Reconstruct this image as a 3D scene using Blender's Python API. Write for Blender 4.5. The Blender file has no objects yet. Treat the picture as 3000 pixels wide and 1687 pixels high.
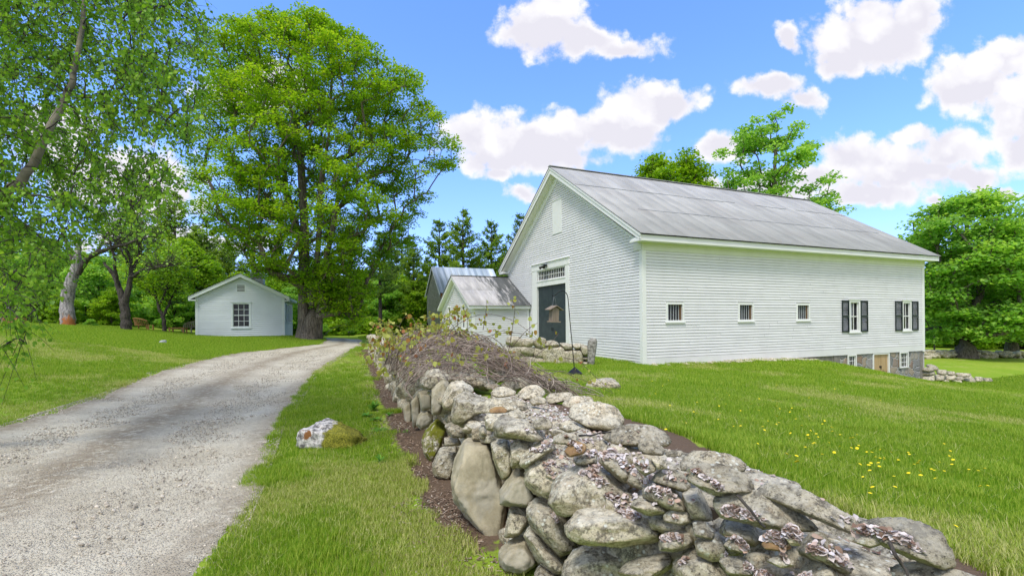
import bpy, bmesh, math, random
import numpy as np
from mathutils import Vector, Matrix
random.seed(7)
SC = bpy.context.scene
COL = SC.collection
R = math.radians
EYE = 1.75                       # camera height above the driveway verge
FPX, HOR, ROLL = 1419.0, 95.1, -0.0085

# ------------------------------------------------------------------ camera
cd = bpy.data.cameras.new('camera'); cam = bpy.data.objects.new('camera', cd); COL.objects.link(cam)
cd.sensor_width = 36; cd.lens = 36 * FPX / 3000; cd.shift_y = HOR / 3000; cd.shift_x = -0.0003
cd.clip_start = .05; cd.clip_end = 4000
cam.location = (0, 0, EYE)
cam.rotation_euler = (Matrix.Rotation(R(90), 3, 'X') @ Matrix.Rotation(ROLL, 3, 'Z')).to_euler()
SC.camera = cam
# ------------------------------------------------------------------ light
SUN_EL, SUN_AZ = R(59), R(204)    # azimuth clockwise from the view axis
sl = bpy.data.lights.new('sun', 'SUN'); so = bpy.data.objects.new('sun', sl); COL.objects.link(so)
sl.energy = 1.5; sl.angle = R(14); sl.color = (1, .94, .84)
sd = Vector((math.sin(SUN_AZ) * math.cos(SUN_EL), math.cos(SUN_AZ) * math.cos(SUN_EL), math.sin(SUN_EL)))
so.rotation_euler = sd.to_track_quat('Z', 'Y').to_euler()
SC.view_settings.view_transform = 'Standard'; SC.view_settings.look = 'None'
SC.view_settings.gamma = 1; SC.view_settings.exposure = 0.98
SC.cycles.max_bounces = 6; SC.cycles.diffuse_bounces = 4; SC.cycles.glossy_bounces = 2
SC.cycles.transmission_bounces = 4; SC.cycles.transparent_max_bounces = 6
SC.cycles.sample_clamp_indirect = 6
SC.cycles.caustics_reflective = False; SC.cycles.caustics_refractive = False

class NT:
    """small helper to write node trees"""
    def __init__(s, tree): s.t = tree; s.n = tree.nodes; s.l = tree.links
    def put(s, sock, v):
        if isinstance(v, bpy.types.NodeSocket): s.l.new(v, sock)
        elif v is not None:
            if hasattr(sock.default_value, '__len__') and not hasattr(v, '__len__'): v = (v,) * len(sock.default_value)
            if hasattr(v, '__len__') and len(v) == 3 and len(sock.default_value) == 4: v = (*v, 1)
            sock.default_value = v
    def node(s, typ, ins=(), out=0, **kw):
        n = s.n.new(typ)
        for k, v in kw.items(): setattr(n, k, v)
        for k, v in (ins.items() if isinstance(ins, dict) else enumerate(ins)): s.put(n.inputs[k], v)
        return n.outputs[out]
    def math(s, op, a, b=None, c=None, clamp=False): return s.node('ShaderNodeMath', (a, b, c) if c is not None else ((a, b) if b is not None else (a,)), operation=op, use_clamp=clamp)
    def vec(s, op, a, b=None, c=None, out=0):
        return s.node('ShaderNodeVectorMath', [x for x in (a, b, c) if x is not None], out=out, operation=op)
    def noise(s, vec, scale, detail=4, rough=.55, dist=0, out=0):
        return s.node('ShaderNodeTexNoise', {'Vector': vec, 'Scale': scale, 'Detail': detail, 'Roughness': rough, 'Distortion': dist}, out=out)
    def voro(s, vec, scale, out=0, **kw): return s.node('ShaderNodeTexVoronoi', {'Vector': vec, 'Scale': scale}, out=out, **kw)
    def mix(s, f, a, b, blend='MIX'):
        n = s.n.new('ShaderNodeMix'); n.data_type = 'RGBA'; n.blend_type = blend
        s.put(n.inputs[0], f); s.put(n.inputs[6], a); s.put(n.inputs[7], b); return n.outputs[2]
    def ramp(s, f, stops, interp='LINEAR'):
        n = s.n.new('ShaderNodeValToRGB'); s.put(n.inputs[0], f); e = n.color_ramp.elements; n.color_ramp.interpolation = interp
        while len(e) < len(stops): e.new(.5)
        for i, (p, c) in enumerate(stops): e[i].position = p; e[i].color = (*c, 1) if hasattr(c, '__len__') else (c, c, c, 1)
        return n.outputs[0]
    def rng(s, v, a, b, c=0, d=1): return s.node('ShaderNodeMapRange', (v, a, b, c, d), interpolation_type='SMOOTHSTEP')

# ------------------------------------------------------------------ world: sky + cumulus
W = bpy.data.worlds.new('World'); SC.world = W; W.use_nodes = True
w = NT(W.node_tree); w.n.clear()
sky = w.node('ShaderNodeTexSky', sky_type='NISHITA', sun_disc=False, sun_elevation=SUN_EL, sun_rotation=SUN_AZ, air_density=1.0, dust_density=.6, ozone_density=1.6)
dirv = w.node('ShaderNodeTexCoord')
sep = w.n.new('ShaderNodeSeparateXYZ'); w.l.new(dirv, sep.inputs[0])
yy = w.math('MAXIMUM', sep.outputs[1], .12)
pu = w.math('DIVIDE', sep.outputs[0], yy); pv = w.math('DIVIDE', sep.outputs[2], yy)
pl = w.node('ShaderNodeCombineXYZ', (pu, pv, 0))
nz = w.noise(pl, 9, 7, .62, out=1)
nz2 = w.noise(pl, 2.6, 3, .5, out=1)
warp = w.vec('SCALE', w.vec('SUBTRACT', nz, (.5, .5, .5))); warp.node.inputs['Scale'].default_value = .085
warp2 = w.vec('SCALE', w.vec('SUBTRACT', nz2, (.5, .5, .5))); warp2.node.inputs['Scale'].default_value = .10
plw = w.vec('ADD', pl, w.vec('ADD', warp, warp2))
CL = [(1375,70,125,68),(1455,95,110,46),(1565,118,90,32),(1400,25,75,40),
 (2210,95,175,88),(2130,150,80,52),(2310,60,95,60),(2190,30,90,45),(1990,105,36,44),
 (1925,232,95,38),(2020,262,62,28),
 (2450,235,115,88),(2535,170,85,70),(2590,290,110,110),(2570,380,60,50),
 (1290,375,170,66),(1190,340,80,46),(1450,335,90,58),(1570,335,120,68),(1650,270,125,55),(1640,225,65,36),(1400,385,150,50),(1250,425,60,28),
 (1320,485,46,20),
 (2250,425,190,70),(2140,400,95,58),(2385,385,125,48),(2190,490,150,42),(2430,440,125,32),(2050,455,90,38),(2300,350,80,28),
 (1835,385,80,36),(1880,495,200,50),(2340,512,30,20),(2530,488,50,18),
 (300,430,210,70),(640,225,130,60),(380,500,150,60),(120,330,130,60),(450,600,260,40)]
def field(p):
    acc = None
    for cx, cy, rx, ry in CL:
        u, v = (cx - 1288) / 1218, (806 - cy) / 1218; a, b = rx / 1218, ry / 1218
        m = w.vec('MULTIPLY_ADD', p, (1 / a, 1 / b, 0), (-u / a, -v / b, 0))
        l = w.vec('LENGTH', m, out=1)
        l = w.math('ADD', w.math('MULTIPLY', l, math.sqrt(b) * 3), 1 - math.sqrt(b) * 3)
        acc = l if acc is None else w.math('MINIMUM', acc, l)
    return acc
bil = w.node('ShaderNodeTexVoronoi', {'Vector': w.vec('ADD', pl, warp2), 'Scale': 21, 'Smoothness': .5, 'Detail': 1.5}, feature='SMOOTH_F1')
f1 = w.math('ADD', field(plw), w.math('MULTIPLY', w.math('SUBTRACT', bil, .55), .42))
f2 = field(w.vec('ADD', plw, (.01, -.052, 0)))
wisp = w.math('MULTIPLY', w.math('SUBTRACT', w.noise(pl, 20, 6, .7), .5), .75)
cover = w.rng(w.math('ADD', f1, wisp), 1.24, .90)
front = w.rng(sep.outputs[1], .1, .3)
gen = w.rng(w.noise(dirv, 3.2, 4, .6), .36, .50)  # unseen cloud cover behind the camera, thickened to brighten and neutralise the fill
cover = w.math('ADD', w.math('MULTIPLY', cover, front), w.math('MULTIPLY', gen, w.math('SUBTRACT', 1, front)))
shade = w.math('MULTIPLY', w.rng(f2, .55, 1.05), w.rng(f1, 1.1, .6))
puff = w.noise(plw, 16, 4, .6)
shade = w.math('ADD', shade, w.math('ADD', w.math('MULTIPLY', w.math('SUBTRACT', puff, .5), .8), w.math('MULTIPLY', w.math('SUBTRACT', bil, .40), .9)), clamp=True)
ccol = w.mix(shade, (3.75, 3.72, 3.78), (2.85, 2.8, 3.1))
skyt = w.mix(1.0, sky, (.68, .90, 1.22), 'MULTIPLY')
grad = w.ramp(pv, [(0, (.86, .70, .98)), (.35, (.92, .90, 1.0)), (.8, (.98, 1.0, 1))])
skyt = w.mix(1.0, skyt, grad, 'MULTIPLY')
out = w.mix(cover, skyt, ccol)
bg = w.node('ShaderNodeBackground', (out, .15))
w.l.new(bg, w.n.new('ShaderNodeOutputWorld').inputs[0])
W.cycles.sampling_method = 'MANUAL'; W.cycles.sample_map_resolution = 512

# ------------------------------------------------------------------ scene bookkeeping
def link(o, parent=None):
    COL.objects.link(o)
    if parent is not None: o.parent = parent
    return o
def empty(name, loc=(0, 0, 0), rz=0):
    o = bpy.data.objects.new(name, None); o.location = loc; o.rotation_euler = (0, 0, rz); o.empty_display_size = .2
    return link(o)
def tag(o, label=None, cat=None, group=None, kind=None):
    for k, v in (('label', label), ('category', cat), ('group', group), ('kind', kind)):
        if v: o[k] = v
    return o
def children(o): return [c for c in o.children]
def copy_tree(o, loc, rz=0, s=1, label=None):
    c = o.copy(); COL.objects.link(c); c.location = loc; c.rotation_euler = (0, 0, rz); c.scale = (s, s, s) if not hasattr(s, '__len__') else s
    if label: c['label'] = label
    for ch in o.children:
        d = ch.copy(); COL.objects.link(d); d.parent = c
        for g in ch.children:
            e = g.copy(); COL.objects.link(e); e.parent = d
    return c

def mesh_np(name, V, F, mat, parent=None, smooth=False, attr=None):
    """V (n,3), F (m,k) constant size faces, or list of such arrays"""
    V = np.asarray(V, np.float32)
    if isinstance(F, list) and not isinstance(F[0], np.ndarray): F = [np.array([f for f in F if len(f) == k]) for k in sorted({len(f) for f in F})]
    Fs = F if isinstance(F, list) else [F]
    Fs = [np.asarray(f, np.int32) for f in Fs if len(f)]
    me = bpy.data.meshes.new(name)
    me.vertices.add(len(V)); me.vertices.foreach_set('co', V.ravel())
    idx = np.concatenate([f.ravel() for f in Fs]); tot = np.concatenate([np.full(len(f), f.shape[1], np.int32) for f in Fs])
    st = np.concatenate([[0], np.cumsum(tot)[:-1]]).astype(np.int32)
    me.loops.add(len(idx)); me.loops.foreach_set('vertex_index', idx)
    me.polygons.add(len(tot)); me.polygons.foreach_set('loop_start', st); me.polygons.foreach_set('loop_total', tot)
    if smooth: me.polygons.foreach_set('use_smooth', np.ones(len(tot), bool))
    me.update(calc_edges=True)
    for k, a in (attr or {}).items():
        at = me.attributes.new(k, 'FLOAT', 'POINT'); at.data.foreach_set('value', np.asarray(a, np.float32))
    me.materials.append(mat)
    return link(bpy.data.objects.new(name, me), parent)

class MB:
    """collects polygons, boxes, bars and tubes, built as one mesh object"""
    def __init__(s): s.v = []; s.f = []; s.n = 0
    def add(s, V, F):
        V = np.asarray(V, float); s.v.append(V)
        for f in F: s.f.append([i + s.n for i in f])
        s.n += len(V)
    def poly(s, *P): s.add(P, [list(range(len(P)))])
    def box(s, a, b, taper=None):
        (x0, y0, z0), (x1, y1, z1) = a, b
        if x0 > x1: x0, x1 = x1, x0
        if y0 > y1: y0, y1 = y1, y0
        if z0 > z1: z0, z1 = z1, z0
        s.add([(x0,y0,z0),(x1,y0,z0),(x1,y1,z0),(x0,y1,z0),(x0,y0,z1),(x1,y0,z1),(x1,y1,z1),(x0,y1,z1)],
              [(0,3,2,1),(4,5,6,7),(0,1,5,4),(1,2,6,5),(2,3,7,6),(3,0,4,7)])
    def prism(s, prof, fn, t0, t1):
        """profile (a,b) list extruded from t0 to t1; fn(a,b,t)->xyz"""
        n = len(prof); V = [fn(a, b, t0) for a, b in prof] + [fn(a, b, t1) for a, b in prof]
        F = [[i, (i + 1) % n, n + (i + 1) % n, n + i] for i in range(n)] + [list(range(n))[::-1], list(range(n, 2 * n))]
        s.add(V, F)
    def bar(s, a, b, w, h, up=(0, 0, 1)):
        a, b = Vector(a), Vector(b); d = (b - a).normalized(); sdir = d.cross(Vector(up)).normalized(); u = sdir.cross(d)
        V = [p + sdir * (w / 2 * i) + u * (h / 2 * j) for p in (a, b) for i, j in ((-1,-1),(1,-1),(1,1),(-1,1))]
        s.add([tuple(v) for v in V], [(0,1,5,4),(1,2,6,5),(2,3,7,6),(3,0,4,7),(3,2,1,0),(4,5,6,7)])
    def tube(s, P, r, n=8, caps=True):
        V, F = tube_np(np.array(P, float), np.array(r if hasattr(r, '__len__') else [r] * len(P), float), n)
        s.add(V, F.tolist() + ([list(range(n))[::-1], list(range(len(V) - n, len(V)))] if caps else []))
    def build(s, name, mat, parent=None, bevel=0, smooth=False):
        me = bpy.data.meshes.new(name); me.from_pydata(np.concatenate(s.v).tolist(), [], s.f)
        bm = bmesh.new(); bm.from_mesh(me); bmesh.ops.recalc_face_normals(bm, faces=bm.faces); bm.to_mesh(me); bm.free()
        me.materials.append(mat)
        o = link(bpy.data.objects.new(name, me), parent)
        if smooth:
            me.polygons.foreach_set('use_smooth', np.ones(len(me.polygons), bool))
        if bevel:
            m = o.modifiers.new('bevel', 'BEVEL'); m.width = bevel; m.segments = 2; m.limit_method = 'ANGLE'
        return o

def tube_np(P, r, n=6):
    T = np.gradient(P, axis=0); T /= np.linalg.norm(T, axis=1)[:, None] + 1e-9
    ref = np.array([0, 0, 1.]) if abs(T[:, 2]).mean() < .8 else np.array([1., 0, 0])
    S = np.cross(T, ref); S /= np.linalg.norm(S, axis=1)[:, None] + 1e-9
    U = np.cross(S, T); a = np.arange(n) * 2 * np.pi / n
    V = P[:, None] + r[:, None, None] * (np.cos(a)[None, :, None] * S[:, None] + np.sin(a)[None, :, None] * U[:, None])
    i = np.arange(len(P) - 1)[:, None] * n; j = np.arange(n)[None]; k = (j + 1) % n
    F = np.stack([i + j, i + k, i + n + k, i + n + j], -1).reshape(-1, 4)
    return V.reshape(-1, 3), F
class Tubes:
    def __init__(s): s.V = []; s.F = []; s.n = 0
    def add(s, P, r, n=6):
        V, F = tube_np(np.asarray(P, float), np.asarray(r, float), n); s.V.append(V); s.F.append(F + s.n); s.n += len(V)
    def build(s, name, mat, parent=None): return mesh_np(name, np.concatenate(s.V), np.concatenate(s.F), mat, parent, smooth=True)

# ------------------------------------------------------------------ numpy noise
def _h(ix, iy, iz, seed):
    n = (ix * 374761393 + iy * 668265263 + iz * 2147483647 + seed * 1274126177) & 0xffffffff
    n = ((n ^ (n >> 13)) * 1274126177) & 0xffffffff
    return ((n ^ (n >> 16)) & 0xffff) / 32767.5 - 1
def vnoise(P, seed=0):
    P = np.asarray(P, float); I = np.floor(P).astype(np.int64); f = P - I; f = f * f * (3 - 2 * f); o = 0
    for dx in (0, 1):
        for dy in (0, 1):
            for dz in (0, 1):
                wg = (f[..., 0] if dx else 1 - f[..., 0]) * (f[..., 1] if dy else 1 - f[..., 1]) * (f[..., 2] if dz else 1 - f[..., 2])
                o = o + wg * _h(I[..., 0] + dx, I[..., 1] + dy, I[..., 2] + dz, seed)
    return o
def fbm(P, seed=0, oct=4, gain=.5):
    o, a = 0, 1.
    for k in range(oct): o = o + a * vnoise(P * 2 ** k, seed + k * 17); a *= gain
    return o

# ------------------------------------------------------------------ picture -> world helpers (2576-wide sketch of the photo)
def ray(px, py):
    """direction (x/y, z/y) of a point measured on the 2576 px wide photo"""
    u, v = px * 1.16460 - 1500, py * 1.16460 - 843.5
    c, s = math.cos(ROLL), math.sin(ROLL)
    return (u * c + v * s) / FPX, -((-u * s + v * c) - HOR) / FPX
def at(px, py, y):
    a, b = ray(px, py); return Vector((a * y, y, EYE + b * y))
def on_z(px, py, zrel):
    a, b = ray(px, py); return at(px, py, zrel / b)
# ------------------------------------------------------------------ materials
def mat(name, fn):
    m = bpy.data.materials.new(name); m.use_nodes = True; t = NT(m.node_tree); t.n.clear()
    b = t.n.new('ShaderNodeBsdfPrincipled'); o = t.n.new('ShaderNodeOutputMaterial'); t.l.new(b.outputs[0], o.inputs[0])
    t.b = b; t.o = o
    def setp(**k):
        for kk, v in k.items(): t.put(b.inputs[kk.replace('_', ' ')], v)
    t.set = setp
    def bump(h, strength=.3, dist=.01):
        t.put(b.inputs['Normal'], t.node('ShaderNodeBump', {'Strength': strength, 'Distance': dist, 'Height': h}))
    t.bump = bump
    t.obj = t.node('ShaderNodeTexCoord', out=3)
    t.pos = t.node('ShaderNodeNewGeometry')
    b.inputs['Roughness'].default_value = .7; b.inputs['Specular IOR Level'].default_value = .3
    fn(t); return m
def scalev(t, v, s): return t.vec('MULTIPLY', v, s)
def objrand(t): return t.node('ShaderNodeObjectInfo', out=5)
def attr(t, name): return t.node('ShaderNodeAttribute', out=2, attribute_name=name)

def m_paint(c, dirt=.35, seed=0, streak=True, rough=.5):
    def fn(t):
        a = t.noise(t.obj, 1.3, 5, .6); b = t.noise(scalev(t, t.obj, (1.2, 1.2, 22)), 1, 4, .6); g = t.noise(t.obj, 35, 3)
        col = t.mix(t.rng(a, .35, .75), c, tuple(x * (1 - .16 * dirt) for x in c))
        col = t.mix(t.math('MULTIPLY', t.rng(b, .5, .8), .5 * dirt if streak else .1), col, tuple(x * y for x, y in zip(c, (.72, .74, .7))))
        t.set(Base_Color=col, Roughness=rough); t.bump(g, .12, .004)
    return fn
M = {}
M['siding'] = mat('white_clapboard_paint', m_paint((.75, .75, .775), .5))
M['sidingc'] = mat('cottage_clapboard_paint', m_paint((.60, .66, .71), .4))
M['trim'] = mat('white_trim_paint', m_paint((.80, .81, .81), .3))
M['trimc'] = mat('cottage_trim_paint', m_paint((.62, .68, .71), .6))
M['soffit'] = mat('cream_soffit_paint', m_paint((.74, .75, .68), .5))
M['doorgreen'] = mat('dark_green_door_paint', lambda t: (t.set(Base_Color=t.mix(t.rng(t.noise(t.obj, 3, 4), .4, .7), (.028, .045, .052), (.042, .062, .068)), Roughness=.45),))
M['shutter'] = mat('shutter_dark_paint', lambda t: t.set(Base_Color=(.010, .022, .024), Roughness=.35))
M['black'] = mat('black_metal', lambda t: t.set(Base_Color=(.012, .012, .014), Roughness=.4))
M['lampsteel'] = mat('lamp_grey_metal', lambda t: t.set(Base_Color=(.25, .26, .28), Roughness=.35, Metallic=.6))
def f_glass(t):
    n = t.noise(t.obj, 2.2, 3)
    t.set(Base_Color=t.mix(t.rng(n, .4, .65), (.012, .014, .018), (.035, .04, .05)), Roughness=.06); t.set(**{'Specular_IOR_Level': .3}); t.bump(t.noise(t.obj, 3, 2), .06, .01)
M['glass'] = mat('dark_window_glass', f_glass)
M['curtain'] = mat('pale_curtain', lambda t: t.set(Base_Color=(.45, .48, .52), Roughness=.8))
M['woodpeel'] = None
def f_woodold(c1, c2, sc=(30, 30, 2.2)):
    def fn(t):
        g = t.noise(scalev(t, t.obj, sc), 1, 5, .65); k = t.noise(t.obj, 5, 3)
        t.set(Base_Color=t.mix(g, c1, c2), Roughness=.8); t.bump(g, .3, .005)
    return fn
M['oldwood'] = mat('weathered_grey_wood', f_woodold((.13, .095, .065), (.36, .30, .24)))
M['warmwood'] = mat('oiled_teak_wood', f_woodold((.24, .12, .045), (.42, .24, .10), (3, 30, 30)))
M['greywood'] = mat('silvered_teak_wood', f_woodold((.20, .16, .11), (.40, .35, .27)))
def f_bdoor(t):
    g = t.noise(scalev(t, t.obj, (14, 14, 1.2)), 1, 5, .65)
    s = t.n.new('ShaderNodeSeparateXYZ'); t.l.new(t.obj, s.inputs[0])
    low = t.math('ADD', t.rng(s.outputs[2], -.55, -1.35), t.math('MULTIPLY', t.math('SUBTRACT', g, .5), 2.2))
    c = t.mix(g, (.30, .19, .08), (.62, .46, .27)); c = t.mix(t.rng(low, .45, .8), c, (.09, .045, .02))
    t.set(Base_Color=c, Roughness=.7)
M['cellardoor'] = mat('stained_cellar_door_wood', f_bdoor)

def f_roof(c1, c2, c3, sc, streakdir=1, rough=.45, metal=.25, dirt=None, panel=None):
    def fn(t):
        v = t.vec('MULTIPLY', t.obj, sc)
        a = t.noise(v, 1, 6, .65); b = t.noise(t.obj, .5, 4, .6); r = attr(t, 'rnd')
        c = t.mix(t.rng(a, .36, .66), c1, c2)
        c = t.mix(t.math('MULTIPLY', t.rng(b, .5, .75), .55), c, c3)
        k = t.node('ShaderNodeCombineColor', (t.math('ADD', .93, t.math('MULTIPLY', r, .12)),) * 3)
        c = t.mix(1.0, c, k, 'MULTIPLY')
        if dirt: c = dirt(t, c)
        t.set(Base_Color=c, Roughness=rough, Metallic=metal); t.bump(a, .12, .01)
    return fn
M['barnroof'] = mat('galvanised_barn_roof', f_roof((.33, .335, .345), (.415, .42, .43), (.34, .325, .33), (1.0, .55, .55), rough=.62, metal=.1))
def shed_dirt(t, c):
    s = t.n.new('ShaderNodeSeparateXYZ'); t.l.new(t.obj, s.inputs[0])
    n = t.noise(t.vec('MULTIPLY', t.obj, (4.5, .8, .8)), 1, 6, .7); n2 = t.noise(t.obj, 1.3, 3)
    m = t.math('ADD', t.rng(s.outputs[0], .2, 2.6), t.math('MULTIPLY', t.math('SUBTRACT', n, .5), 2.6))
    m = t.math('MULTIPLY', t.rng(m, .55, 1.0), .85)
    return t.mix(m, c, (.035, .045, .048))
M['shedroof'] = mat('stained_grey_shed_roof', f_roof((.38, .37, .38), (.50, .49, .50), (.32, .31, .31), (5, 1, 1), rough=.6, metal=.1, dirt=shed_dirt))
M['blueroof'] = mat('blue_grey_metal_roof', f_roof((.28, .36, .46), (.52, .60, .72), (.38, .46, .56), (1.6, .1, .1), rough=.5, metal=.2))
M['rustroof'] = mat('pale_cottage_roof', f_roof((.20, .20, .20), (.30, .30, .29), (.24, .24, .24), (2, 2, 2)))
def f_shingle(c1, c2, c3):
    def fn(t):
        r = attr(t, 'rnd'); n = t.noise(scalev(t, t.obj, (25, 25, 3)), 1, 4)
        c = t.mix(r, c1, c2); c = t.mix(t.rng(n, .4, .75), c, c3); t.set(Base_Color=c, Roughness=.85)
    return fn
M['shingle'] = mat('grey_wall_shingles', f_shingle((.50, .46, .45), (.70, .65, .63), (.38, .35, .34)))
M['redshingle'] = mat('red_brown_wall_shingles', f_shingle((.25, .09, .045), (.34, .14, .08), (.16, .06, .04)))

def f_rock(tan=.5, scale=1.0, moss=0.0, mason=False):
    def fn(t):
        off = t.vec('ADD', t.obj, t.node('ShaderNodeCombineXYZ', (t.math('MULTIPLY', objrand(t), 37), t.math('MULTIPLY', objrand(t), 91), 0)))
        p = t.vec('MULTIPLY', off, (scale,) * 3)
        r = objrand(t)
        a = t.noise(p, 4, 6, .62, .4); b = t.noise(p, 22, 7, .74); fine = t.noise(p, 90, 5, .75)
        lay = t.noise(t.vec('MULTIPLY', p, (4, 4, 28)), 1, 5, .65, .6)
        warm = t.mix(r, (.52, .44, .33), (.46, .42, .355))
        cool = t.mix(r, (.38, .36, .325), (.50, .45, .36))
        mid_ = t.noise(p, 9, 5, .7); c = t.mix(t.rng(a, .36, .64), warm, cool); c = t.mix(t.math('MULTIPLY', t.rng(mid_, .50, .60), .45), c, (.17, .15, .12)); c = t.mix(t.math('MULTIPLY', t.rng(mid_, .46, .36), .5), c, (.60, .56, .49))
        c = t.mix(t.math('MULTIPLY', t.rng(lay, .46, .66), .4), c, (.17, .15, .12))
        c = t.mix(t.math('MULTIPLY', t.rng(b, .49, .58), .8), c, (.10, .09, .08))
        c = t.mix(t.math('MULTIPLY', t.rng(b, .47, .38), .55), c, (.56, .53, .48))
        sp = t.math('MULTIPLY', t.rng(fine, .55, .64), .9)
        c = t.mix(sp, c, (.05, .045, .045))
        c = t.mix(t.math('MULTIPLY', t.rng(fine, .43, .34), .6), c, (.72, .69, .65))
        rust = t.math('MULTIPLY', t.rng(t.noise(p, 3, 4, .6), .6, .72), t.math('MULTIPLY', r, .5))
        c = t.mix(rust, c, (.32, .17, .07))
        # lichen spots; top light painted as a pale wash, side shade as olive
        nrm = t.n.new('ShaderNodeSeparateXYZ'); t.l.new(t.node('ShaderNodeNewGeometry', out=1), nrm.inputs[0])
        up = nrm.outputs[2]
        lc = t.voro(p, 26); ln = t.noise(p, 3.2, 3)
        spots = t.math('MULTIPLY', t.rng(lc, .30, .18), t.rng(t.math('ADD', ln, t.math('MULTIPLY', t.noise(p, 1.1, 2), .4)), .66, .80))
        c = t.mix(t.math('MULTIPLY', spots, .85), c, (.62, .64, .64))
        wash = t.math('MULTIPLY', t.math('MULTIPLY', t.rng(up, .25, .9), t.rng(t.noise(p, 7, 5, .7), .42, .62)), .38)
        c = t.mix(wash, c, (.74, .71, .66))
        olive = t.math('MULTIPLY', t.math('MULTIPLY', t.rng(up, .35, -.1), t.rng(t.noise(p, 2, 4), .38, .6)), .42)
        c = t.mix(olive, c, (.36, .31, .16))
        br = t.math('ADD', .84, t.math('MULTIPLY', t.math('FRACT', t.math('MULTIPLY', r, 13.7)), .52)); c = t.mix(1.0, c, t.node('ShaderNodeCombineColor', (br, br, t.math('MULTIPLY', br, .90))), 'MULTIPLY')
        if moss:
            mm = t.math('ADD', t.noise(p, 5, 5, .7), t.math('MULTIPLY', up, .12))
            c = t.mix(t.rng(mm, .60 - moss * .1, .70 - moss * .1), c, (.16, .17, .02))
        t.set(Base_Color=c, Roughness=.9); t.set(**{'Specular_IOR_Level': .15})
        h = t.math('ADD', t.math('MULTIPLY', b, .6), t.math('ADD', t.math('MULTIPLY', fine, .22), t.math('MULTIPLY', lay, .35)))
        t.bump(h, 1.0, .035)
    return fn
M['rock'] = mat('granite_fieldstone', f_rock())
M['rockmoss'] = mat('mossy_fieldstone', f_rock(moss=1.2))
def f_slabrock(t):
    p = t.obj; g = t.noise(t.vec('MULTIPLY', p, (6, 6, 6)), 1, 6, .7); fine = t.noise(p, 80, 4, .7); s = t.noise(t.vec('MULTIPLY', p, (9, 9, 1.5)), 1, 5, .6)
    c = t.mix(t.rng(g, .35, .65), (.30, .265, .18), (.46, .41, .29)); c = t.mix(t.math('MULTIPLY', t.rng(s, .5, .7), .6), c, (.15, .14, .08)); c = t.mix(t.math('MULTIPLY', t.rng(t.noise(p, 2.5, 4), .5, .62), .45), c, (.34, .33, .29))
    c = t.mix(t.math('MULTIPLY', t.rng(fine, .6, .7), .7), c, (.42, .41, .34)); t.set(Base_Color=c, Roughness=.9); t.bump(t.math('ADD', g, t.math('MULTIPLY', fine, .3)), .5, .02)
M['slabrock'] = mat('olive_stained_slab', f_slabrock)
def f_brownrock(t):
    p = t.obj; g = t.noise(p, 7, 6, .7); fine = t.noise(p, 60, 5, .7)
    c = t.mix(t.rng(g, .35, .65), (.34, .22, .10), (.20, .12, .06)); c = t.mix(t.rng(fine, .56, .7), c, (.45, .36, .24)); t.set(Base_Color=c, Roughness=.9); t.bump(fine, .5, .01)
M['brownrock'] = mat('rust_brown_fieldstone', f_brownrock)
def f_whiterock(t):
    p = t.obj; g = t.noise(p, 9, 6, .75); m = t.noise(p, 2.8, 4, .6); fine = t.noise(p, 50, 4, .7)
    s = t.n.new('ShaderNodeSeparateXYZ'); t.l.new(p, s.inputs[0])
    c = t.mix(t.rng(g, .42, .60), (.62, .60, .58), (.12, .115, .11)); c = t.mix(t.rng(t.noise(p, 6, 3), .6, .68), c, (.20, .09, .03))
    mm = t.math('ADD', t.math('MULTIPLY', m, 1.1), t.math('MULTIPLY', s.outputs[0], 1.25))
    c = t.mix(t.rng(mm, .50, .62), c, t.mix(t.rng(fine, .4, .6), (.10, .11, .012), (.26, .25, .03))); t.set(Base_Color=c, Roughness=.95); t.bump(t.math('ADD', g, fine), .6, .02)
M['whiterock'] = mat('white_and_mossy_boulder', f_whiterock)
def f_fieldstonewall(t):
    p = t.vec('ADD', t.obj, t.vec('SCALE', t.noise(t.obj, 3, 2, out=1))); 
    p = t.vec('ADD', t.obj, t.vec('MULTIPLY', t.noise(t.obj, 2.5, 3, out=1), (.35, .35, .35)))
    d = t.voro(p, 2.6, feature='DISTANCE_TO_EDGE'); cid = t.voro(p, 2.6, out=1)
    s = t.n.new('ShaderNodeSeparateColor'); t.l.new(cid, s.inputs[0])
    g = t.noise(t.obj, 14, 5, .7)
    c = t.ramp(s.outputs[0], [(0, (.20, .20, .21)), (.3, (.30, .30, .31)), (.5, (.36, .30, .24)), (.7, (.22, .13, .09)), (.85, (.40, .39, .37)), (1, (.17, .17, .19))])
    c = t.mix(t.math('MULTIPLY', t.rng(g, .5, .7), .5), c, (.12, .115, .11))
    c = t.mix(t.rng(d, .055, .03), c, (.36, .37, .38))
    t.set(Base_Color=c, Roughness=.9); t.bump(t.math('ADD', t.rng(d, 0, .12), t.math('MULTIPLY', g, .4)), .9, .05)
M['foundation'] = mat('mortared_fieldstone', f_fieldstonewall)
M['concrete'] = mat('old_concrete', lambda t: (t.set(Base_Color=t.mix(t.rng(t.noise(t.obj, 4, 6, .7), .35, .7), (.27, .25, .22), (.15, .14, .13)), Roughness=.95), t.bump(t.noise(t.obj, 20, 4), .4, .01)))
M['granite'] = mat('split_granite_post', lambda t: (t.set(Base_Color=t.mix(t.rng(t.noise(t.obj, 9, 6, .75), .4, .62), (.34, .33, .30), (.12, .115, .10)), Roughness=.95), t.bump(t.noise(t.obj, 14, 6, .7), .6, .02)))

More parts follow.
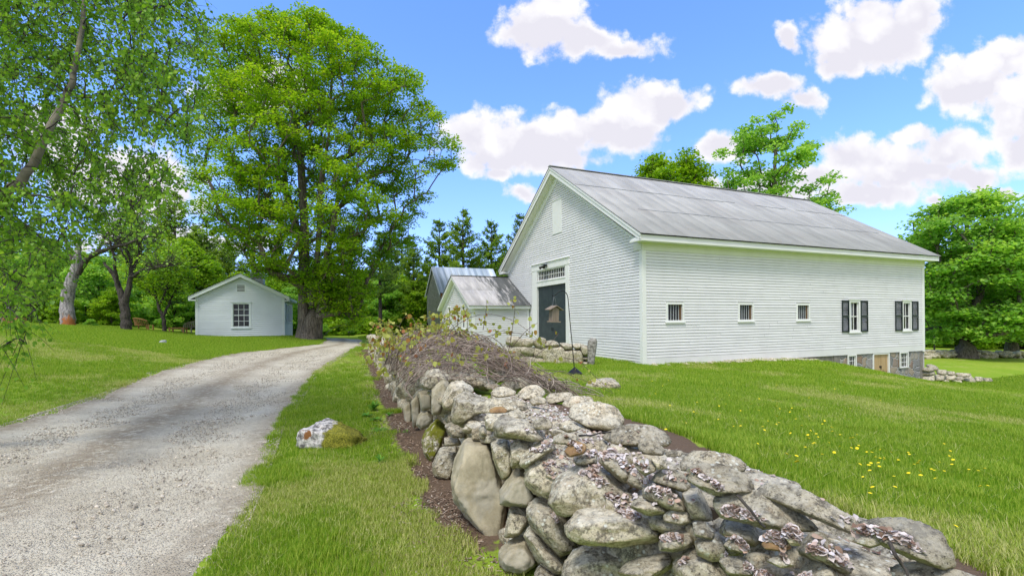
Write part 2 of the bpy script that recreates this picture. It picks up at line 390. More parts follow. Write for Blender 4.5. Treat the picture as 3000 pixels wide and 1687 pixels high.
def f_leaf(c1, c2, c3, tr=.35, rough=.5, bright=None):
    """c1 dark, c2 mid, c3 yellow tint; per leaf colour from the mesh attribute rnd"""
    def fn(t):
        r = attr(t, 'rnd')
        c = t.ramp(r, [(0, c1), (.55, c2), (1, c3)])
        t.n.remove(t.b)
        d = t.node('ShaderNodeBsdfPrincipled', {'Base Color': c, 'Roughness': rough, 'Specular IOR Level': .25})
        tl = t.node('ShaderNodeBsdfTranslucent', {'Color': t.mix(1.0, c, (1.25, 1.25, .6), 'MULTIPLY')})
        mx = t.node('ShaderNodeMixShader', (tr, d, tl)); t.l.new(mx, t.o.inputs[0])
    return fn
def matleaf(name, *a, **k):
    m = bpy.data.materials.new(name); m.use_nodes = True; t = NT(m.node_tree); t.n.clear()
    t.o = t.n.new('ShaderNodeOutputMaterial'); t.b = t.n.new('ShaderNodeBsdfPrincipled'); f_leaf(*a, **k)(t); return m
M['maple'] = matleaf('maple_leaves', (.11, .25, .012), (.26, .46, .02), (.50, .62, .04), tr=.5)
M['maple2'] = matleaf('deep_green_maple_leaves', (.16, .36, .07), (.31, .55, .10), (.50, .70, .14), tr=.58)
M['birch'] = matleaf('birch_leaves', (.09, .22, .02), (.19, .38, .03), (.38, .56, .06), tr=.42)
M['bright'] = matleaf('spring_green_leaves', (.13, .28, .015), (.28, .48, .025), (.52, .66, .05), tr=.5)
M['pine'] = matleaf('pine_needles', (.10, .20, .03), (.22, .36, .05), (.40, .54, .08), tr=.55)
M['pine2'] = matleaf('blue_pine_needles', (.10, .18, .05), (.19, .31, .075), (.34, .46, .11), tr=.55)
M['grass'] = matleaf('lawn_blades', (.14, .28, .015), (.27, .44, .03), (.50, .57, .10), tr=.45)
M['drygrass'] = matleaf('lawn_blades_with_straw', (.20, .30, .02), (.36, .43, .07), (.68, .62, .34), tr=.3)
M['vineleaf'] = matleaf('vine_leaves', (.42, .13, .06), (.36, .36, .06), (.52, .56, .16), tr=.4)
M['weed'] = matleaf('weed_leaves', (.07, .20, .03), (.13, .34, .04), (.25, .45, .06), tr=.35)
M['moss'] = matleaf('moss', (.10, .12, .01), (.2, .22, .02), (.34, .33, .05), tr=.2)
def f_litter(c):
    def fn(t):
        r = attr(t, 'rnd'); t.set(Base_Color=t.ramp(r, c), Roughness=.75)
    return fn
M['litter'] = mat('dry_leaf_litter', f_litter([(0, (.14, .08, .055)), (.22, (.36, .26, .20)), (.42, (.52, .46, .44)), (.85, (.70, .66, .67)), (1, (.42, .25, .16))]))
M['mulch'] = mat('twig_and_bark_litter', f_litter([(0, (.07, .045, .03)), (.5, (.19, .125, .085)), (.85, (.34, .25, .18)), (1, (.5, .42, .34))]))
M['pebble'] = mat('driveway_pebbles', f_litter([(0, (.30, .27, .22)), (.4, (.50, .45, .37)), (.8, (.64, .58, .48)), (1, (.80, .76, .68))]))
M['petal'] = mat('dandelion_yellow', lambda t: t.set(Base_Color=(.85, .68, .01), Roughness=.6))
M['stalk'] = mat('dandelion_stalk', lambda t: t.set(Base_Color=(.14, .26, .03), Roughness=.6))
def f_bark(c1, c2, sc=(14, 14, 3), bump=.8):
    def fn(t):
        n = t.noise(scalev(t, t.obj, sc), 1, 6, .7, .5); k = t.noise(t.obj, 1.5, 3)
        c = t.mix(t.rng(n, .38, .62), c1, c2); c = t.mix(t.math('MULTIPLY', t.rng(k, .5, .7), .4), c, tuple(x * .6 for x in c1)); t.set(Base_Color=c, Roughness=.95); t.bump(n, bump, .04)
    return fn
M['bark'] = mat('grey_brown_bark', f_bark((.075, .062, .052), (.22, .185, .155)))
M['darkbark'] = mat('dark_apple_bark', f_bark((.030, .026, .024), (.10, .088, .078)))
M['pinebark'] = mat('pine_bark', f_bark((.05, .042, .038), (.15, .125, .11)))
def f_birchbark(t):
    n = t.noise(scalev(t, t.obj, (3, 3, 16)), 1, 5, .7); k = t.noise(t.obj, 2.6, 4)
    c = t.mix(t.rng(k, .35, .7), (.27, .24, .19), (.13, .115, .095)); c = t.mix(t.rng(n, .57, .66), c, (.05, .042, .035)); t.set(Base_Color=c, Roughness=.8); t.bump(n, .4, .02)
M['birchbark'] = mat('birch_bark', f_birchbark)
def f_dead(t):
    n = t.noise(scalev(t, t.obj, (9, 9, 1.6)), 1, 6, .7, .8); s = t.n.new('ShaderNodeSeparateXYZ'); t.l.new(t.obj, s.inputs[0])
    low = t.math('ADD', t.rng(s.outputs[2], 1.6, .1), t.math('MULTIPLY', t.math('SUBTRACT', t.noise(scalev(t, t.obj, (3, 3, .8)), 1, 4), .5), 3.2))
    c = t.mix(t.rng(n, .38, .62), (.42, .39, .40), (.14, .13, .14)); c = t.mix(t.rng(low, .75, 1.1), c, (.40, .15, .05)); t.set(Base_Color=c, Roughness=.9); t.bump(n, .8, .05)
M['deadwood'] = mat('bleached_dead_wood', f_dead)
M['vine'] = mat('vine_stems', lambda t: t.set(Base_Color=t.ramp(attr(t, 'rnd'), [(0, (.10, .072, .058)), (.5, (.26, .20, .165)), (1, (.47, .40, .34))]), Roughness=.8))
def f_ground(t):
    n = t.noise(t.pos, .35, 5, .6); f = t.noise(t.pos, 5, 5, .7); g = t.noise(scalev(t, t.pos, (1, 1, 1)), 60, 4, .7)
    c = t.mix(t.rng(n, .35, .65), (.225, .355, .028), (.30, .395, .05))
    c = t.mix(t.math('MULTIPLY', t.rng(f, .45, .7), .4), c, (.14, .27, .014))
    c = t.mix(t.math('MULTIPLY', t.rng(g, .52, .65), .5), c, (.11, .20, .014)); c = t.mix(t.math('MULTIPLY', t.rng(g, .46, .38), .5), c, (.30, .42, .05))
    dry = t.math('MULTIPLY', t.rng(t.noise(t.pos, .8, 4, .65), .58, .72), .5)
    c = t.mix(dry, c, (.50, .47, .20))
    # bare soil strip against the wall (attribute painted where the soil lies)
    sv = attr(t, 'soil'); sn = t.math('ADD', sv, t.math('MULTIPLY', t.math('SUBTRACT', t.noise(t.pos, 7, 5, .7), .5), .9))
    soil = t.mix(t.noise(t.pos, 50, 6, .75), (.035, .024, .018), (.26, .185, .13))
    c = t.mix(t.rng(sn, .40, .60), c, soil)
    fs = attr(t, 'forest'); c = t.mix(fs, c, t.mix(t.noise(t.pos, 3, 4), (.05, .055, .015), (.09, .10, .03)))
    t.set(Base_Color=c, Roughness=.95); t.set(**{'Specular_IOR_Level': .1}); t.bump(t.math('ADD', f, t.math('MULTIPLY', g, .6)), .7, .04)
M['ground'] = mat('meadow_ground', f_ground)
def f_road(t):
    n = t.noise(t.pos, .9, 4, .6); f = t.noise(t.pos, 9, 6, .75); g = t.noise(t.pos, 85, 4, .75)
    v = t.voro(t.pos, 70); vc = t.n.new('ShaderNodeSeparateColor'); t.l.new(t.voro(t.pos, 70, out=1), vc.inputs[0])
    c = t.mix(t.rng(n, .35, .65), (.57, .52, .405), (.70, .655, .53))
    tr = attr(t, 'track')
    c = t.mix(t.math('MULTIPLY', t.rng(f, .5, .66), .35), c, (.33, .28, .21))
    peb = t.ramp(vc.outputs[0], [(0, (.26, .245, .22)), (.5, (.50, .47, .41)), (1, (.74, .72, .66))])
    c = t.mix(t.math('MULTIPLY', t.rng(v, .5, .2), t.math('ADD', .30, t.math('MULTIPLY', t.rng(f, .4, .6), .4))), c, peb)
    c = t.mix(t.math('MULTIPLY', t.rng(g, .5, .68), .5), c, (.26, .23, .19))
    mid = t.math('MULTIPLY', tr, t.rng(f, .34, .52)); c = t.mix(t.math('MULTIPLY', mid, .75), c, (.27, .215, .15))
    t.set(Base_Color=c, Roughness=.95); t.set(**{'Specular_IOR_Level': .1}); t.bump(t.math('ADD', t.math('MULTIPLY', f, .7), t.math('ADD', t.math('MULTIPLY', g, .5), t.rng(v, .5, .1))), .8, .025)
M['road'] = mat('packed_gravel', f_road)
# ------------------------------------------------------------------ terrain
FACE = np.array([(-12.2, 39.0), (-7.4, 24.8), (-4.66, 16.8), (-1.81, 8.3), (-.14, 3.55), (.78, 2.2), (1.7, .6), (2.1, -1.5)])  # left face of the long wall, at its foot
def face_d(x, y):
    """signed distance to the left face of the wall (positive = inside the wall / lawn side), and position along it"""
    x = np.asarray(x, float); y = np.asarray(y, float); best = np.full(np.broadcast(x, y).shape, 1e9); sgn = np.ones_like(best); s_at = np.zeros_like(best); s0 = 0
    for (ax, ay), (bx, by) in zip(FACE[:-1], FACE[1:]):
        dx, dy = bx - ax, by - ay; L = math.hypot(dx, dy)
        t = np.clip(((x - ax) * dx + (y - ay) * dy) / L ** 2, 0, 1); ex, ey = x - ax - t * dx, y - ay - t * dy
        d = np.hypot(ex, ey); cr = ex * dy - ey * dx
        cr = (x - ax) * -dy + (y - ay) * dx      # >0 on the left of travel (travelling towards the camera: left = lawn side)
        m = d < best; best = np.where(m, d, best); sgn = np.where(m, np.sign(cr), sgn); s_at = np.where(m, s0 + t * L, s_at); s0 += L
    return best * sgn, s_at
PL = [(-.5,3,-1.75),(-.3,0,-1.75),(-2,3.5,-1.75),(-3,5.5,-1.75),(-1.5,7,-1.74),(-4,9,-1.72),(-5.5,13,-1.68),(-7.5,20,-1.6),(-8.5,26,-1.52),(-8,7.7,-1.66),(-12,19,-1.5),(-10,11.5,-1.6),(-14,26,-1.38),
 (-6,0,-1.75),(-12,7,-1.3),(-14,12,-1.15),(-16,18,-.98),(-20,20,-.55),(-27.7,30,-.1),(-23.8,30,-.42),(-22.3,34.5,-.88),(-15.6,33.6,-1.0),(-19,33,-1.0),(-13.9,32.6,-1.15),(-12,40,-1.45),(-12,60,-1.6),(-35,30,.1),(-30,42,-.3),(-45,60,-.3),
 (-22,45,-1.1),(-9,34,-1.5),(-9,50,-1.6),(0,60,-1.7),(-20,80,-1.6),(10,90,-2.4),(-60,90,-.5),(-25,0,-.8),(-12,30,-1.3)]
PR = [(1.25,5.6,-1.12),(1.6,4.8,-1.13),(1.8,3.6,-1.13),(1.9,2.9,-1.13),(2.1,2.2,-1.12),(2.6,0,-1.1),(1.6,12.6,-1.44),(.5,9,-1.28),(5.01,18.6,-1.775),(3.6,21.9,-1.66),(0,28,-1.6),(-4,24,-1.6),(-9.5,34,-1.55),(-5,20,-1.5),
 (6,19.1,-1.79),(9,20.2,-1.80),(11.6,21.35,-1.83),(14,22.4,-1.98),(15.6,23.1,-2.25),(18.4,24.3,-2.9),(22,25.8,-3.45),(20,21.5,-3.2),(15,19,-2.42),(15,12,-2.35),(8,8,-1.85),(4,4,-1.42),(8,14,-1.9),(25,20,-3.6),(36,38,-3.3),(10,3,-1.95),(18,4,-2.6),(30,8,-3.6),(40,60,-3.4),(60,40,-4.2),(24,34,-3.2),(10,45,-2.0),(-5,45,-1.6),(60,90,-3.6),(5,-2,-1.5)]
def tps(P):
    P = np.array(P, float); X = P[:, :2]; n = len(X); r = np.hypot(*(X[:, None] - X[None]).transpose(2, 0, 1)); K = r ** 2 * np.log(r + 1e-9) + np.eye(n) * .12
    A = np.zeros((n + 3, n + 3)); A[:n, :n] = K; A[:n, n] = 1; A[:n, n + 1:] = X; A[n, :n] = 1; A[n + 1:, :n] = X.T
    c = np.linalg.solve(A, np.concatenate([P[:, 2], [0] * 3]))
    def f(x, y):
        x = np.asarray(x, float); y = np.asarray(y, float); sh = x.shape; q = np.stack([x.ravel(), y.ravel()], 1); o = np.empty(len(q))
        for i in range(0, len(q), 20000):
            d = np.hypot(*(q[i:i + 20000, None] - X[None]).transpose(2, 0, 1)); o[i:i + 20000] = (d ** 2 * np.log(d + 1e-9)) @ c[:n] + c[n] + q[i:i + 20000] @ c[n + 1:]
        return o.reshape(sh)
    return f
fL, fR = tps(PL), tps(PR)
def sstep(x, a, b): t = np.clip((x - a) / (b - a), 0, 1); return t * t * (3 - 2 * t)
def H(x, y):
    """world height of the ground"""
    x = np.asarray(x, float); y = np.asarray(y, float); d, s = face_d(x, y)
    cx, cy = np.clip(x, -60, 62), np.clip(y, -6, 92)
    k = sstep(d, .12, .9)
    z = fL(cx, cy) * (1 - k) + fR(cx, cy) * k
    far = sstep(np.hypot(x, y), 95, 140); z = z * (1 - far) + (-2.2) * far
    return EYE + np.clip(z, -5, .6)
# driveway edges (x,y)
RE = np.array([(-1.2,-2),(-1.55,1.5),(-2.15,3.4),(-2.85,5.3),(-3.95,8.1),(-5.2,12.),(-6.4,15.6),(-7.3,19.3),(-8.0,23.),(-9.2,29.5),(-10.6,34),(-12.,38.)])
LE = np.array([(-6.3,-2),(-6.8,2),(-7.4,5),(-8.15,7.7),(-9.4,11.2),(-10.9,14.6),(-12.3,19.2),(-13.1,23.0),(-12.6,26.6),(-11.6,29.2),(-12.6,32.6),(-14.4,36.5)])
def resample(P, n):
    s = np.concatenate([[0], np.cumsum(np.hypot(*np.diff(P, axis=0).T))]); s /= s[-1]; t = np.linspace(0, 1, n) ** 1.5
    return np.stack([np.interp(t, s, P[:, 0]), np.interp(t, s, P[:, 1])], 1)
NR, NC = 420, 90
le, re_ = resample(LE, NR), resample(RE, NR)
for e, sd_ in ((le, 3), (re_, 9)):
    q = np.c_[e, np.zeros(len(e))]; e[:, 0] += .16 * fbm(q * 1.3, sd_, 4) + .05 * vnoise(q * 7, sd_ + 5)
tt = np.linspace(0, 1, NC); RX = le[:, None] * (1 - tt[None, :, None]) + re_[:, None] * tt[None, :, None]
rz = H(RX[..., 0], RX[..., 1]) + .018 + .012 * fbm(np.c_[RX.reshape(-1, 2) * 2.2, np.zeros(NR * NC)], 4).reshape(NR, NC)
rz += -.02 * np.exp(-((tt - .27) / .09) ** 2)[None] - .02 * np.exp(-((tt - .76) / .09) ** 2)[None] + .012 * np.exp(-((tt - .5) / .1) ** 2)[None]
rz -= .03 * (np.exp(-(tt / .012) ** 2) + np.exp(-((1 - tt) / .012) ** 2))[None]
trk = np.broadcast_to(np.exp(-((tt - .50) / .10) ** 2) + np.exp(-((tt - .03) / .06) ** 2) + .7 * np.exp(-((tt - .97) / .05) ** 2), (NR, NC))
def gridF(n, m): i = np.arange(n - 1)[:, None] * m + np.arange(m - 1)[None]; return np.stack([i, i + 1, i + m + 1, i + m], -1).reshape(-1, 4)
drive = mesh_np('driveway', np.c_[RX.reshape(-1, 2), rz.ravel()], gridF(NR, NC), M['road'], smooth=True, attr={'track': trk.ravel()}); tag(drive, kind='structure')
def in_road(x, y, pad=0.):
    """signed: >0 inside by that many metres (approx)"""
    # use y as the parameter (edges are monotone in y)
    xl = np.interp(y, LE[:, 1], LE[:, 0]); xr = np.interp(y, RE[:, 1], RE[:, 0])
    return np.minimum(x - xl, xr - x)
def axis(fine0, fine1, step, g, end):
    a = [fine0]
    while a[-1] < fine1: a.append(a[-1] + step)
    st = step
    while a[-1] < end: st *= g; a.append(a[-1] + st)
    return np.array(a)
gx = np.concatenate([-axis(0, 16, .13, 1.09, 900)[::-1][:-1], axis(0, 16, .13, 1.09, 900)]); gy = np.concatenate([[-300, -80, -30, -12, -6, -3, -1.5, -.6], axis(0, 24, .13, 1.07, 900)])
GX, GY = np.meshgrid(gx, gy); hz = H(GX, GY); d_, s_ = face_d(GX, GY)
soilv = sstep(d_, -.50 , -.12) * (GY < 27) * sstep(GY, 2.6, 4.8)
soilv = np.where(d_ > .15, 0, soilv); soilv = np.maximum(soilv, .8 * np.exp(-((GX + 2.4) ** 2 + (GY - 7.4) ** 2) / .35))
inr = in_road(GX, GY); hz = hz - .10 * sstep(inr, .12, .5) * (GY < 37) * (GY > -1)
q = np.c_[GX.ravel(), GY.ravel(), np.zeros(GX.size)]; hz += (.02 * fbm(q * .9, 21, 3)).reshape(GX.shape) * (1 - sstep(inr, -.3, 0)) * (np.hypot(GX, GY) < 60)
BX, BYY = (1400, 1500, 1560, 1690, 1880, 2080, 2390, 2700), (930, 975, 1060, 1100, 1190, 1290, 1420, 1560)
pxg = 1288 + 1218 * GX / np.maximum(GY, .3); pyg = 816 - 1218 * (hz - EYE) / np.maximum(GY, .3) - .0085 * (pxg - 1288)
soilv = np.where((d_ > .15) & (d_ < 2.3) & (GY < 6.6) & (GY > -1) & ((pyg > np.interp(pxg, BX, BYY) - 6) | (pxg < 1400) | (GY < .4) & (d_ < 1.2)), 1., soilv)
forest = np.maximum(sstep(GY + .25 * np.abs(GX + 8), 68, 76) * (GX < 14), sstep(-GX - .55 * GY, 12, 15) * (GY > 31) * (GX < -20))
ground = mesh_np('ground', np.c_[GX.ravel(), GY.ravel(), hz.ravel()], gridF(*GX.shape), M['ground'], smooth=True, attr={'soil': soilv.ravel(), 'forest': forest.ravel()}); tag(ground, kind='structure')

# ------------------------------------------------------------------ building helpers
_rj = random.Random(77)
def rows(mb, L, z0, z1, expo, fn, lo=lambda z: 0., hi=None, holes=(), lip=.022, gap=.019):
    """clapboard rows; fn(u,z,out)->xyz ; lo/hi give the wall's extent at height z; holes (u0,u1,z0,z1)"""
    z = z0; hi = hi or (lambda z: L); lip0 = lip
    while z < z1 - 1e-6:
        zt = min(z + expo, z1); zm = (z + zt) / 2
        a, b = lo(zm), hi(zm)
        if b - a > .05:
            seg = [(a, b)]
            for u0, u1, h0, h1 in holes:
                if zm > h0 and zm < h1:
                    seg = [s for (p, q) in seg for s in ((p, min(q, u0)), (max(p, u1), q)) if s[1] - s[0] > .01]
            cut = []
            for p, q in seg:
                u_ = p
                while q - u_ > 5.2: w__ = _rj.uniform(2.2, 4.6); cut.append((u_, u_ + w__, p, q)); u_ += w__ + .005
                cut.append((u_, q, p, q))
            for p, q, p_, q_ in cut:
                lip = lip0 + _rj.uniform(-.003, .004)
                pt = max(p, lo(zt)) if p == a else p; qt = min(q, hi(zt)) if q == b else q
                pb = lo(z) if p == a else p; qb = hi(z) if q == b else q
                g = z + gap
                mb.poly(fn(pb, g, lip), fn(qb, g, lip), fn(qt, zt, .006), fn(pt, zt, .006))
                mb.poly(fn(pb, g, -.03), fn(qb, g, -.03), fn(qb, g, lip), fn(pb, g, lip))
                mb.poly(fn(pb, z, -.03), fn(qb, z, -.03), fn(qb, g, -.03), fn(pb, g, -.03)); mb.poly(fn(pb, z, .006), fn(qb, z, .006), fn(qb, z, -.03), fn(pb, z, -.03))
        z = zt
def shingles(name, fn, lo, hi, z0, z1, parent, m, rng, expo=.14, wid=.16):
    V = []; F = []; A = []; z = z0; n = 0
    while z < z1:
        a, b = lo(z + expo / 2), hi(z + expo / 2); u = a
        while u < b - .02:
            wd = wid * rng.uniform(.6, 1.4); u2 = min(u + wd, b); r = rng.random(); o = .022 + .008 * rng.random()
            P = [fn(u + .004, z, o), fn(u2 - .004, z, o), fn(u2 - .004, z + expo, .004), fn(u + .004, z + expo, .004), fn(u, z, 0), fn(u2, z, 0)]
            V += P; F += [[n, n + 1, n + 2, n + 3], [n + 4, n + 5, n + 1, n]]; A += [r] * 6; n += 6; u = u2
        z += expo
    return mesh_np(name, V, F, m, parent, attr={'rnd': A})
def window(parent, fn, u0, u1, z0, z1, cols, nrows, frame=.10, sill=True, glass=None, mun=.022, name='window', depth=.05, sash=.035, header=False, bars=False, trim='trim', inner=None):
    """u,z frame rectangle incl. casing; fn(u,z,out). returns the frame object (part) with pane sub-part"""
    f = MB()
    def bx(a, b, c, d, o0, o1):
        P = [fn(u, z, o) for o in (o0, o1) for u, z in ((a, c), (b, c), (b, d), (a, d))]
        f.add(P, [(0,1,2,3),(4,5,6,7),(0,1,5,4),(1,2,6,5),(2,3,7,6),(3,0,4,7)])
    bx(u0, u0 + frame, z0, z1, 0, .035); bx(u1 - frame, u1, z0, z1, 0, .035); bx(u0 + frame, u1 - frame, z1 - frame, z1, 0, .035); bx(u0 + frame, u1 - frame, z0, z0 + frame * .6, 0, .035)
    if header: bx(u0 - .03, u1 + .03, z1, z1 + .04, 0, .07)
    # reveals run from the casing back to the sash
    i0, i1, j0, j1 = u0 + frame, u1 - frame, z0 + frame * .6, z1 - frame
    for P in (((i0, j0), (i0, j1)), ((i1, j0), (i1, j1)), ((i0, j0), (i1, j0)), ((i0, j1), (i1, j1))):
        (a, b), (c, d) = P; f.poly(fn(a, b, .03), fn(c, d, .03), fn(c, d, -.09), fn(a, b, -.09))
    fr = f.build(name, M[trim], parent)
    if sill:
        f = MB(); bx(u0 - .03, u1 + .03, z0 - .05, z0, 0, .075); f.build('sill', M[trim], fr)
    if sash:
        f = MB(); o0, o1 = -.05, -.02
        bx(i0, i0 + sash, j0, j1, o0, o1); bx(i1 - sash, i1, j0, j1, o0, o1); bx(i0 + sash, i1 - sash, j0, j0 + sash * 1.2, o0, o1); bx(i0 + sash, i1 - sash, j1 - sash, j1, o0, o1)
        for k in range(1, cols): u = i0 + (i1 - i0) * k / cols; bx(u - mun / 2, u + mun / 2, j0 + sash, j1 - sash, o0 + .004, o1 - .006)
        for k in range(1, nrows):
            z = j0 + (j1 - j0) * k / nrows; m2 = mun * (1.9 if k == nrows / 2 and nrows % 2 == 0 and nrows > 1 and name == 'window' else 1)
            bx(i0 + sash, i1 - sash, z - m2 / 2, z + m2 / 2, o0 + .002, o1 - .004)
        f.build('sash', M[trim], fr)
    if bars:
        f = MB(); nb = 5
        for k in range(nb): u = i0 + (i1 - i0) * (k + .7) / (nb + .6); bx(u - .011, u + .011, j0, j1, -.075, -.055)
        f.build('bar_grille', M['bars'], fr)
        f = MB(); bx(i1 - .09, i1, j0, j1, -.084, -.03); f.build('inner_jamb', M['jambwood'], fr)
    f = MB(); f.poly(fn(i0, j0, -.085), fn(i1, j0, -.085), fn(i1, j1, -.085), fn(i0, j1, -.085)); f.build('pane', M[glass or 'glass'], fr)
    if inner:
        a, b = inner; f = MB(); f.poly(fn(i0 + (i1 - i0) * a, j0 + .03, -.08), fn(i0 + (i1 - i0) * b, j0 + .03, -.08), fn(i0 + (i1 - i0) * b, j1, -.08), fn(i0 + (i1 - i0) * a, j1, -.08)); f.build('curtain', M['curtain'], fr)
    return fr
M['bars'] = mat('pale_window_bars', lambda t: t.set(Base_Color=(.42, .45, .47), Roughness=.6))
M['jambwood'] = mat('brown_jamb_wood', lambda t: t.set(Base_Color=(.14, .085, .05), Roughness=.8))
def bx_fn(mb, fn, a, b, c, d, o0, o1):
    P = [fn(u, z, o) for o in (o0, o1) for u, z in ((a, c), (b, c), (b, d), (a, d))]
    mb.add(P, [(0,1,2,3),(4,5,6,7),(0,1,5,4),(1,2,6,5),(2,3,7,6),(3,0,4,7)])
def roof_panels(name, x0, x1, y0, z0, y1, z1, m, parent, rng, px=.78, courses=3, thick=.02, ribs=0, wave=.012):
    """sloping sheet roof from eave (y0,z0) to ridge (y1,z1), made of overlapping metal panels"""
    V = []; F = []; A = []; n = 0; L = math.hypot(y1 - y0, z1 - z0); dy, dz = (y1 - y0) / L, (z1 - z0) / L; ny, nz_ = -dz * (1 if y1 > y0 else -1), abs(dy)
    for c in range(courses):
        s0, s1 = L * c / courses - (.05 if c else 0), L * (c + 1) / courses
        x = x0; off = rng.uniform(0, px)
        xs = [x0] + list(np.arange(x0 + off + .25, x1 - .2, px)) + [x1]
        for a, b in zip(xs[:-1], xs[1:]):
            r = rng.random(); j0 = rng.uniform(-.015, .0) if c == 0 else 0; NS = 2
            lift0 = .006 + rng.uniform(0, wave * .4); l1 = .002; la = .003 if c % 2 else .004
            def P(x, s, l): return (x, y0 + dy * s + ny * l, z0 + dz * s + nz_ * l)
            pts = [P(a, s0 + j0, lift0 + la), P(b + .02, s0 + j0, lift0), P(b + .02, s1, l1), P(a, s1, l1 + la), P(a, s0 + j0, lift0 + la - .012), P(b + .02, s0 + j0, lift0 - .012), P(a, s1, l1 - .01)]
            V += pts; F += [[n, n + 1, n + 2, n + 3], [n + 4, n + 5, n + 1, n], [n + 4, n, n + 3, n + 6]]; A += [r] * 7; n += 7
            if ribs:
                for k in range(ribs):
                    xx = a + (b - a) * (k + .5) / ribs
                    V += [P(xx - .02, s0, lift0), P(xx + .02, s0, lift0), P(xx + .02, s1, l1), P(xx - .02, s1, l1), P(xx, s0, lift0 + .03), P(xx, s1, l1 + .03)]
                    F += [[n, n + 4, n + 5, n + 3], [n + 4, n + 1, n + 2, n + 5]]; A += [r] * 6; n += 6
    return mesh_np(name, V, F, m, parent, attr={'rnd': A})

# ------------------------------------------------------------------ the barn
YAW = .4037; BL, BW = 18.43, 13.35; ZB = EYE - 1.764
d2 = Vector((math.cos(YAW), math.sin(YAW), 0)); d1 = Vector((-math.sin(YAW), math.cos(YAW), 0)); BA = Vector((5.01, 18.6, ZB))
barn = tag(empty('barn', BA, YAW), 'large white clapboard barn with grey metal roof and dark green double doors', 'barn')
EO, GO = .4845, .4454; ZE, ZR = 4.963, 9.511; SL = (ZR - ZE) / (BW / 2 + EO)
def roofz(y): return ZE + (min(y, BW - y) + EO) * SL
G = lambda u, z, o: (-o, u, z)           # gable wall (plane x=0), u runs along y
S = lambda u, z, o: (u, -o, z)           # long side wall (plane y=0), u runs along x
rg = random.Random(5)
DO = (5.9, 9.12)
gh = [(DO[0] - .33, DO[1] + .6, -1, 4.55)]
mb = MB(); zsof = 4.72
lo = lambda z: max(0, (z + .28 - ZE) / SL - EO) if z > zsof - .2 else 0
rows(mb, BW, .0, 9.35, .116, G, lo, lambda z: BW - lo(z), [(DO[0] - .3, DO[1] + .62, -1, 4.82), (6.3, 7.22, 6.27, 7.90)], gap=.016)
mb.poly((.3, .1, -.9), (.3, BW, -.9), (.3, BW, ZE), (.3, BW / 2, 9.3), (.3, .1, ZE))  # unseen backing sheet behind the boards, added to stop light leaks
gw = mb.build('gable_wall', M['siding'], barn)
mb = MB(); swh = []
WB = [(1.1, 2.02), (4.95, 5.87), (8.53, 9.44)]
for a, b in WB: swh.append((a + .02, b - .02, 1.70, 2.40))
WS = [(12.2, 13.07), (16.46, 17.28)]
for a, b in WS: swh.append((a + .02, b - .02, 1.12, 2.6))
rows(mb, BL, .26, 4.42, .1155, S, holes=swh)
bx_fn(mb, S, .14, BL - .14, -.03, .262, 0, .022)
mb.build('side_wall', M['siding'], barn)
mb = MB()
mb.poly((BL, 0, -1.6), (BL, BW, -1.6), (BL, BW, ZE), (BL, BW / 2, 9.4), (BL, 0, ZE)); mb.poly((0, BW, -.9), (BL, BW, -.9), (BL, BW, ZE), (0, BW, ZE))
for a, b, z0_, z1_ in [(*w_, 1.7, 2.4) for w_ in WB] + [(*w_, 1.1, 2.6) for w_ in WS]: pass
mb.build('rear_wall', M['siding'], barn)
# corner boards, frieze, cornice
mb = MB()
bx_fn(mb, S, -.028, .16, -.35, 4.42, 0, .028); bx_fn(mb, G, 0, .16, -.35, 4.42, 0, .0285); mb.build('corner_board', M['trim'], barn, .004)
mb = MB(); bx_fn(mb, S, BL - .16, BL + .028, -.08, 4.42, 0, .028); mb.build('corner_board', M['trim'], barn, .004)
mb = MB(); bx_fn(mb, G, BW - .16, BW, -.3, 4.5, 0, .028); mb.build('corner_board', M['trim'], barn, .004)
mb = MB(); bx_fn(mb, S, -.03, BL + .03, 4.42, 4.60, 0, .040); bx_fn(mb, S, -.034, BL + .034, 4.60, 4.72, 0, .055)
bx_fn(mb, G, 0, .5, 4.45, 4.72, 0, .045); mb.build('frieze', M['soffit'], barn, .004)
mb = MB()
for yy0, s_ in ((-EO + .03, 1), (BW + EO - .03, -1)):
    mb.box((-GO + .03, yy0, 4.70), (BL + GO - .03, yy0 + s_ * .03, 4.93)); mb.box((-GO + .0, yy0 - s_ * .03, 4.70), (BL + GO, yy0 - s_ * .002, 4.785))
    mb.box((-GO + .03, yy0 + s_ * .03, 4.705), (BL + GO - .03, s_ * -.001 if s_ > 0 else BW + .001, 4.735))
    e = .62                                               # eave return on the gable
    mb.add([(-GO + .03, yy0 + s_ * .03, 4.74), (-GO + .03, yy0 + s_ * e, 4.74), (-GO + .03, yy0 + s_ * e, 4.80), (-GO + .03, yy0 + s_ * .1, 4.93), (0, yy0 + s_ * .03, 4.74), (0, yy0 + s_ * e, 4.74), (0, yy0 + s_ * e, 4.80), (0, yy0 + s_ * .1, 4.93)],
           [(0,1,2,3),(4,5,6,7),(0,1,5,4),(1,2,6,5),(2,3,7,6),(3,0,4,7)])
    mb.box((-GO + .0, yy0 - s_ * .002, 4.70), (-GO + .028, yy0 + s_ * (e + .02), 4.785))
mb.build('cornice', M['trim'], barn, .004)
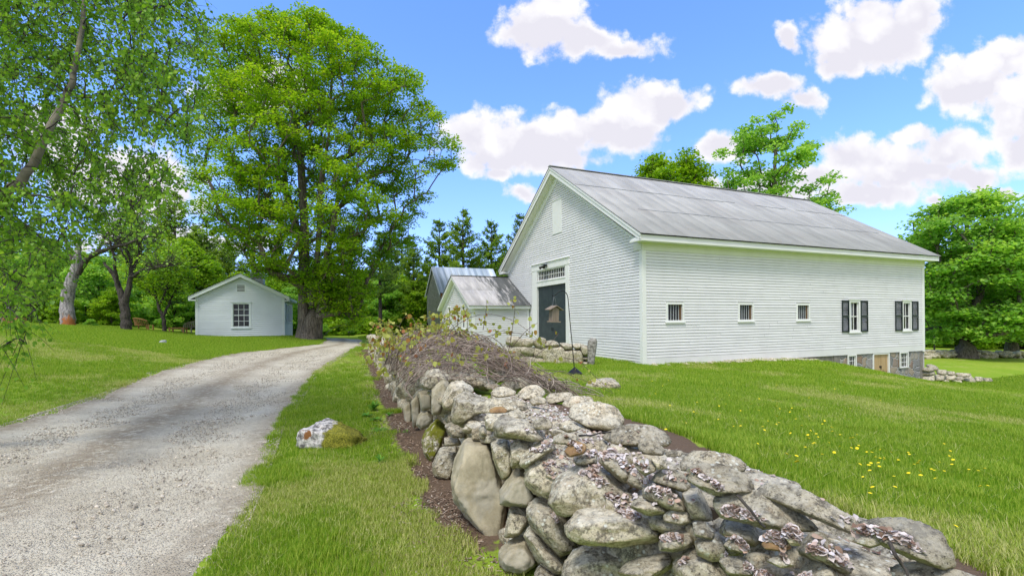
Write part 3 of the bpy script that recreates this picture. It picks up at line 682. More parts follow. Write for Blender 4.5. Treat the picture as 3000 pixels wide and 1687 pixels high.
# rake boards and soffits
nrm_ = math.hypot(1, SL)
for sgn in (0, 1):
    mb = MB(); sof = MB()
    Y = (lambda y: y) if not sgn else (lambda y: BW - y)
    for x0, x1 in ((-GO + .0, -GO + .035), (BL + GO - .035, BL + GO)):
        t1 = .27
        P = [(-EO, ZE - .02), (BW / 2, ZR - .02), (BW / 2, ZR - .02 - t1 * nrm_), (-EO, ZE - .02 - t1 * nrm_ * .8)]
        mb.add([(x, Y(a), b) for x in (x0, x1) for a, b in P], [(0,1,2,3),(4,5,6,7),(0,1,5,4),(1,2,6,5),(2,3,7,6),(3,0,4,7)])
    x0, x1 = -GO - .03, -GO + .0
    P = [(-EO, ZE + .0), (BW / 2, ZR + .0), (BW / 2, ZR - .09 * nrm_), (-EO, ZE - .09 * nrm_)]
    mb.add([(x, Y(a), b) for x in (x0, x1 - .002) for a, b in P], [(0,1,2,3),(4,5,6,7),(0,1,5,4),(1,2,6,5),(2,3,7,6),(3,0,4,7)])
    off = .30 * nrm_
    P = [(-.15, roofz(-.15) - off), (BW / 2, ZR - off)]
    sof.add([(x, Y(a), b) for a, b in P for x in (-GO + .036, 0.0)], [(0,1,3,2)])
    # frieze along the rake on the wall, with a thin bead
    for o0, o1, a0, a1 in ((0, .05, .30, .56), (.0, .075, .30, .37), (0, .062, .535, .565)):
        P = [(.0 if a0 < .5 else .05, 0), (BW / 2, 0)]
        ya = .02
        Q = [(ya, roofz(ya) - a0 * nrm_), (BW / 2, ZR - a0 * nrm_), (BW / 2, ZR - a1 * nrm_), (ya, roofz(ya) - a1 * nrm_)]
        mb.add([(-o, Y(a), b) for o in (o0, o1) for a, b in Q], [(0,1,2,3),(4,5,6,7),(0,1,5,4),(1,2,6,5),(2,3,7,6),(3,0,4,7)])
    mb.build('rake_board', M['trim'], barn, .004); sof.build('soffit', M['soffit'], barn)
roof = roof_panels('roof', -GO - .05, BL + GO + .05, -EO - .06, ZE - .035 * SL + .02, BW / 2, ZR + .03, M['barnroof'], barn, rg, px=.76, courses=1)
roof_panels('rear_slope', -GO - .05, BL + GO + .05, BW + EO + .06, ZE + .0, BW / 2, ZR + .03, M['barnroof'], roof, rg, px=.76, courses=3)
mb = MB(); y0_, z0_, y1_, z1_ = -EO - .06, ZE - .035 * SL + .02, BW / 2, ZR + .03; LL = math.hypot(y1_ - y0_, z1_ - z0_)
for fr_ in (.335, .665):
    x = -GO
    while x < BL + GO - .4:
        w_ = min(rg.uniform(.7, 3.1), BL + GO - x); t = fr_ + rg.uniform(-.006, .006); yy_, zz_ = y0_ + (y1_ - y0_) * t, z0_ + (z1_ - z0_) * t
        if rg.random() < .8: mb.bar((x, yy_ - .010, zz_ + .016), (x + w_ - .02, yy_ - .010, zz_ + .016 + rg.uniform(0, .008)), .05, .012, (0, -.54, .84))
        x += w_
mb.build('lap_joint', M['barnroof'], roof)
mb = MB(); mb.bar((-GO - .06, BW / 2, ZR + .045), (BL + GO + .06, BW / 2, ZR + .045), .26, .03); mb.bar((-GO - .06, BW / 2, ZR + .07), (BL + GO + .06, BW / 2, ZR + .07), .06, .05)
o = mb.build('ridge_cap', M['barnroof'], roof)
# big double door with transom
mb = MB(); fw = .30
bx_fn(mb, G, DO[0] - .32, DO[0], -.3, 4.50, 0, .05); bx_fn(mb, G, DO[1], DO[1] + .62, -.3, 4.50, 0, .05)
bx_fn(mb, G, DO[0], DO[1], 3.60, 3.86, 0, .052); bx_fn(mb, G, DO[0] - .36, DO[1] + .68, 4.50, 4.84, 0, .065); bx_fn(mb, G, DO[0] - .40, DO[1] + .72, 4.84, 4.88, 0, .12)
bx_fn(mb, G, DO[0], DO[1], 3.862, 3.90, 0, .08)
mb.poly(G(DO[1], -.3, .05), G(DO[1], 3.6, .05), G(DO[1], 3.6, -.12), G(DO[1], -.3, -.12)); mb.poly(G(DO[0], -.3, .05), G(DO[0], 3.6, .05), G(DO[0], 3.6, -.12), G(DO[0], -.3, -.12)); mb.poly(G(DO[0], 3.6, .05), G(DO[1], 3.6, .05), G(DO[1], 3.6, -.12), G(DO[0], 3.6, -.12))
mb.build('door_frame', M['trim'], barn, .004)
mid = (DO[0] + DO[1]) / 2 - .03
for a, b, sg in ((DO[0] + .005, mid - .012, 1), (mid + .012, DO[1] - .005, -1)):
    mb = MB(); bx_fn(mb, G, a, b, .0, 3.595, -.11, -.06)
    # diagonal matched boards: thin slanted grooves cut as raised boards
    wdt = .14; n_ = int((b - a + 3.6) / wdt) + 2
    for k in range(n_):
        c = -3.6 + k * wdt
        pts = []
        # board between lines u*sg - z*? (45 degrees)
        def cl(u_of_z): return [(max(a, min(b, u_of_z(z))), z) for z in np.linspace(.02, 3.58, 2)]
        L0 = [(a + c + z * .55 * 1 if sg > 0 else b - c - z * .55, z) for z in np.linspace(.02, 3.58, 24)]
        L1 = [(a + c + wdt - .012 + z * .55 if sg > 0 else b - c - wdt + .012 - z * .55, z) for z in np.linspace(.02, 3.58, 24)]
        for i in range(23):
            q = [L0[i], L1[i], L1[i + 1], L0[i + 1]]; q = [(max(a, min(b, u)), z) for u, z in q]
            if abs(q[0][0] - q[1][0]) + abs(q[2][0] - q[3][0]) > .004: mb.poly(*[G(u, z, -.052) for u, z in q])
    d = mb.build('door_leaf', M['doorgreen'], barn)
    h = MB(); h.tube([G((b if sg > 0 else a) - sg * .07, 1.2, -.03), G((b if sg > 0 else a) - sg * .07, 1.38, -.03)], .012, 6); h.build('handle', M['black'], d)
window(barn, G, DO[0] + .02, DO[1] - .02, 3.90, 4.50, 16, 2, frame=.05, sill=False, mun=.022, name='transom_window', sash=.03)
mb = MB(); bx_fn(mb, G, 6.28, 7.24, 6.26, 7.91, .0, .02)
for k in range(5): u = 6.28 + .192 * k; bx_fn(mb, G, u + .004, u + .188, 6.26, 7.91, .02, .035)
bx_fn(mb, G, 6.24, 7.28, 7.91, 7.95, 0, .06); bx_fn(mb, G, 6.26, 7.26, 6.20, 6.26, 0, .04); mb.build('hay_door', M['trim'], barn)
mb = MB(); mb.tube([(-.03, 7.9, 4.66), (-.22, 7.9, 4.66)], .05, 10); mb.box((-.10, 7.82, 4.6), (-.06, 7.98, 4.74)); l = mb.build('floodlight', M['lampsteel'], barn)
mb = MB()
for s_ in (-1, 1): mb.tube([(-.18, 7.9 + .05 * s_, 4.66), (-.28, 7.9 + .16 * s_, 4.60), (-.36, 7.9 + .24 * s_, 4.54)], [.03, .055, .085], 12)
mb.build('lamp_head', M['black'], l); mb = MB(); mb.box((-.3, 7.74, 4.70), (-.1, 8.06, 4.72)); mb.build('hood', M['black'], l)
for i, (a, b) in enumerate(WB): window(barn, S, a, b, 1.66, 2.44, 1, 1, frame=.095, glass='glass', sash=0, bars=True, name='barred_window')
for i, (a, b) in enumerate(WS):
    wn = window(barn, S, a, b, 1.06, 2.62, 2, 2, frame=.115, header=True, inner=((0, .42) if i == 0 else (0.0, .2)))
    for k, (p, q) in enumerate((((11.68 if i == 0 else 15.86), a - .01), (b + .01, (13.62 if i == 0 else 17.84)))):
        f = MB(); z0_, z1_ = 1.06, 2.60; fr_ = .045
        bx_fn(f, S, p, p + fr_, z0_, z1_, .03, .065); bx_fn(f, S, q - fr_, q, z0_, z1_, .03, .065)
        for zz in (z0_, (z0_ + z1_) / 2 - .06, z1_ - .07): bx_fn(f, S, p + fr_, q - fr_, zz, zz + .07 + (.05 if zz not in (z0_, z1_ - .07) else 0), .03, .065)
        zz = z0_ + .08
        while zz < z1_ - .09:
            if abs(zz - (z0_ + z1_) / 2 + .01) > .09: f.add([S(p + fr_, zz, .030), S(q - fr_, zz, .030), S(q - fr_, zz + .028, .062), S(p + fr_, zz + .028, .062)], [(0, 1, 2, 3)])
            zz += .052
        f.build('shutter', M['shutter'], barn)
# foundation
mb = MB(); CW = [(12.1, 12.76), (14.08, 15.42), (16.24, 16.98)]
us = [11.6, 12.1, 12.76, 14.08, 15.42, 16.24, 16.98, BL - .35]
for a, b in zip(us[:-1], us[1:]):
    if (a, b) in ((12.1, 12.76),): bx_fn(mb, S, a, b, -2.2, -.84, -.3, -.03)
    elif (a, b) == (16.24, 16.98): bx_fn(mb, S, a, b, -2.2, -.86, -.3, -.03)
    elif (a, b) == (14.08, 15.42): pass
    else: bx_fn(mb, S, a, b, -2.2, -.04, -.3, -.03)
mb.box((BL - .33, .03, -2.2), (BL - .05, 6, -.04))
mb.build('stone_foundation', M['foundation'], barn)
mb = MB(); bx_fn(mb, S, 1.5, 11.15, -1.0, -.04, -.3, -.05); bx_fn(mb, S, 11.15, 11.598, -1.5, -.04, -.3, -.02); bx_fn(mb, S, BL - .35, BL - .06, -2.3, -.10, -.3, -.02); mb.box((.05, .05, -1), (.2, BW - .05, -.0)); mb.build('concrete_footing', M['concrete'], barn)
window(barn, S, 12.1, 12.76, -.86, -.035, 3, 3, frame=.06, sill=False, name='cellar_window', sash=.025)
window(barn, S, 16.24, 16.98, -.86, -.035, 3, 3, frame=.06, sill=False, name='cellar_window', sash=.025)
mb = MB(); bx_fn(mb, S, 14.08, 14.15, -1.9, -.04, -.2, .01); bx_fn(mb, S, 15.35, 15.42, -1.9, -.04, -.2, .01); bx_fn(mb, S, 14.15, 15.35, -.10, -.04, -.2, .008); mb.build('cellar_door_frame', M['trim'], barn)
for a, b in ((14.15, 14.74), (14.76, 15.35)):
    mb = MB(); n_ = 4
    for k in range(n_): bx_fn(mb, S, a + (b - a) * k / n_ + .003, a + (b - a) * (k + 1) / n_ - .003, -1.9, -.105, -.10, -.06)
    d = mb.build('cellar_door_leaf', M['cellardoor'], barn)
mb = MB(); bx_fn(mb, S, 14.68, 14.82, -.75, -.68, -.06, -.03); mb.tube([S(14.76, -.72, -.02), S(14.76, -.85, -.02)], .015, 6); mb.build('hasp', M['black'], d)

# ------------------------------------------------------------------ white shed against the barn's gable
def bl(x, y, z): return BA + d2 * x + d1 * y + Vector((0, 0, z))
shed = tag(empty('white_shed', bl(-3.45, 13.37, 0), YAW), 'small white clapboard shed with black-stained grey metal roof joined to the barn gable', 'shed')
sw, sd0, sze, szr = 3.2, 3.45, 2.62, 4.50; seo, sgo = .22, .30; ssl = (szr - sze) / (sw + seo)
SG = lambda u, z, o: (-o, u, z); SS = lambda u, z, o: (u, -sw - o, z)
slo = lambda z: -sw if z < sze - .2 else -(sw - (z + .2 - sze) / ssl + seo)
mb = MB(); rows(mb, 0, .0, 4.35, .116, SG, slo, lambda z: -slo(z), [(-1.85, -1.1, 1.3, 2.65), (1.1, 1.85, 1.3, 2.65)])
mb.poly((.1, -sw, -.5), (.1, sw, -.5), (.1, sw, sze), (.1, 0, szr - .1), (.1, -sw, sze)); mb.build('gable_wall', M['siding'], shed)
mb = MB(); rows(mb, 0, .0, 2.40, .116, SS, lambda z: 0, lambda z: sd0 - .04); mb.poly((0, sw, -.5), (sd0, sw, -.5), (sd0, sw, sze), (0, sw, sze)); mb.build('side_wall', M['siding'], shed)
mb = MB(); bx_fn(mb, SS, -.02, .12, -.3, 2.40, 0, .028); bx_fn(mb, SG, -sw, -sw + .12, -.3, 2.4, 0, .028); bx_fn(mb, SG, sw - .12, sw, -.3, 2.4, 0, .028); bx_fn(mb, SS, sd0 - .18, sd0 - .06, -.3, 2.40, 0, .028)
bx_fn(mb, SS, -.02, sd0 - .05, 2.40, 2.56, 0, .04)
for s_ in (-1, 1):
    mb.box((-sgo + .02, s_ * (sw + seo - .03), sze - .19), (sd0 - .05, s_ * (sw + seo), sze - .02))
    for x0, x1, t0, t1, yo in ((-sgo, -sgo + .03, .02, .20, seo), (-.05, 0, .30, .55, 0)):
        Q = [(sw + yo, sze + (seo - yo) * ssl - t0), (0, szr - t0), (0, szr - t1), (sw + yo, sze + (seo - yo) * ssl - t1)]
        mb.add([(x, s_ * a, b) for x in (x0, x1) for a, b in Q], [(0,1,2,3),(4,5,6,7),(0,1,5,4),(1,2,6,5),(2,3,7,6),(3,0,4,7)])
    mb.poly((-sgo + .03, s_ * (sw + seo), sze - .2), (-sgo + .03, 0, szr - .2), (0, 0, szr - .2), (0, s_ * (sw + seo), sze - .2))
mb.build('eave_trim', M['trim'], shed)
r_ = roof_panels('roof', -sgo - .04, sd0 - .03, -sw - seo - .05, sze - .02, 0, szr + .02, M['shedroof'], shed, rg, px=.66, courses=2, ribs=0, wave=.006)
roof_panels('rear_slope', -sgo - .04, sd0 - .03, sw + seo + .05, sze - .02, 0, szr + .02, M['shedroof'], r_, rg, px=.66, courses=2)
mb = MB(); mb.bar((-sgo - .04, 0, szr + .04), (sd0 - .03, 0, szr + .04), .2, .02); mb.build('ridge_cap', M['shedroof'], r_)
for u in (-1.48, 1.48): window(shed, SG, u - .38, u + .38, 1.3, 2.7, 2, 4, frame=.09, mun=.02)

# ------------------------------------------------------------------ grey shingled house behind
Dh = 41.0; hq = Vector((-.1476 * Dh, Dh, EYE - 1.65)); HW = .1216 * Dh
house = tag(empty('shingled_house', hq, YAW), 'grey shingled house with a steep blue-grey ribbed metal roof behind the white shed', 'house')
hze, hzr, heo, hgo, hl = .0589 * Dh + 1.65, .1183 * Dh + 1.65, .2, .15, 5.6; hs = (hzr - hze) / (HW / 2 + heo)
HG = lambda u, z, o: (-o, u, z); HS = lambda u, z, o: (u, -o, z); rr = random.Random(3)
hlo = lambda z: 0 if z < hze + .1 else (z - hze) / hs - heo + .05
shingles('gable_wall', HG, hlo, lambda z: HW - hlo(z), -.4, hzr - .15, house, M['shingle'], rr)
mb = MB(); mb.poly((.03, 0, -.5), (.03, HW, -.5), (.03, HW, hze), (.03, HW / 2, hzr - .1), (.03, 0, hze)); mb.poly((hl, 0, -.5), (hl, HW, -.5), (hl, HW, hze), (hl, HW / 2, hzr - .1), (hl, 0, hze)); mb.poly((.03, HW, -.5), (hl, HW, -.5), (hl, HW, hze), (.03, HW, hze)); mb.build('rear_wall', M['shingle'], house)
shingles('side_wall', HS, lambda z: 0, lambda z: hl, -.4, hze + .1, house, M['redshingle'], rr)
r_ = roof_panels('roof', -hgo, hl + .1, -heo, hze - .04, HW / 2, hzr, M['blueroof'], house, rg, px=.6, courses=1, ribs=1)
roof_panels('rear_slope', -hgo, hl + .1, HW + heo, hze - .04, HW / 2, hzr, M['blueroof'], r_, rg, px=.6, courses=1, ribs=1)
mb = MB()
for s_, y0_ in ((1, -heo), (-1, HW + heo)):
    Q = [(y0_, hze - .05), (HW / 2, hzr - .01), (HW / 2, hzr - .20), (y0_, hze - .22)]
    mb.add([(x, a, b) for x in (-hgo - .02, -hgo + .02) for a, b in Q], [(0,1,2,3),(4,5,6,7),(0,1,5,4),(1,2,6,5),(2,3,7,6),(3,0,4,7)])
mb.box((-.04, -.04, -.4), (.1, .1, 1.6)); mb.box((-.045, HW - .9, -.3), (-.0, HW - .76, 1.9)); mb.box((-.045, HW - 1.55, -.3), (.0, HW - 1.42, 1.9)); mb.box((-.05, HW - 1.6, 1.9), (.0, HW - .7, 2.05)); mb.build('trim', M['trim'], house)
mb = MB(); mb.box((-.06, HW - .62, 1.25), (-.16, HW - .5, 1.5)); mb.tube([(-.02, HW - .56, 1.55), (-.11, HW - .56, 1.56)], .012, 5); mb.build('wall_lantern', M['black'], house)

# ------------------------------------------------------------------ cottage
cyaw = math.atan2(.332, .943); cP = Vector((-16.0, 34, EYE - .96)); CWD, CDP = 5.36, 5.7
cdir = Vector((math.cos(cyaw), math.sin(cyaw), 0)); cO = cP - cdir * CWD
cot = tag(empty('cottage', cO, cyaw), 'small pale blue clapboard cottage with louvred cupola beside the big maple', 'cottage')
CG = lambda u, z, o: (u, -o, z); CS = lambda u, z, o: (CWD + o, u, z)
cze, czr, ceo, cgo = 2.72, 4.30, .36, .28; cs = (czr - cze) / (CWD / 2 + ceo)
clo = lambda z: 0 if z < cze - .02 + .1 else max(0, (z + .12 - cze) / cs - ceo)
cw = (CWD / 2 - .60, CWD / 2 + .60, .62, 2.36)
mb = MB(); rows(mb, CWD, -.1, czr - .2, .135, CG, clo, lambda z: CWD - clo(z), [(cw[0] + .02, cw[1] - .02, cw[2], cw[3] - .03)], lip=.03, gap=.034); mb.build('gable_wall', M['sidingc'], cot)
sws = [(1.0, 1.75), (2.5, 3.25), (4.0, 4.75)]
mb = MB(); rows(mb, CDP, -.3, 2.45, .135, CS, holes=[(a + .02, b - .02, .9, 2.3) for a, b in sws], lip=.022); mb.build('side_wall', M['siding'], cot)
mb = MB(); mb.poly((0, 0, -.3), (0, CDP, -.3), (0, CDP, cze), (0, 0, cze)); mb.poly((0, CDP, -.3), (CWD, CDP, -.3), (CWD, CDP, cze), (CWD / 2, CDP, czr - .05), (0, CDP, cze)); mb.build('rear_wall', M['sidingc'], cot)
mb = MB(); bx_fn(mb, CG, -.02, .14, -.3, 2.75, 0, .03); bx_fn(mb, CG, CWD - .14, CWD + .03, -.3, 2.7, 0, .03); bx_fn(mb, CS, 0, .12, -.3, 2.6, 0, .031); bx_fn(mb, CS, CDP - .12, CDP, -.3, 2.6, 0, .03); bx_fn(mb, CS, 0, CDP, 2.45, 2.7, 0, .04)
mb.build('corner_board', M['trimc'], cot)
mb = MB()
for s_ in (0, 1):
    X = (lambda x: x) if not s_ else (lambda x: CWD - x)
    Q = [(-ceo, cze), (CWD / 2, czr), (CWD / 2, czr - .24), (-ceo, cze - .24)]
    mb.add([(X(a), y, b) for y in (-cgo, -cgo + .03) for a, b in Q], [(0,1,2,3),(4,5,6,7),(0,1,5,4),(1,2,6,5),(2,3,7,6),(3,0,4,7)])
    mb.poly((X(-ceo), -cgo + .03, cze - .20), (X(CWD / 2), -cgo + .03, czr - .20), (X(CWD / 2), 0, czr - .20), (X(-ceo), 0, cze - .2))
    mb.box((X(-ceo), -cgo + .03, cze - .2), (X(-ceo + .03), CDP + .2, cze - .03)); mb.box((X(-ceo + .03), -cgo + .03, cze - .24), (X(.0), 0, cze - .22)); mb.box((X(-ceo), -cgo + .0, cze - .28), (X(.08), -cgo + .06, cze - .2))
    mb.box((X(-ceo + .03), 0, cze - .235), (X(-.0), CDP, cze - .22))
mb.build('rake_board', M['trimc'], cot)
def roof_x(name, parent, side):
    o = roof_panels(name, -CDP - .25, cgo + .03, (-ceo - .04 if side == 0 else CWD + ceo + .04), cze + .0, CWD / 2, czr + .02, M['rustroof'], parent, rg, px=.3, courses=8)
    me = o.data; co = np.empty(len(me.vertices) * 3, np.float32); me.vertices.foreach_get('co', co); co = co.reshape(-1, 3); co = np.c_[co[:, 1], -co[:, 0], co[:, 2]]; me.vertices.foreach_set('co', co.astype(np.float32).ravel()); me.update(); return o
r_ = roof_x('roof', cot, 0); roof_x('rear_slope', r_, 1)
window(cot, CG, *cw, 3, 4, frame=.10, mun=.028, trim='trimc', header=True)
for a, b in sws: window(cot, CS, a, b, .9, 2.35, 2, 4, frame=.09, mun=.025, trim='trimc')
mb = MB(); bx_fn(mb, CG, 2.38, 2.98, 3.02, 3.62, 0, .03); v = mb.build('gable_vent', M['trimc'], cot)
mb = MB()
for k in range(5): z = 3.1 + k * .095; mb.poly(CG(2.45, z, .034), CG(2.91, z, .034), CG(2.91, z + .05, .036), CG(2.45, z + .05, .036))
mb.build('louver', M['black'], v)
mb = MB(); cx_, cy_ = CWD / 2 + .75, 1.9; mb.box((cx_ - .42, cy_ - .42, 3.6), (cx_ + .42, cy_ + .42, 4.45))
cu = mb.build('cupola', M['trimc'], cot)
mb = MB()
for k in range(5): z = 4.12 + k * .07; mb.box((cx_ - .36, cy_ - .445, z), (cx_ + .36, cy_ - .425, z + .035))
mb.build('louver', M['oldwood'], cu)
mb = MB(); mb.add([(cx_ - .56, cy_ - .56, 4.50), (cx_ + .56, cy_ - .56, 4.50), (cx_ + .56, cy_ + .56, 4.50), (cx_ - .56, cy_ + .56, 4.50), (cx_, cy_, 4.80), (cx_ - .56, cy_ - .56, 4.45), (cx_ + .56, cy_ - .56, 4.45), (cx_ + .56, cy_ + .56, 4.45), (cx_ - .56, cy_ + .56, 4.45)], [(0,1,4),(1,2,4),(2,3,4),(3,0,4),(5,6,1,0),(6,7,2,1),(7,8,3,2),(8,5,0,3),(8,7,6,5)])
mb.build('cupola_roof', M['trim'], cu)
# ------------------------------------------------------------------ stones
def ico(sub):
    bm = bmesh.new(); bmesh.ops.create_icosphere(bm, subdivisions=sub, radius=1); V = np.array([v.co[:] for v in bm.verts]); F = np.array([[v.index for v in f.verts] for f in bm.faces]); bm.free()
    return V / np.linalg.norm(V, axis=1)[:, None], F
ICO = {k: ico(k) for k in (2, 3, 4, 5)}
nrg = np.random.default_rng(11)
def body(planes, sub=4, p=16, seed=0, rough=.05, strata=0, size=.3, axis_=(0, 0, 1), chips=34):
    D, F = ICO[sub]; N = np.array([q[0] for q in planes], float); N /= np.linalg.norm(N, axis=1)[:, None]; Hh = np.array([q[1] for q in planes])
    dot = np.clip(D @ N.T, 0, None) / Hh[None]
    r = (dot ** p).sum(1) ** (-1 / p)
    V = D * r[:, None]
    rc = np.random.default_rng(seed + 7000)
    for _ in range(chips):
        v = rc.normal(0, 1, 3); v /= np.linalg.norm(v); t = V @ v; hm = t.max(); V = V - v[None] * np.clip(t - hm * rc.uniform(.90, .975), 0, None)[:, None]
    n = fbm(V / size * 2.2 + seed * 3.7, seed, 3)
    f2_ = fbm(V / size * 7 + seed * 1.7, seed + 5, 3)
    ridg = 1 - abs(fbm(V / size * 3.3 + seed, seed + 9, 2))
    f3_ = fbm(V / size * 19 + seed * .7, seed + 11, 2); V = V + D * (size * (rough * .6 * n + rough * .42 * f2_ + rough * .40 * (ridg - .6) + rough * .22 * f3_))[:, None]
    if strata:
        h = V @ np.array(axis_); lay = vnoise(np.c_[h / size * 13 + .6 * n, np.zeros(len(h)) + seed, V[:, 0] / size * .8], seed + 3)
        V = V + D * (size * strata * np.round(lay * 2.5) / 2.5)[:, None]
    return V, F
def rand_rock(w, d, h, seed, sub=3, rough=.06, nf=7):
    r = np.random.default_rng(seed); pl = []
    for a in ((1,0,0),(-1,0,0),(0,1,0),(0,-1,0),(0,0,1),(0,0,-1)):
        v = np.array(a, float) + r.normal(0, .16, 3); v /= np.linalg.norm(v); e = abs(v) @ np.array([w, d, h]) / 2 ; pl.append((v, e * r.uniform(.85, 1.0) / max(1, abs(v).sum() ** .5)))
    for _ in range(nf):
        v = r.normal(0, 1, 3); v /= np.linalg.norm(v); e = math.sqrt(((v * np.array([w, d, h]) / 2) ** 2).sum()); pl.append((v, e * r.uniform(.86, 1.1)))
    return body(pl, sub, 30, seed, rough, 0, (w * d * h) ** (1 / 3) / 2)
cnt = [0]
def poly_rock(px, pts, parent, depth, thick=None, kind='F', m='rock', sub=4, strata=0, name='stone', tilt=None, rough=.05):
    """rock whose outline from the verge follows pts (2576 px sketch); a convex body of real thickness standing at 'depth'"""
    cnt[0] += 1; sd = cnt[0]; r = np.random.default_rng(sd + 400)
    pts = [px(*p) for p in pts]; cx = sum(p[0] for p in pts) / len(pts); cy = sum(p[1] for p in pts) / len(pts)
    a, b = ray(cx, cy); fw = Vector((a, 1, b)); L = fw.length; n = -fw / L; e1 = Vector((1, -a, 0)).normalized(); e2 = e1.cross(-n).normalized()
    if e2.z < 0: e2 = -e2
    w0 = (max(p[0] for p in pts) - min(p[0] for p in pts)) / 1218 * depth; h0 = (max(p[1] for p in pts) - min(p[1] for p in pts)) / 1218 * depth
    if thick is None: thick = (.62 * min(w0, h0) + .10) if kind == 'F' else max(.44 * w0, .85 * h0)
    dc = depth + thick * .35
    C = Vector((a * dc, dc, EYE + b * dc)); Q = []
    for p in pts:
        aa, bb = ray(*p); q = Vector((aa * dc, dc, EYE + bb * dc)) - C; Q.append((q.dot(e1), q.dot(e2)))
    hq_ = sorted(Q); up_ = []; lo_ = []
    crs = lambda o_, a_, b_: (a_[0] - o_[0]) * (b_[1] - o_[1]) - (a_[1] - o_[1]) * (b_[0] - o_[0])
    for q in hq_:
        while len(lo_) > 1 and crs(lo_[-2], lo_[-1], q) <= 0: lo_.pop()
        lo_.append(q)
    for q in hq_[::-1]:
        while len(up_) > 1 and crs(up_[-2], up_[-1], q) <= 0: up_.pop()
        up_.append(q)
    Q = lo_[:-1] + up_[:-1]
    mx_ = (max(q[0] for q in Q) + min(q[0] for q in Q)) / 2, (max(q[1] for q in Q) + min(q[1] for q in Q)) / 2
    C = C + e1 * mx_[0] + e2 * mx_[1]; Q = [(q[0] - mx_[0], q[1] - mx_[1]) for q in Q]
    ar = sum(Q[i][0] * Q[(i + 1) % len(Q)][1] - Q[(i + 1) % len(Q)][0] * Q[i][1] for i in range(len(Q)))
    if ar < 0: Q = Q[::-1]
    pl = []; eye = Vector((0, 0, EYE))
    for i in range(len(Q)):
        (x0, y0), (x1, y1) = Q[i], Q[(i + 1) % len(Q)]; dx, dy = x1 - x0, y1 - y0; l = math.hypot(dx, dy)
        if l < 1e-5: continue
        nx, ny = dy / l, -dx / l; Pa = C + e1 * x0 + e2 * y0; Pb = C + e1 * x1 + e2 * y1
        m0 = (Pa - eye).cross(Pb - eye).normalized()
        if m0.dot(e1 * nx + e2 * ny) < 0: m0 = -m0
        Pm = (Pa + Pb) / 2; h = max(m0.dot(Pm - C), .015)
        al = (R(46) if kind == 'T' else R(22)) * max(0, ny) ** .7 + (R(7) if ny <= 0 else 0)
        if tilt is not None and ny > 0: al = R(tilt) * ny
        sh = min(.42 * thick, h * math.cos(al) * .72 / max(math.sin(al), .05)) * (1 if ny > 0 else .2)
        v = (m0 * math.cos(al) + n * math.sin(al)).normalized()
        pl.append((tuple(v), max(.015, h * math.cos(al) - sh * math.sin(al)) * 1.12))
        v = m0 - n * .55; v.normalize(); pl.append((tuple(v), h * 1.0 + thick * .2))
    for ax_, ext in ((e1, w0), (e2, h0)):
        for sg_ in (1, -1): pl.append((tuple(ax_ * sg_), ext / 2 * 1.08))
    pl.append((tuple(n), thick / 2)); pl.append((tuple(-n), thick / 2))
    for _ in range(3):
        v = n + e1 * r.uniform(-.9, .9) + e2 * r.uniform(-.9, .9); v.normalize(); hx = abs(v.dot(e1)) * w0 / 2 + abs(v.dot(e2)) * h0 / 2 + abs(v.dot(n)) * thick / 2; pl.append((tuple(v), hx * r.uniform(.80, .97)))
    V, F = body(pl, sub, 90, sd, rough, strata, (w0 * h0 * thick) ** (1 / 3) / 2)
    o = mesh_np(name, V, F, M[m], parent, smooth=(sub < 5)); o.location = C if parent is None else C - parent.location
    return o
# hull of the long wall used to find how far away each sketched stone lies
def topz(d): return -.72 - .30 * np.clip(d / 1.5, 0, 1.4) ** 1.2
def hull(px, py):
    a, b = ray(px, py); y = np.arange(1.2, 26, .012); d, s = face_d(a * y, y); z = b * y
    ok = (z < topz(d)) & (d > .11 * (z + 1.75)) 
    i = np.argmax(ok); return float(y[i]) if ok.any() else 6.0
Z6 = lambda x, y: (772.8 + x * .4368, 815.8 + y * .4368)
Z7 = lambda x, y: (1288.1 + x * .31817, 987.5 + y * .31817)
Z8 = lambda x, y: (1803.3 + x * .30001, 1030.5 + y * .30001)
Z2 = lambda x, y: (1288.1 + x * .19556, 652.6 + y * .19556)
Z5 = lambda x, y: (1803.3 + x * .326, 601.1 + y * .326)
wall = tag(empty('dry_stone_wall', (-.14, 3.5, 0)), 'long grey dry stone retaining wall running from the bottom edge along the gravel drive', 'stone wall')
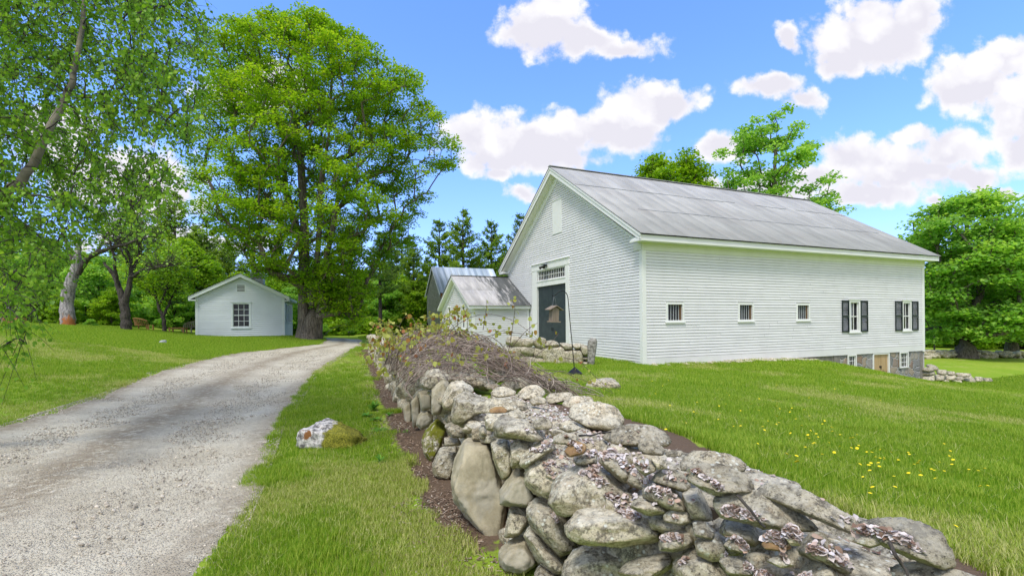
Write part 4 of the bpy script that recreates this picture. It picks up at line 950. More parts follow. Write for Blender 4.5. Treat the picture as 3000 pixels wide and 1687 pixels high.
ST = [  # frame, outline, kind (F face, T top), material, strata, depth shift
 (Z7,[(425,150),(500,95),(740,75),(860,150),(870,240),(800,295),(600,270),(440,190)],'T','rock',0,0),
 (Z7,[(690,340),(940,250),(1150,265),(1265,330),(1270,380),(1200,415),(1000,400),(840,410)],'T','rock',.03,0),
 (Z7,[(985,420),(1040,375),(1150,390),(1215,450),(1180,490),(1050,480)],'T','rock',0,0),
 (Z7,[(1300,540),(1390,470),(1540,458),(1740,480),(1890,575),(1820,610),(1500,600),(1330,620)],'T','rock',.02,0),
 (Z7,[(1370,620),(1430,562),(1600,575),(1800,610),(1920,720),(1900,770),(1700,790),(1580,790),(1400,690)],'T','rock',.05,0),
 (Z7,[(1105,640),(1170,608),(1310,615),(1390,690),(1405,760),(1330,770),(1120,700)],'T','rock',0,.1),
 (Z7,[(1045,710),(1120,662),(1240,680),(1340,780),(1400,860),(1370,940),(1260,930),(1050,830)],'F','rock',0,0),
 (Z7,[(940,850),(1000,808),(1130,815),(1210,890),(1200,940),(1080,960),(950,900)],'F','rock',.02,-.08),
 (Z7,[(1350,760),(1470,742),(1530,840),(1590,980),(1560,1000),(1420,985),(1370,870)],'F','rock',0,.02),
 (Z8,[(-70,790),(-30,720),(60,700),(330,700),(640,790),(880,1000),(700,990),(450,975),(200,900),(0,880)],'T','rock',.04,0),
 (Z7,[(320,700),(400,620),(600,555),(740,590),(870,690),(940,800),(900,880),(640,900),(450,970),(350,930),(310,850)],'F','rock',0,-.05),
 (Z7,[(110,700),(130,520),(180,460),(300,445),(430,480),(520,580),(420,640),(330,700),(310,840),(180,760)],'F','rock',0,.05),
 (Z7,[(690,540),(720,460),(800,445),(900,520),(945,600),(930,700),(870,700),(760,600)],'F','rock',0,.1),
 (Z7,[(930,580),(1000,590),(1050,680),(1040,760),(960,740),(900,690)],'F','rock',0,.12),
 (Z7,[(410,1100),(440,990),(560,910),(760,892),(960,900),(1080,970),(1180,1090),(1100,1160),(820,1195),(560,1180)],'F','rock',.02,-.12),
 (Z7,[(1150,1230),(1190,1110),(1290,1055),(1400,1060),(1435,1150),(1390,1220),(1250,1250)],'F','rock',0,-.02),
 (Z7,[(1190,960),(1260,925),(1400,950),(1430,1010),(1330,1040),(1210,1010)],'T','rock',0,.06),
 (Z7,[(1430,1030),(1520,1030),(1600,1110),(1580,1160),(1440,1120)],'T','rock',0,.05),
 (Z7,[(1640,1090),(1690,985),(1740,980),(1800,1010),(1890,1020),(1965,1130),(1900,1200),(1660,1120)],'F','rock',0,0),
 (Z7,[(1680,1200),(1760,1158),(1860,1230),(1830,1260),(1720,1240)],'T','rock',0,0),
 (Z7,[(1280,1310),(1400,1215),(1560,1220),(1660,1330),(1720,1460),(1680,1540),(1330,1540)],'F','rock',.02,0),
 (Z7,[(840,1350),(1000,1300),(1280,1270),(1260,1340),(1200,1400),(1050,1480),(860,1430)],'F','rock',.04,-.02),
 (Z7,[(390,1400),(480,1260),(600,1200),(900,1190),(1100,1230),(1060,1290),(850,1360),(840,1540),(450,1560)],'F','rock',.02,.05),
 (Z7,[(115,880),(200,815),(310,840),(400,960),(430,1040),(560,1190),(480,1240),(380,1270),(210,1100),(130,980)],'F','rock',0,.0),
 (Z7,[(90,1100),(140,1030),(220,1110),(350,1260),(450,1330),(400,1410),(310,1410),(200,1300)],'F','rock',0,.02),
 (Z6,[(1105,1300),(1170,1230),(1250,1210),(1310,1300),(1320,1370),(1240,1430),(1130,1400)],'F','slabrock',0,-.03),
 (Z7,[(180,1400),(230,1340),(300,1370),(390,1450),(360,1560),(190,1560)],'F','rock',0,0),
 (Z7,[(-20,880),(60,885),(130,920),(130,1000),(60,1110),(-60,1130),(-40,1000)],'F','rock',0,.02),
 (Z7,[(0,620),(60,580),(110,600),(110,720),(200,800),(110,885),(-80,870),(-90,760)],'F','slabrock',0,0),
 (Z7,[(-10,400),(70,350),(150,370),(180,420),(60,560),(0,600)],'F','rock',0,0),
 (Z7,[(70,480),(150,420),(280,345),(340,390),(330,440),(170,460),(120,590),(65,560)],'F','rock',0,-.03),
 (Z7,[(-60,230),(60,205),(180,250),(275,340),(200,385),(60,350),(-60,330)],'F','rock',.02,-.05),
 (Z6,[(900,650),(960,620),(1050,660),(1080,820),(1140,980),(1130,1100),(1110,1290),(1050,1250),(1000,1150),(950,1080),(860,1000),(830,880),(860,760)],'F','slabrock',0,0),
 (Z6,[(1060,680),(1150,650),(1180,720),(1170,860),(1120,880),(1080,780)],'F','rock',0,0),
 (Z6,[(725,800),(760,720),(850,690),(860,740),(830,820),(820,890),(740,870)],'F','rock',0,0),
 (Z6,[(665,640),(740,545),(800,590),(790,640),(740,720),(720,810),(680,740)],'F','rockmoss',0,0),
 (Z6,[(1080,560),(1120,520),(1240,540),(1370,620),(1320,670),(1190,640),(1080,640)],'F','rock',0,.05),
 (Z6,[(1025,520),(1120,500),(1160,525),(1090,560),(1080,610),(1040,600)],'F','rock',0,.08),
 (Z6,[(780,420),(830,330),(900,325),(960,370),(930,410),(850,400),(820,490),(790,470)],'F','rock',0,0),
 (Z6,[(835,520),(860,395),(930,390),(1030,430),(1040,470),(950,520),(900,570),(850,565)],'F','rock',.02,-.03),
 (Z6,[(955,470),(1020,430),(1200,445),(1295,465),(1280,490),(1100,490),(980,510)],'T','rock',.06,0),
 (Z6,[(655,320),(700,255),(750,250),(830,300),(820,320),(760,320),(710,370),(660,350)],'F','rock',0,0),
 (Z6,[(720,370),(780,315),(815,340),(780,440),(760,530),(720,510)],'F','slabrock',0,0),
 (Z6,[(640,380),(710,380),(715,480),(660,490)],'F','slabrock',0,0),
 (Z6,[(640,520),(690,485),(720,520),(720,570),(660,600),(630,570)],'F','slabrock',0,0),
 (Z6,[(862,260),(890,215),(930,215),(990,290),(960,320),(900,310)],'T','rock',0,0),
 (Z6,[(1060,290),(1130,262),(1190,290),(1170,310),(1090,335),(1060,320)],'T','rock',0,0),
 (Z6,[(1110,340),(1200,300),(1300,330),(1250,360),(1200,380),(1120,365)],'T','rock',.02,0),
 (Z6,[(1040,390),(1110,360),(1200,380),(1190,405),(1100,420)],'T','rock',0,-.1),
 (Z6,[(1210,400),(1250,360),(1320,345),(1380,390),(1330,425),(1230,430)],'T','rock',0,0),
 (Z6,[(1380,400),(1500,388),(1550,410),(1480,440),(1380,465)],'T','rock',.02,0),
 (Z6,[(1475,450),(1520,412),(1640,415),(1650,450),(1520,480),(1480,485)],'T','rock',.02,0),
 (Z6,[(1280,430),(1330,415),(1380,430),(1370,455),(1300,465)],'T','rock',0,0),
 (Z6,[(1050,495),(1100,475),(1150,490),(1140,508),(1060,510)],'T','brownrock',0,-.1),
 (Z6,[(1150,510),(1220,490),(1270,530),(1200,550)],'T','rock',0,0),
 (Z6,[(1295,560),(1350,537),(1410,560),(1400,600),(1320,605)],'T','rock',0,0),
 (Z6,[(1450,570),(1500,555),(1580,600),(1510,620),(1460,600)],'T','rock',.05,0),
 (Z6,[(1415,650),(1470,630),(1550,640),(1565,680),(1500,690),(1420,680)],'T','rock',0,0),
 (Z6,[(1480,720),(1540,670),(1610,700),(1590,740),(1510,760)],'T','brownrock',0,0),
 (Z6,[(1535,760),(1600,720),(1660,740),(1670,790),(1600,810),(1550,800)],'F','rock',0,.1),
 (Z6,[(795,580),(840,560),(920,590),(900,650),(830,650)],'F','rock',0,0),
 (Z6,[(990,600),(1015,570),(1035,600),(1030,640),(1000,635)],'F','rock',0,0),
 (Z6,[(915,575),(1000,565),(1000,600),(940,612)],'F','rock',.03,0),
 (Z6,[(600,430),(630,400),(650,450),(640,560),(610,600)],'F','slabrock',0,0),
 (Z6,[(552,470),(590,440),(600,500),(595,590),(565,560)],'F','slabrock',0,0),
 (Z6,[(790,650),(870,655),(890,690),(840,690),(790,700)],'F','rock',0,.02),
 (Z8,[(1160,940),(1240,910),(1480,920),(1700,960),(1880,1030),(1960,1150),(1990,1290),(1850,1310),(1640,1230),(1400,1130),(1200,1020)],'T','rock',.02,0),
 (Z8,[(300,680),(370,620),(520,620),(700,700),(950,850),(1150,940),(1270,1030),(1150,1030),(980,880),(700,800),(430,740)],'T','rock',.02,.1),
 (Z8,[(670,1140),(800,1010),(900,1020),(1000,1140),(1110,1280),(1090,1370),(980,1250),(880,1190),(720,1200)],'F','rock',0,0),
 (Z8,[(690,1320),(760,1290),(900,1185),(970,1230),(1020,1340),(1020,1480),(700,1480)],'F','rock',0,0),
 (Z8,[(385,1110),(450,1075),(560,1085),(630,1150),(550,1180),(400,1160)],'T','brownrock',0,0),
 (Z8,[(1400,1394),(1440,1330),(1640,1300),(1900,1320),(2200,1340),(2380,1394),(2300,1540),(1500,1540)],'T','rock',.02,0),
 (Z8,[(20,1250),(200,1245),(340,1330),(340,1390),(100,1370)],'T','rock',.05,0),
 (Z8,[(335,1300),(370,1250),(460,1310),(560,1400),(500,1520),(330,1470)],'F','rock',.04,0),
 (Z8,[(430,1270),(520,1245),(640,1260),(650,1300),(540,1320)],'T','rock',.03,0),
 (Z8,[(570,1060),(620,1020),(700,1080),(710,1130),(620,1130)],'T','rock',0,0),
 (Z8,[(1150,1060),(1230,1030),(1370,1060),(1380,1120),(1280,1150),(1170,1110)],'T','rock',0,0),
 (Z8,[(-60,1270),(20,1270),(90,1394),(60,1500),(-100,1500)],'F','rock',0,0),
 (Z7,[(1215,470),(1270,455),(1340,490),(1290,505),(1225,500)],'T','rock',0,0),
 (Z7,[(970,560),(1040,520),(1140,560),(1120,620),(1050,650),(990,600)],'T','rock',0,0),
 (Z7,[(1100,520),(1200,530),(1230,590),(1150,600)],'T','rock',0,.05),
]
for fr, pts, kind, m, st_, dsh in ST:
    P = [fr(*p) for p in pts]; cx = sum(p[0] for p in P) / len(P); cy = sum(p[1] for p in P) / len(P)
    by = max(p[1] for p in P); wpx = max(p[0] for p in P) - min(p[0] for p in P)
    dep = hull(cx, cy * .6 + by * .4 if kind == 'T' else cy) + dsh
    if kind == 'T': dep -= .05
    poly_rock(fr, pts, wall, dep, None, kind, m, 5 if wpx > 34 else 4, st_ * 1.4, rough=.07)
print('stones', cnt[0])

def ground_h(x, y): return float(H(np.array(float(x)), np.array(float(y))))
class Rocks:
    def __init__(s): s.V = []; s.F = []; s.A = []; s.n = 0
    def add(s, V, F, loc, rz=0):
        c, q = math.cos(rz), math.sin(rz); V = np.c_[V[:, 0] * c - V[:, 1] * q, V[:, 0] * q + V[:, 1] * c, V[:, 2]] + np.array(loc); s.V.append(V); s.F.append(F + s.n); s.n += len(V)
    def build(s, name, m, parent=None):
        V = np.concatenate(s.V)
        if parent is not None: V = V - np.array(parent.location)
        return mesh_np(name, V, np.concatenate(s.F), m, parent, smooth=True)
LIB = [rand_rock(1, 1, 1, 900 + i, 4 if i < 8 else 3, .06, 12) for i in range(16)]
def lib(r, w, d, h):
    V, F = LIB[r.integers(len(LIB))]; return V * np.array([w, d, h]), F
r_ = np.random.default_rng(5)
# points along the wall
seg = np.hypot(*np.diff(FACE, axis=0).T); cum = np.concatenate([[0], np.cumsum(seg)])
def wp(s, d):
    i = int(np.clip(np.searchsorted(cum, s) - 1, 0, len(seg) - 1)); t = (s - cum[i]) / seg[i]; a, b = FACE[i], FACE[i + 1]; dx, dy = (b - a) / seg[i]; p = a + (b - a) * t; return p[0] - dy * d, p[1] + dx * d, math.atan2(dy, dx)
S0, S1 = cum[1] - .2, cum[-1]
def y_of(s): return wp(s, 0)[1]
rub = Rocks()
BX, BYY = (1400, 1500, 1560, 1690, 1880, 2080, 2390, 2700), (930, 975, 1060, 1100, 1190, 1290, 1420, 1560)
def over_np(x, y, z, m=0):
    yy_ = np.maximum(y, .3); px_ = 1288 + 1218 * x / yy_; py_ = 816 - 1218 * (z - EYE) / yy_ - .0085 * (px_ - 1288); return (px_ < 1400) & (y > 6.5) | (py_ < np.interp(px_, BX, BYY) + m) & (px_ > 1400)
def over_border(x, y, z):
    if y < .3: return False
    px_ = 1288 + 1218 * x / y; py_ = 816 - 1218 * (z - EYE) / y - .0085 * (px_ - 1288); return px_ > 1400 and py_ < np.interp(px_, BX, BYY) + 4
for k in range(2300):
    s = r_.uniform(S0, S1) if k % 2 else r_.uniform(cum[3], S1); d = r_.uniform(.12, 1.75 if y_of(s) < 6 else 1.05); x, y, a = wp(s, d); sz = r_.uniform(.07, .17) if y < 7 else r_.uniform(.09, .24)
    zc_ = EYE + float(topz(d)) - .205 - sz * .3 - (.1 if d > 1.3 else 0) + (.20 if y > 7 else 0) - (.07 if y < 2.9 else (.02 if y < 5 else 0))
    if over_border(x, y, zc_ + sz * .4):
        zc_ -= .12
        if over_border(x, y, zc_ + sz * .4): continue
    V, F = lib(r_, sz * r_.uniform(.9, 1.7), sz * r_.uniform(.8, 1.2), sz * r_.uniform(.5, .9)); rub.add(V, F, (x, y, zc_), r_.uniform(0, 6))
for k in range(3200):
    y = r_.uniform(1.9, 6.9); x = r_.uniform(-.2, 2.6); d, s = face_d(x, y); sz = r_.uniform(.09, .24)
    if d < .75 or d > 2.4: continue
    z = min(ground_h(x, y) + sz * .12, EYE + float(topz(d)) - .09 - sz * .3)
    if over_border(x, y, z + sz * .25): continue
    V, F = lib(r_, sz * r_.uniform(.9, 1.6), sz * r_.uniform(.8, 1.2), sz * r_.uniform(.4, .7)); rub.add(V, F, (x, y, z), r_.uniform(0, 6))
# courses of the face beyond the sketched part, and a backing course behind the sketched part
s = S0
while s < S1:
    w_ = r_.uniform(.28, .62); y = y_of(s + w_ / 2); x = wp(s + w_ / 2, 0)[0]
    back = y < 9.2; z = float(H(np.array(x - .25), np.array(y))) - .08; top = EYE - (1.02 if back else .74); zz = z
    while zz < top - .06:
        h_ = min(r_.uniform(.18, .42), top - zz + .05); t = (zz + h_ / 2 - z) / max(top - z, .1); ww = w_ * r_.uniform(.8, 1.15)
        xx, yy_, a = wp(min(s + w_ / 2 + r_.uniform(-.06, .06), S1), .16 + .10 * t + (.20 if back else 0) + r_.uniform(-.03, .03))
        V, F = lib(r_, ww * 1.08, r_.uniform(.34, .46), h_ * 1.15); rub.add(V, F, (xx, yy_, zz + h_ / 2), a)
        zz += h_
    s += w_ * .95
for k in range(70):
    s = r_.uniform(S0, cum[3]); d = r_.uniform(.1, 1.0); x, y, a = wp(s, d); sz = r_.uniform(.2, .42); V, F = lib(r_, sz * 1.4, sz, sz * .5); rub.add(V, F, (x, y, EYE - .76 - .1 * d), r_.uniform(0, 6))
ro = rub.build('rubble', M['rock'], wall); ro['kind'] = 'stuff'
mb = MB(); n_ = 40; ss = np.linspace(S0 + .2, S1 - .1, n_); L_ = []
for s in ss:
    x0, y0, a = wp(s, .42); x1, y1, a = wp(s, 1.35 if y_of(s) < 6 else .85); L_.append(((x0, y0, -.3), (x0, y0, EYE - 1.0), (x1, y1, EYE - 1.22), (x1, y1, -.3)))
for A_, B_ in zip(L_[:-1], L_[1:]):
    for i in range(3): mb.poly(A_[i], A_[i + 1], B_[i + 1], B_[i])
off = np.array(wall.location); mb.v = [v - off for v in mb.v]
mb.build('earth_core', mat('dark_earth', lambda t: t.set(Base_Color=(.045, .036, .028), Roughness=1)), wall)

# ------------------------------------------------------------------ cross wall with the granite post
cw_ = tag(empty('cross_wall', (2.95, 18.1, 0)), 'low dry stone wall in front of the barn doors, ending in an upright granite post', 'stone wall')
for pts in ([(890,1080),(965,1110),(975,1225),(900,1235),(885,1150)],[(903,1237),(975,1235),(975,1290),(905,1285)],[(910,1292),(965,1292),(968,1360),(912,1355)],
  [(780,1155),(870,1150),(910,1220),(908,1355),(780,1372)],[(655,1160),(780,1155),(785,1370),(690,1360)],[(780,1080),(870,1075),(890,1100),(880,1145),(830,1150),(790,1130)],
  [(610,1075),(640,1065),(770,1085),(770,1150),(680,1160),(650,1110)],[(400,1060),(560,1050),(625,1105),(520,1120),(420,1110)],[(390,1125),(520,1120),(655,1120),(655,1180),(700,1360),(560,1350),(400,1330)]):
    poly_rock(Z2, pts, cw_, 17.9, .45, 'F', 'rock', 4, .02, tilt=15)
po = poly_rock(Z2, [(985,1015),(1090,1025),(1092,1060),(1045,1370),(968,1375),(975,1120)], cw_, 17.95, .30, 'F', 'granite', 4, 0, name='granite_post', tilt=12, rough=.025)
rk = Rocks()
x = 1.7
while x > .2:
    w_ = r_.uniform(.3, .7); yb = 18.1 - .06 * (1.7 - x) ; z = float(H(np.array(x), np.array(yb))) - .05; top = z + r_.uniform(.62, .8)
    while z < top:
        h_ = r_.uniform(.2, .4); V, F = lib(r_, w_ * 1.1, .5, h_ * 1.15); rk.add(V, F, (x - w_ / 2, yb + r_.uniform(-.04, .04), z + h_ / 2), r_.uniform(-.1, .1)); z += h_
    x -= w_ * .95
rk.build('rubble', M['rock'], cw_)
# ------------------------------------------------------------------ retaining stones at the barn's low corner
rt = tag(empty('retaining_wall', (23.5, 26, 0)), 'short tumbled retaining wall of dark flat stones beside the barn cellar', 'stone wall')
for pts in ([(1580,990),(1650,992),(1685,1012),(1640,1022),(1585,1020)],[(1605,975),(1640,965),(1710,1000),(1690,1018)],[(1578,1018),(1690,1018),(1705,1045),(1580,1050)],[(1700,1008),(1780,1010),(1790,1045),(1705,1045)],
 [(1780,1020),(1840,1022),(1842,1050),(1785,1050)],[(1578,1048),(1680,1048),(1690,1100),(1580,1095)],[(1680,1045),(1752,1048),(1750,1090),(1690,1095)],[(1755,1052),(1840,1050),(1838,1088),(1756,1086)],
 [(1838,1035),(1910,1032),(1960,1045),(1940,1062),(1850,1062)],[(1905,1055),(1960,1050),(2005,1100),(1990,1118),(1912,1112)],[(1700,1085),(1800,1088),(1812,1112),(1710,1112)],[(1815,1085),(1895,1088),(1900,1115),(1820,1115)],
 [(1990,1062),(2050,1068),(2065,1098),(2000,1100)],[(2060,1070),(2110,1078),(2130,1100),(2065,1102)],[(1842,1062),(1905,1062),(1905,1088),(1845,1088)]):
    cx = sum(p[0] for p in pts) / len(pts)
    poly_rock(Z5, pts, rt, 25.2 + (cx - 1580) * .003, .9, 'T', 'rock', 3, .03)
# far field wall under the right-hand maples
rk = Rocks()
for k in range(290):
    t = r_.random(); px_ = 2325 + t * 330; a, b = ray(px_, 900); y = 38.5 + t * 2.5 + r_.normal(0, .35); x = a * y; sz = r_.uniform(.25, .55); V, F = lib(r_, sz * 1.3, sz, sz * .7)
    rk.add(V, F, (x, y, float(H(np.array(x), np.array(y))) + r_.uniform(.05, .42)), r_.uniform(0, 6))
fw_ = rk.build('field_stone_wall', M['rock']); tag(fw_, 'rough grey field stone wall across the lawn under the shade trees', 'stone wall')
# loose stones along the barn's sill
rk = Rocks()
for k in range(330):
    u = r_.uniform(.3, 9.9); o_ = r_.uniform(.05, .45); p = bl(u, -o_, 0); g = float(H(np.array(p.x), np.array(p.y))); sz = r_.uniform(.06, .2)
    if u < 4 and r_.random() < .75: continue
    V, F = lib(r_, sz * 1.5, sz, sz * .6); rk.add(V, F, (p.x, p.y, g + .02 + .05 * (u > 5) * (.5 - o_)), r_.uniform(0, 6))
sr = rk.build('footing_rubble', M['rock']); tag(sr, kind='stuff')
# single boulders
def rock_thing(name, label, w, d, h, loc, seed, m, rz=0, group=None):
    V, F = rand_rock(w, d, h, seed, 5, .13, 8); o = mesh_np(name, V, F, M[m], smooth=True); o.location = loc; o.rotation_euler = (0, 0, rz); return tag(o, label, 'boulder' if w > .3 else 'stone', group)
rock_thing('boulder', 'low white boulder patched with green moss in the verge beside the wall', 1.06, .66, .36, (-2.62, 6.98, EYE - 1.73), 31, 'whiterock')
rock_thing('boulder', 'flat pale grey boulder lying in the grass near the bird feeder pole', .68, .5, .30, (1.78, 9.55, EYE - 1.33), 32, 'rock')
px_, py_ = 411, 880
p = at(410, 880, 24); rock_thing('stone', 'small white stone lying alone on the far lawn before the cottage', .26, .2, .2, (p.x, p.y, float(H(np.array(p.x), np.array(p.y))) + .06), 33, 'curtain')
# ------------------------------------------------------------------ trees
LEAFQ = np.array([(0, 0, 0), (.5, .42, .10), (0, 1, -.06), (-.5, .42, .10)])          # folded rhombus
LEAF6 = np.array([(0, 0, 0), (.46, .22, .05), (.40, .66, .03), (0, 1.05, -.10), (-.40, .66, .03), (-.46, .22, .05)])
LEAFM = np.array([(0, 0, 0), (.5, .12, .04), (.30, .42, .05), (.55, .72, .0), (0, 1.05, -.10), (-.55, .72, .0), (-.30, .42, .05), (-.5, .12, .04)])   # lobed
def leaves_np(P, size, rng, shape='q', up=.5, out=None, var=.35, droop=0., width=1.):
    """leaf cards at P: returns V, F, per-vertex random"""
    T = {'q': LEAFQ, '6': LEAF6, 'm': LEAFM}[shape] * np.array([width, 1, 1]); n = len(P); k = len(T)
    N = rng.normal(0, 1, (n, 3)); N[:, 2] = abs(N[:, 2]) + up * 2; 
    if out is not None: N += out
    N /= np.linalg.norm(N, axis=1)[:, None]
    A = rng.normal(0, 1, (n, 3)); A[:, 2] -= droop * 2.5; A -= (A * N).sum(1)[:, None] * N; A /= np.linalg.norm(A, axis=1)[:, None] + 1e-9
    B = np.cross(A, N); s = size * (1 + var * rng.uniform(-1, 1, n))
    V = P[:, None] + s[:, None, None] * (T[None, :, 0:1] * B[:, None] + T[None, :, 1:2] * A[:, None] + T[None, :, 2:3] * N[:, None])
    b = (np.arange(n) * k)[:, None]
    if shape == 'q': F = b + np.array([[0, 1, 2, 3]])
    elif shape == '6': F = np.concatenate([b + np.array([[0, 1, 2, 3]]), b + np.array([[0, 3, 4, 5]])])
    else: F = np.concatenate([b + np.array([[0, 1, 2, 4]]), b + np.array([[2, 3, 4, 4]])[:, :4], b + np.array([[0, 4, 6, 7]]), b + np.array([[4, 5, 6, 6]])]) if False else np.concatenate([b + np.array([[0, 1, 2, 4]]), b + np.array([[0, 4, 6, 7]]), b + np.array([[2, 3, 4, 4]]) ])
    return V.reshape(-1, 3), F, k
def leaf_mesh(name, P, size, mt, rng, parent=None, shape='q', up=.5, clump=None, **kw):
    if shape == 'm': shape = '6'
    V, F, k = leaves_np(P, size, rng, shape, up, **kw)
    r = rng.uniform(0, 1, len(P)) * .6 + .4 * (clump if clump is not None else rng.uniform(0, 1, len(P)))
    return mesh_np(name, V, F, M[mt], parent, attr={'rnd': np.repeat(np.clip(r, 0, 1), k)})

def crown_tree(name, label, loc, stems, envelope, nclus, nleaf, lsize, leafm, barkm, seed, group=None, cat='tree', clus=(.9, .35), shape='q', base_r=.4, parent=None, up=.5, gaps=.0, root_flare=1.35, hollow=.35, density=None, minr=.012, droop=0.):
    """stems: list of polylines [(x,y,z)...] local; envelope(z)->(xmin,xmax,ry) or None; clusters of leaves joined to the stems by limbs"""
    rng = np.random.default_rng(seed); root = tag(empty(name, loc), label, cat, group)
    nodes = []; par = []; kids = []
    def addn(p, pa): nodes.append(np.array(p, float)); par.append(pa); return len(nodes) - 1
    stemr = {}
    for st in stems:
        pa = -1; pts = []
        P = np.array(st, float); t = np.linspace(0, 1, len(P)); tt_ = np.linspace(0, 1, 14); P = np.stack([np.interp(tt_, t, P[:, i]) for i in range(3)], 1)
        P[1:-1, :2] += rng.normal(0, .05, (12, 2)) * np.linalg.norm(P[-1] - P[0]) * .06
        for p in P: pa = addn(p, pa)
    zs = [envelope[0][0], envelope[-1][0]]; E = np.array(envelope, float)
    C = []; tries = 0
    while len(C) < nclus and tries < nclus * 60:
        tries += 1; z = rng.uniform(*zs); xa, xb, ry = [np.interp(z, E[:, 0], E[:, i]) for i in (1, 2, 3)]
        a = rng.uniform(0, 2 * np.pi); rr = 1 - (1 - hollow) * rng.random() ** 1.3 if rng.random() < .8 else rng.random()
        hw = (xb - xa) / 2
        if rng.random() > (hw * ry) ** .5 / 6.5 + .15: continue
        rr *= 1 + .20 * float(vnoise(np.array([[math.cos(a) * 2.2, math.sin(a) * 2.2, z * .45]]), seed + 50)[0])
        p = np.array([(xa + xb) / 2 + hw * rr * math.cos(a), ry * rr * math.sin(a), z])
        if gaps and vnoise(p[None] / gaps, seed)[0] < -.22: continue
        if C and min(np.linalg.norm(p - q) for q in C) < clus[0] * .55: continue
        C.append(p)
    C = np.array(C); cen = np.array(stems[0][0]); order = np.argsort(np.hypot(C[:, 0] - cen[0], C[:, 1] - cen[1]) + .35 * C[:, 2])
    ends = []
    for i in order:
        c = C[i]; NN = np.array(nodes); d = np.linalg.norm(NN - c, axis=1); pen = np.maximum(0, NN[:, 2] - c[2] + .5) * 4.5 + (NN[:, 2] < 1.2) * 4
        hdist = np.hypot(NN[:, 0] - c[0], NN[:, 1] - c[1]); rise = c[2] - NN[:, 2]; pen += np.maximum(0, hdist * .35 - rise) * 1.2
        j = int(np.argmin(d + pen)); a = nodes[j]; n = 4; pa = j; L = np.linalg.norm(c - a)
        side = rng.normal(0, .08 * L, 3)
        for k in range(1, n + 1):
            t = k / n; p = a + (c - a) * t; p = p + side * math.sin(math.pi * t) + np.array([0, 0, .10 * L * math.sin(math.pi * t)]); pa = addn(p, pa)
        ends.append((pa, c))
    n = len(nodes); wgt = np.zeros(n)
    for e, _ in ends: wgt[e] += 1
    for i in range(n - 1, -1, -1):
        if par[i] >= 0: wgt[par[i]] += wgt[i]
    wgt = np.maximum(wgt, .6); rad = minr + (base_r) * (wgt / wgt.max()) ** .6
    # draw as chains
    best = {}
    for i in range(n):
        if par[i] >= 0 and (par[i] not in best or wgt[i] > wgt[best[par[i]]]): best[par[i]] = i
    tb = Tubes(); heads = [i for i in range(n) if par[i] < 0 or best[par[i]] != i]
    for h in heads:
        ch = [par[h]] if par[h] >= 0 else []; i = h
        while True:
            ch.append(i)
            if i not in best: break
            i = best[i]
        if len(ch) < 2: continue
        P = np.array([nodes[q] for q in ch]); r = np.array([rad[q] for q in ch]); 
        if par[h] >= 0: r[0] = min(r[0], r[1] * 1.25)
        else: r = r * (1 + (root_flare - 1) * np.exp(-(P[:, 2] - P[0, 2]) / .5)); r[-1] *= .5
        tb.add(P, r, 9 if r.max() > .12 else 5)
    # twigs fanned through each cluster, leaves on them
    LP = []; CL_ = []; per = nleaf // max(1, len(C))
    for e, c in ends:
        cr = rng.random(); out = c - cen; out[2] = 0; out /= np.linalg.norm(out) + 1e-6; nt = 5
        m = max(4, int(per * rng.uniform(.6, 1.4)))
        q = rng.normal(0, 1, (m, 3)); q /= np.linalg.norm(q, axis=1)[:, None]; q *= (rng.random(m) ** .45)[:, None]
        q = q * np.array([clus[0], clus[0], clus[1]]); q[:, 2] -= .18 * (q[:, 0] ** 2 + q[:, 1] ** 2) / clus[0] + droop * abs(q[:, 0] * out[0] + q[:, 1] * out[1])
        LP.append(c + q); CL_.append(np.full(m, cr))
        for k in range(nt):
            a = rng.uniform(0, 6.28); rr = clus[0] * rng.uniform(.5, .95); v = np.array([math.cos(a) * rr, math.sin(a) * rr, rng.uniform(-.3, .5) * clus[1]]); tb.add([c - v * .1, c + v * .5 + (0, 0, .05), c + v], [minr, minr * .8, minr * .4], 3)
    tb.build('trunk', M[barkm], root)
    leaf_mesh('crown', np.concatenate(LP), lsize, leafm, rng, root, shape, up, np.concatenate(CL_), droop=.25)
    return root

def ground_z(x, y): return float(H(np.array(float(x)), np.array(float(y))))
# the big maple: outline measured on the photograph at 33 m
MD = 33.0; mx, mz = -13.85, EYE - 1.18
def env_px(rows_, depth, x0, z0, ryk=.8):
    o = []
    for py, xa, xb in rows_:
        A_, B_ = at(xa, py, depth), at(xb, py, depth); o.append((A_.z - z0, A_.x - x0, B_.x - x0, (B_.x - A_.x) / 2 * ryk))
    return sorted(o)
mrows = [(826,868,890),(795,845,912),(740,775,930),(700,690,950),(660,590,955),(615,530,992),(560,492,1047),(500,490,1082),(440,500,1102),(380,495,1112),(320,505,1092),(260,510,1062),(200,500,1047),(160,505,1012),(140,545,967),(105,630,922),(75,645,877),(42,680,812)]
def mp(px, py, dy=0): v = at(px, py, MD); return (v.x - mx, dy, v.z - mz)
maple = crown_tree('maple_tree', 'huge spreading maple tree with several stems beside the pale blue cottage', (mx, MD, mz),
    [[mp(762,862), mp(765,760), mp(768,650), mp(765,500), mp(740,330,.5), mp(700,200,.8)], [mp(785,865,-.5), mp(792,780,-.5), mp(805,650,-.6), mp(830,450,-1), mp(850,250,-1), mp(830,60,0)], [mp(800,865,-.2), mp(812,760,-.4), mp(835,640,-.8), mp(880,500,-1.8), mp(960,400,-2), mp(1030,300,-1)], [mp(750,860,.5), mp(748,720,.8), mp(735,600,1.4), mp(680,450,2), mp(600,330,1)]],
    env_px(mrows, MD, mx, mz, .72), 1150, 170000, .14, 'maple', 'bark', 3, base_r=.46, clus=(.80, .36), gaps=1.4, hollow=.40, root_flare=1.7, up=.6)
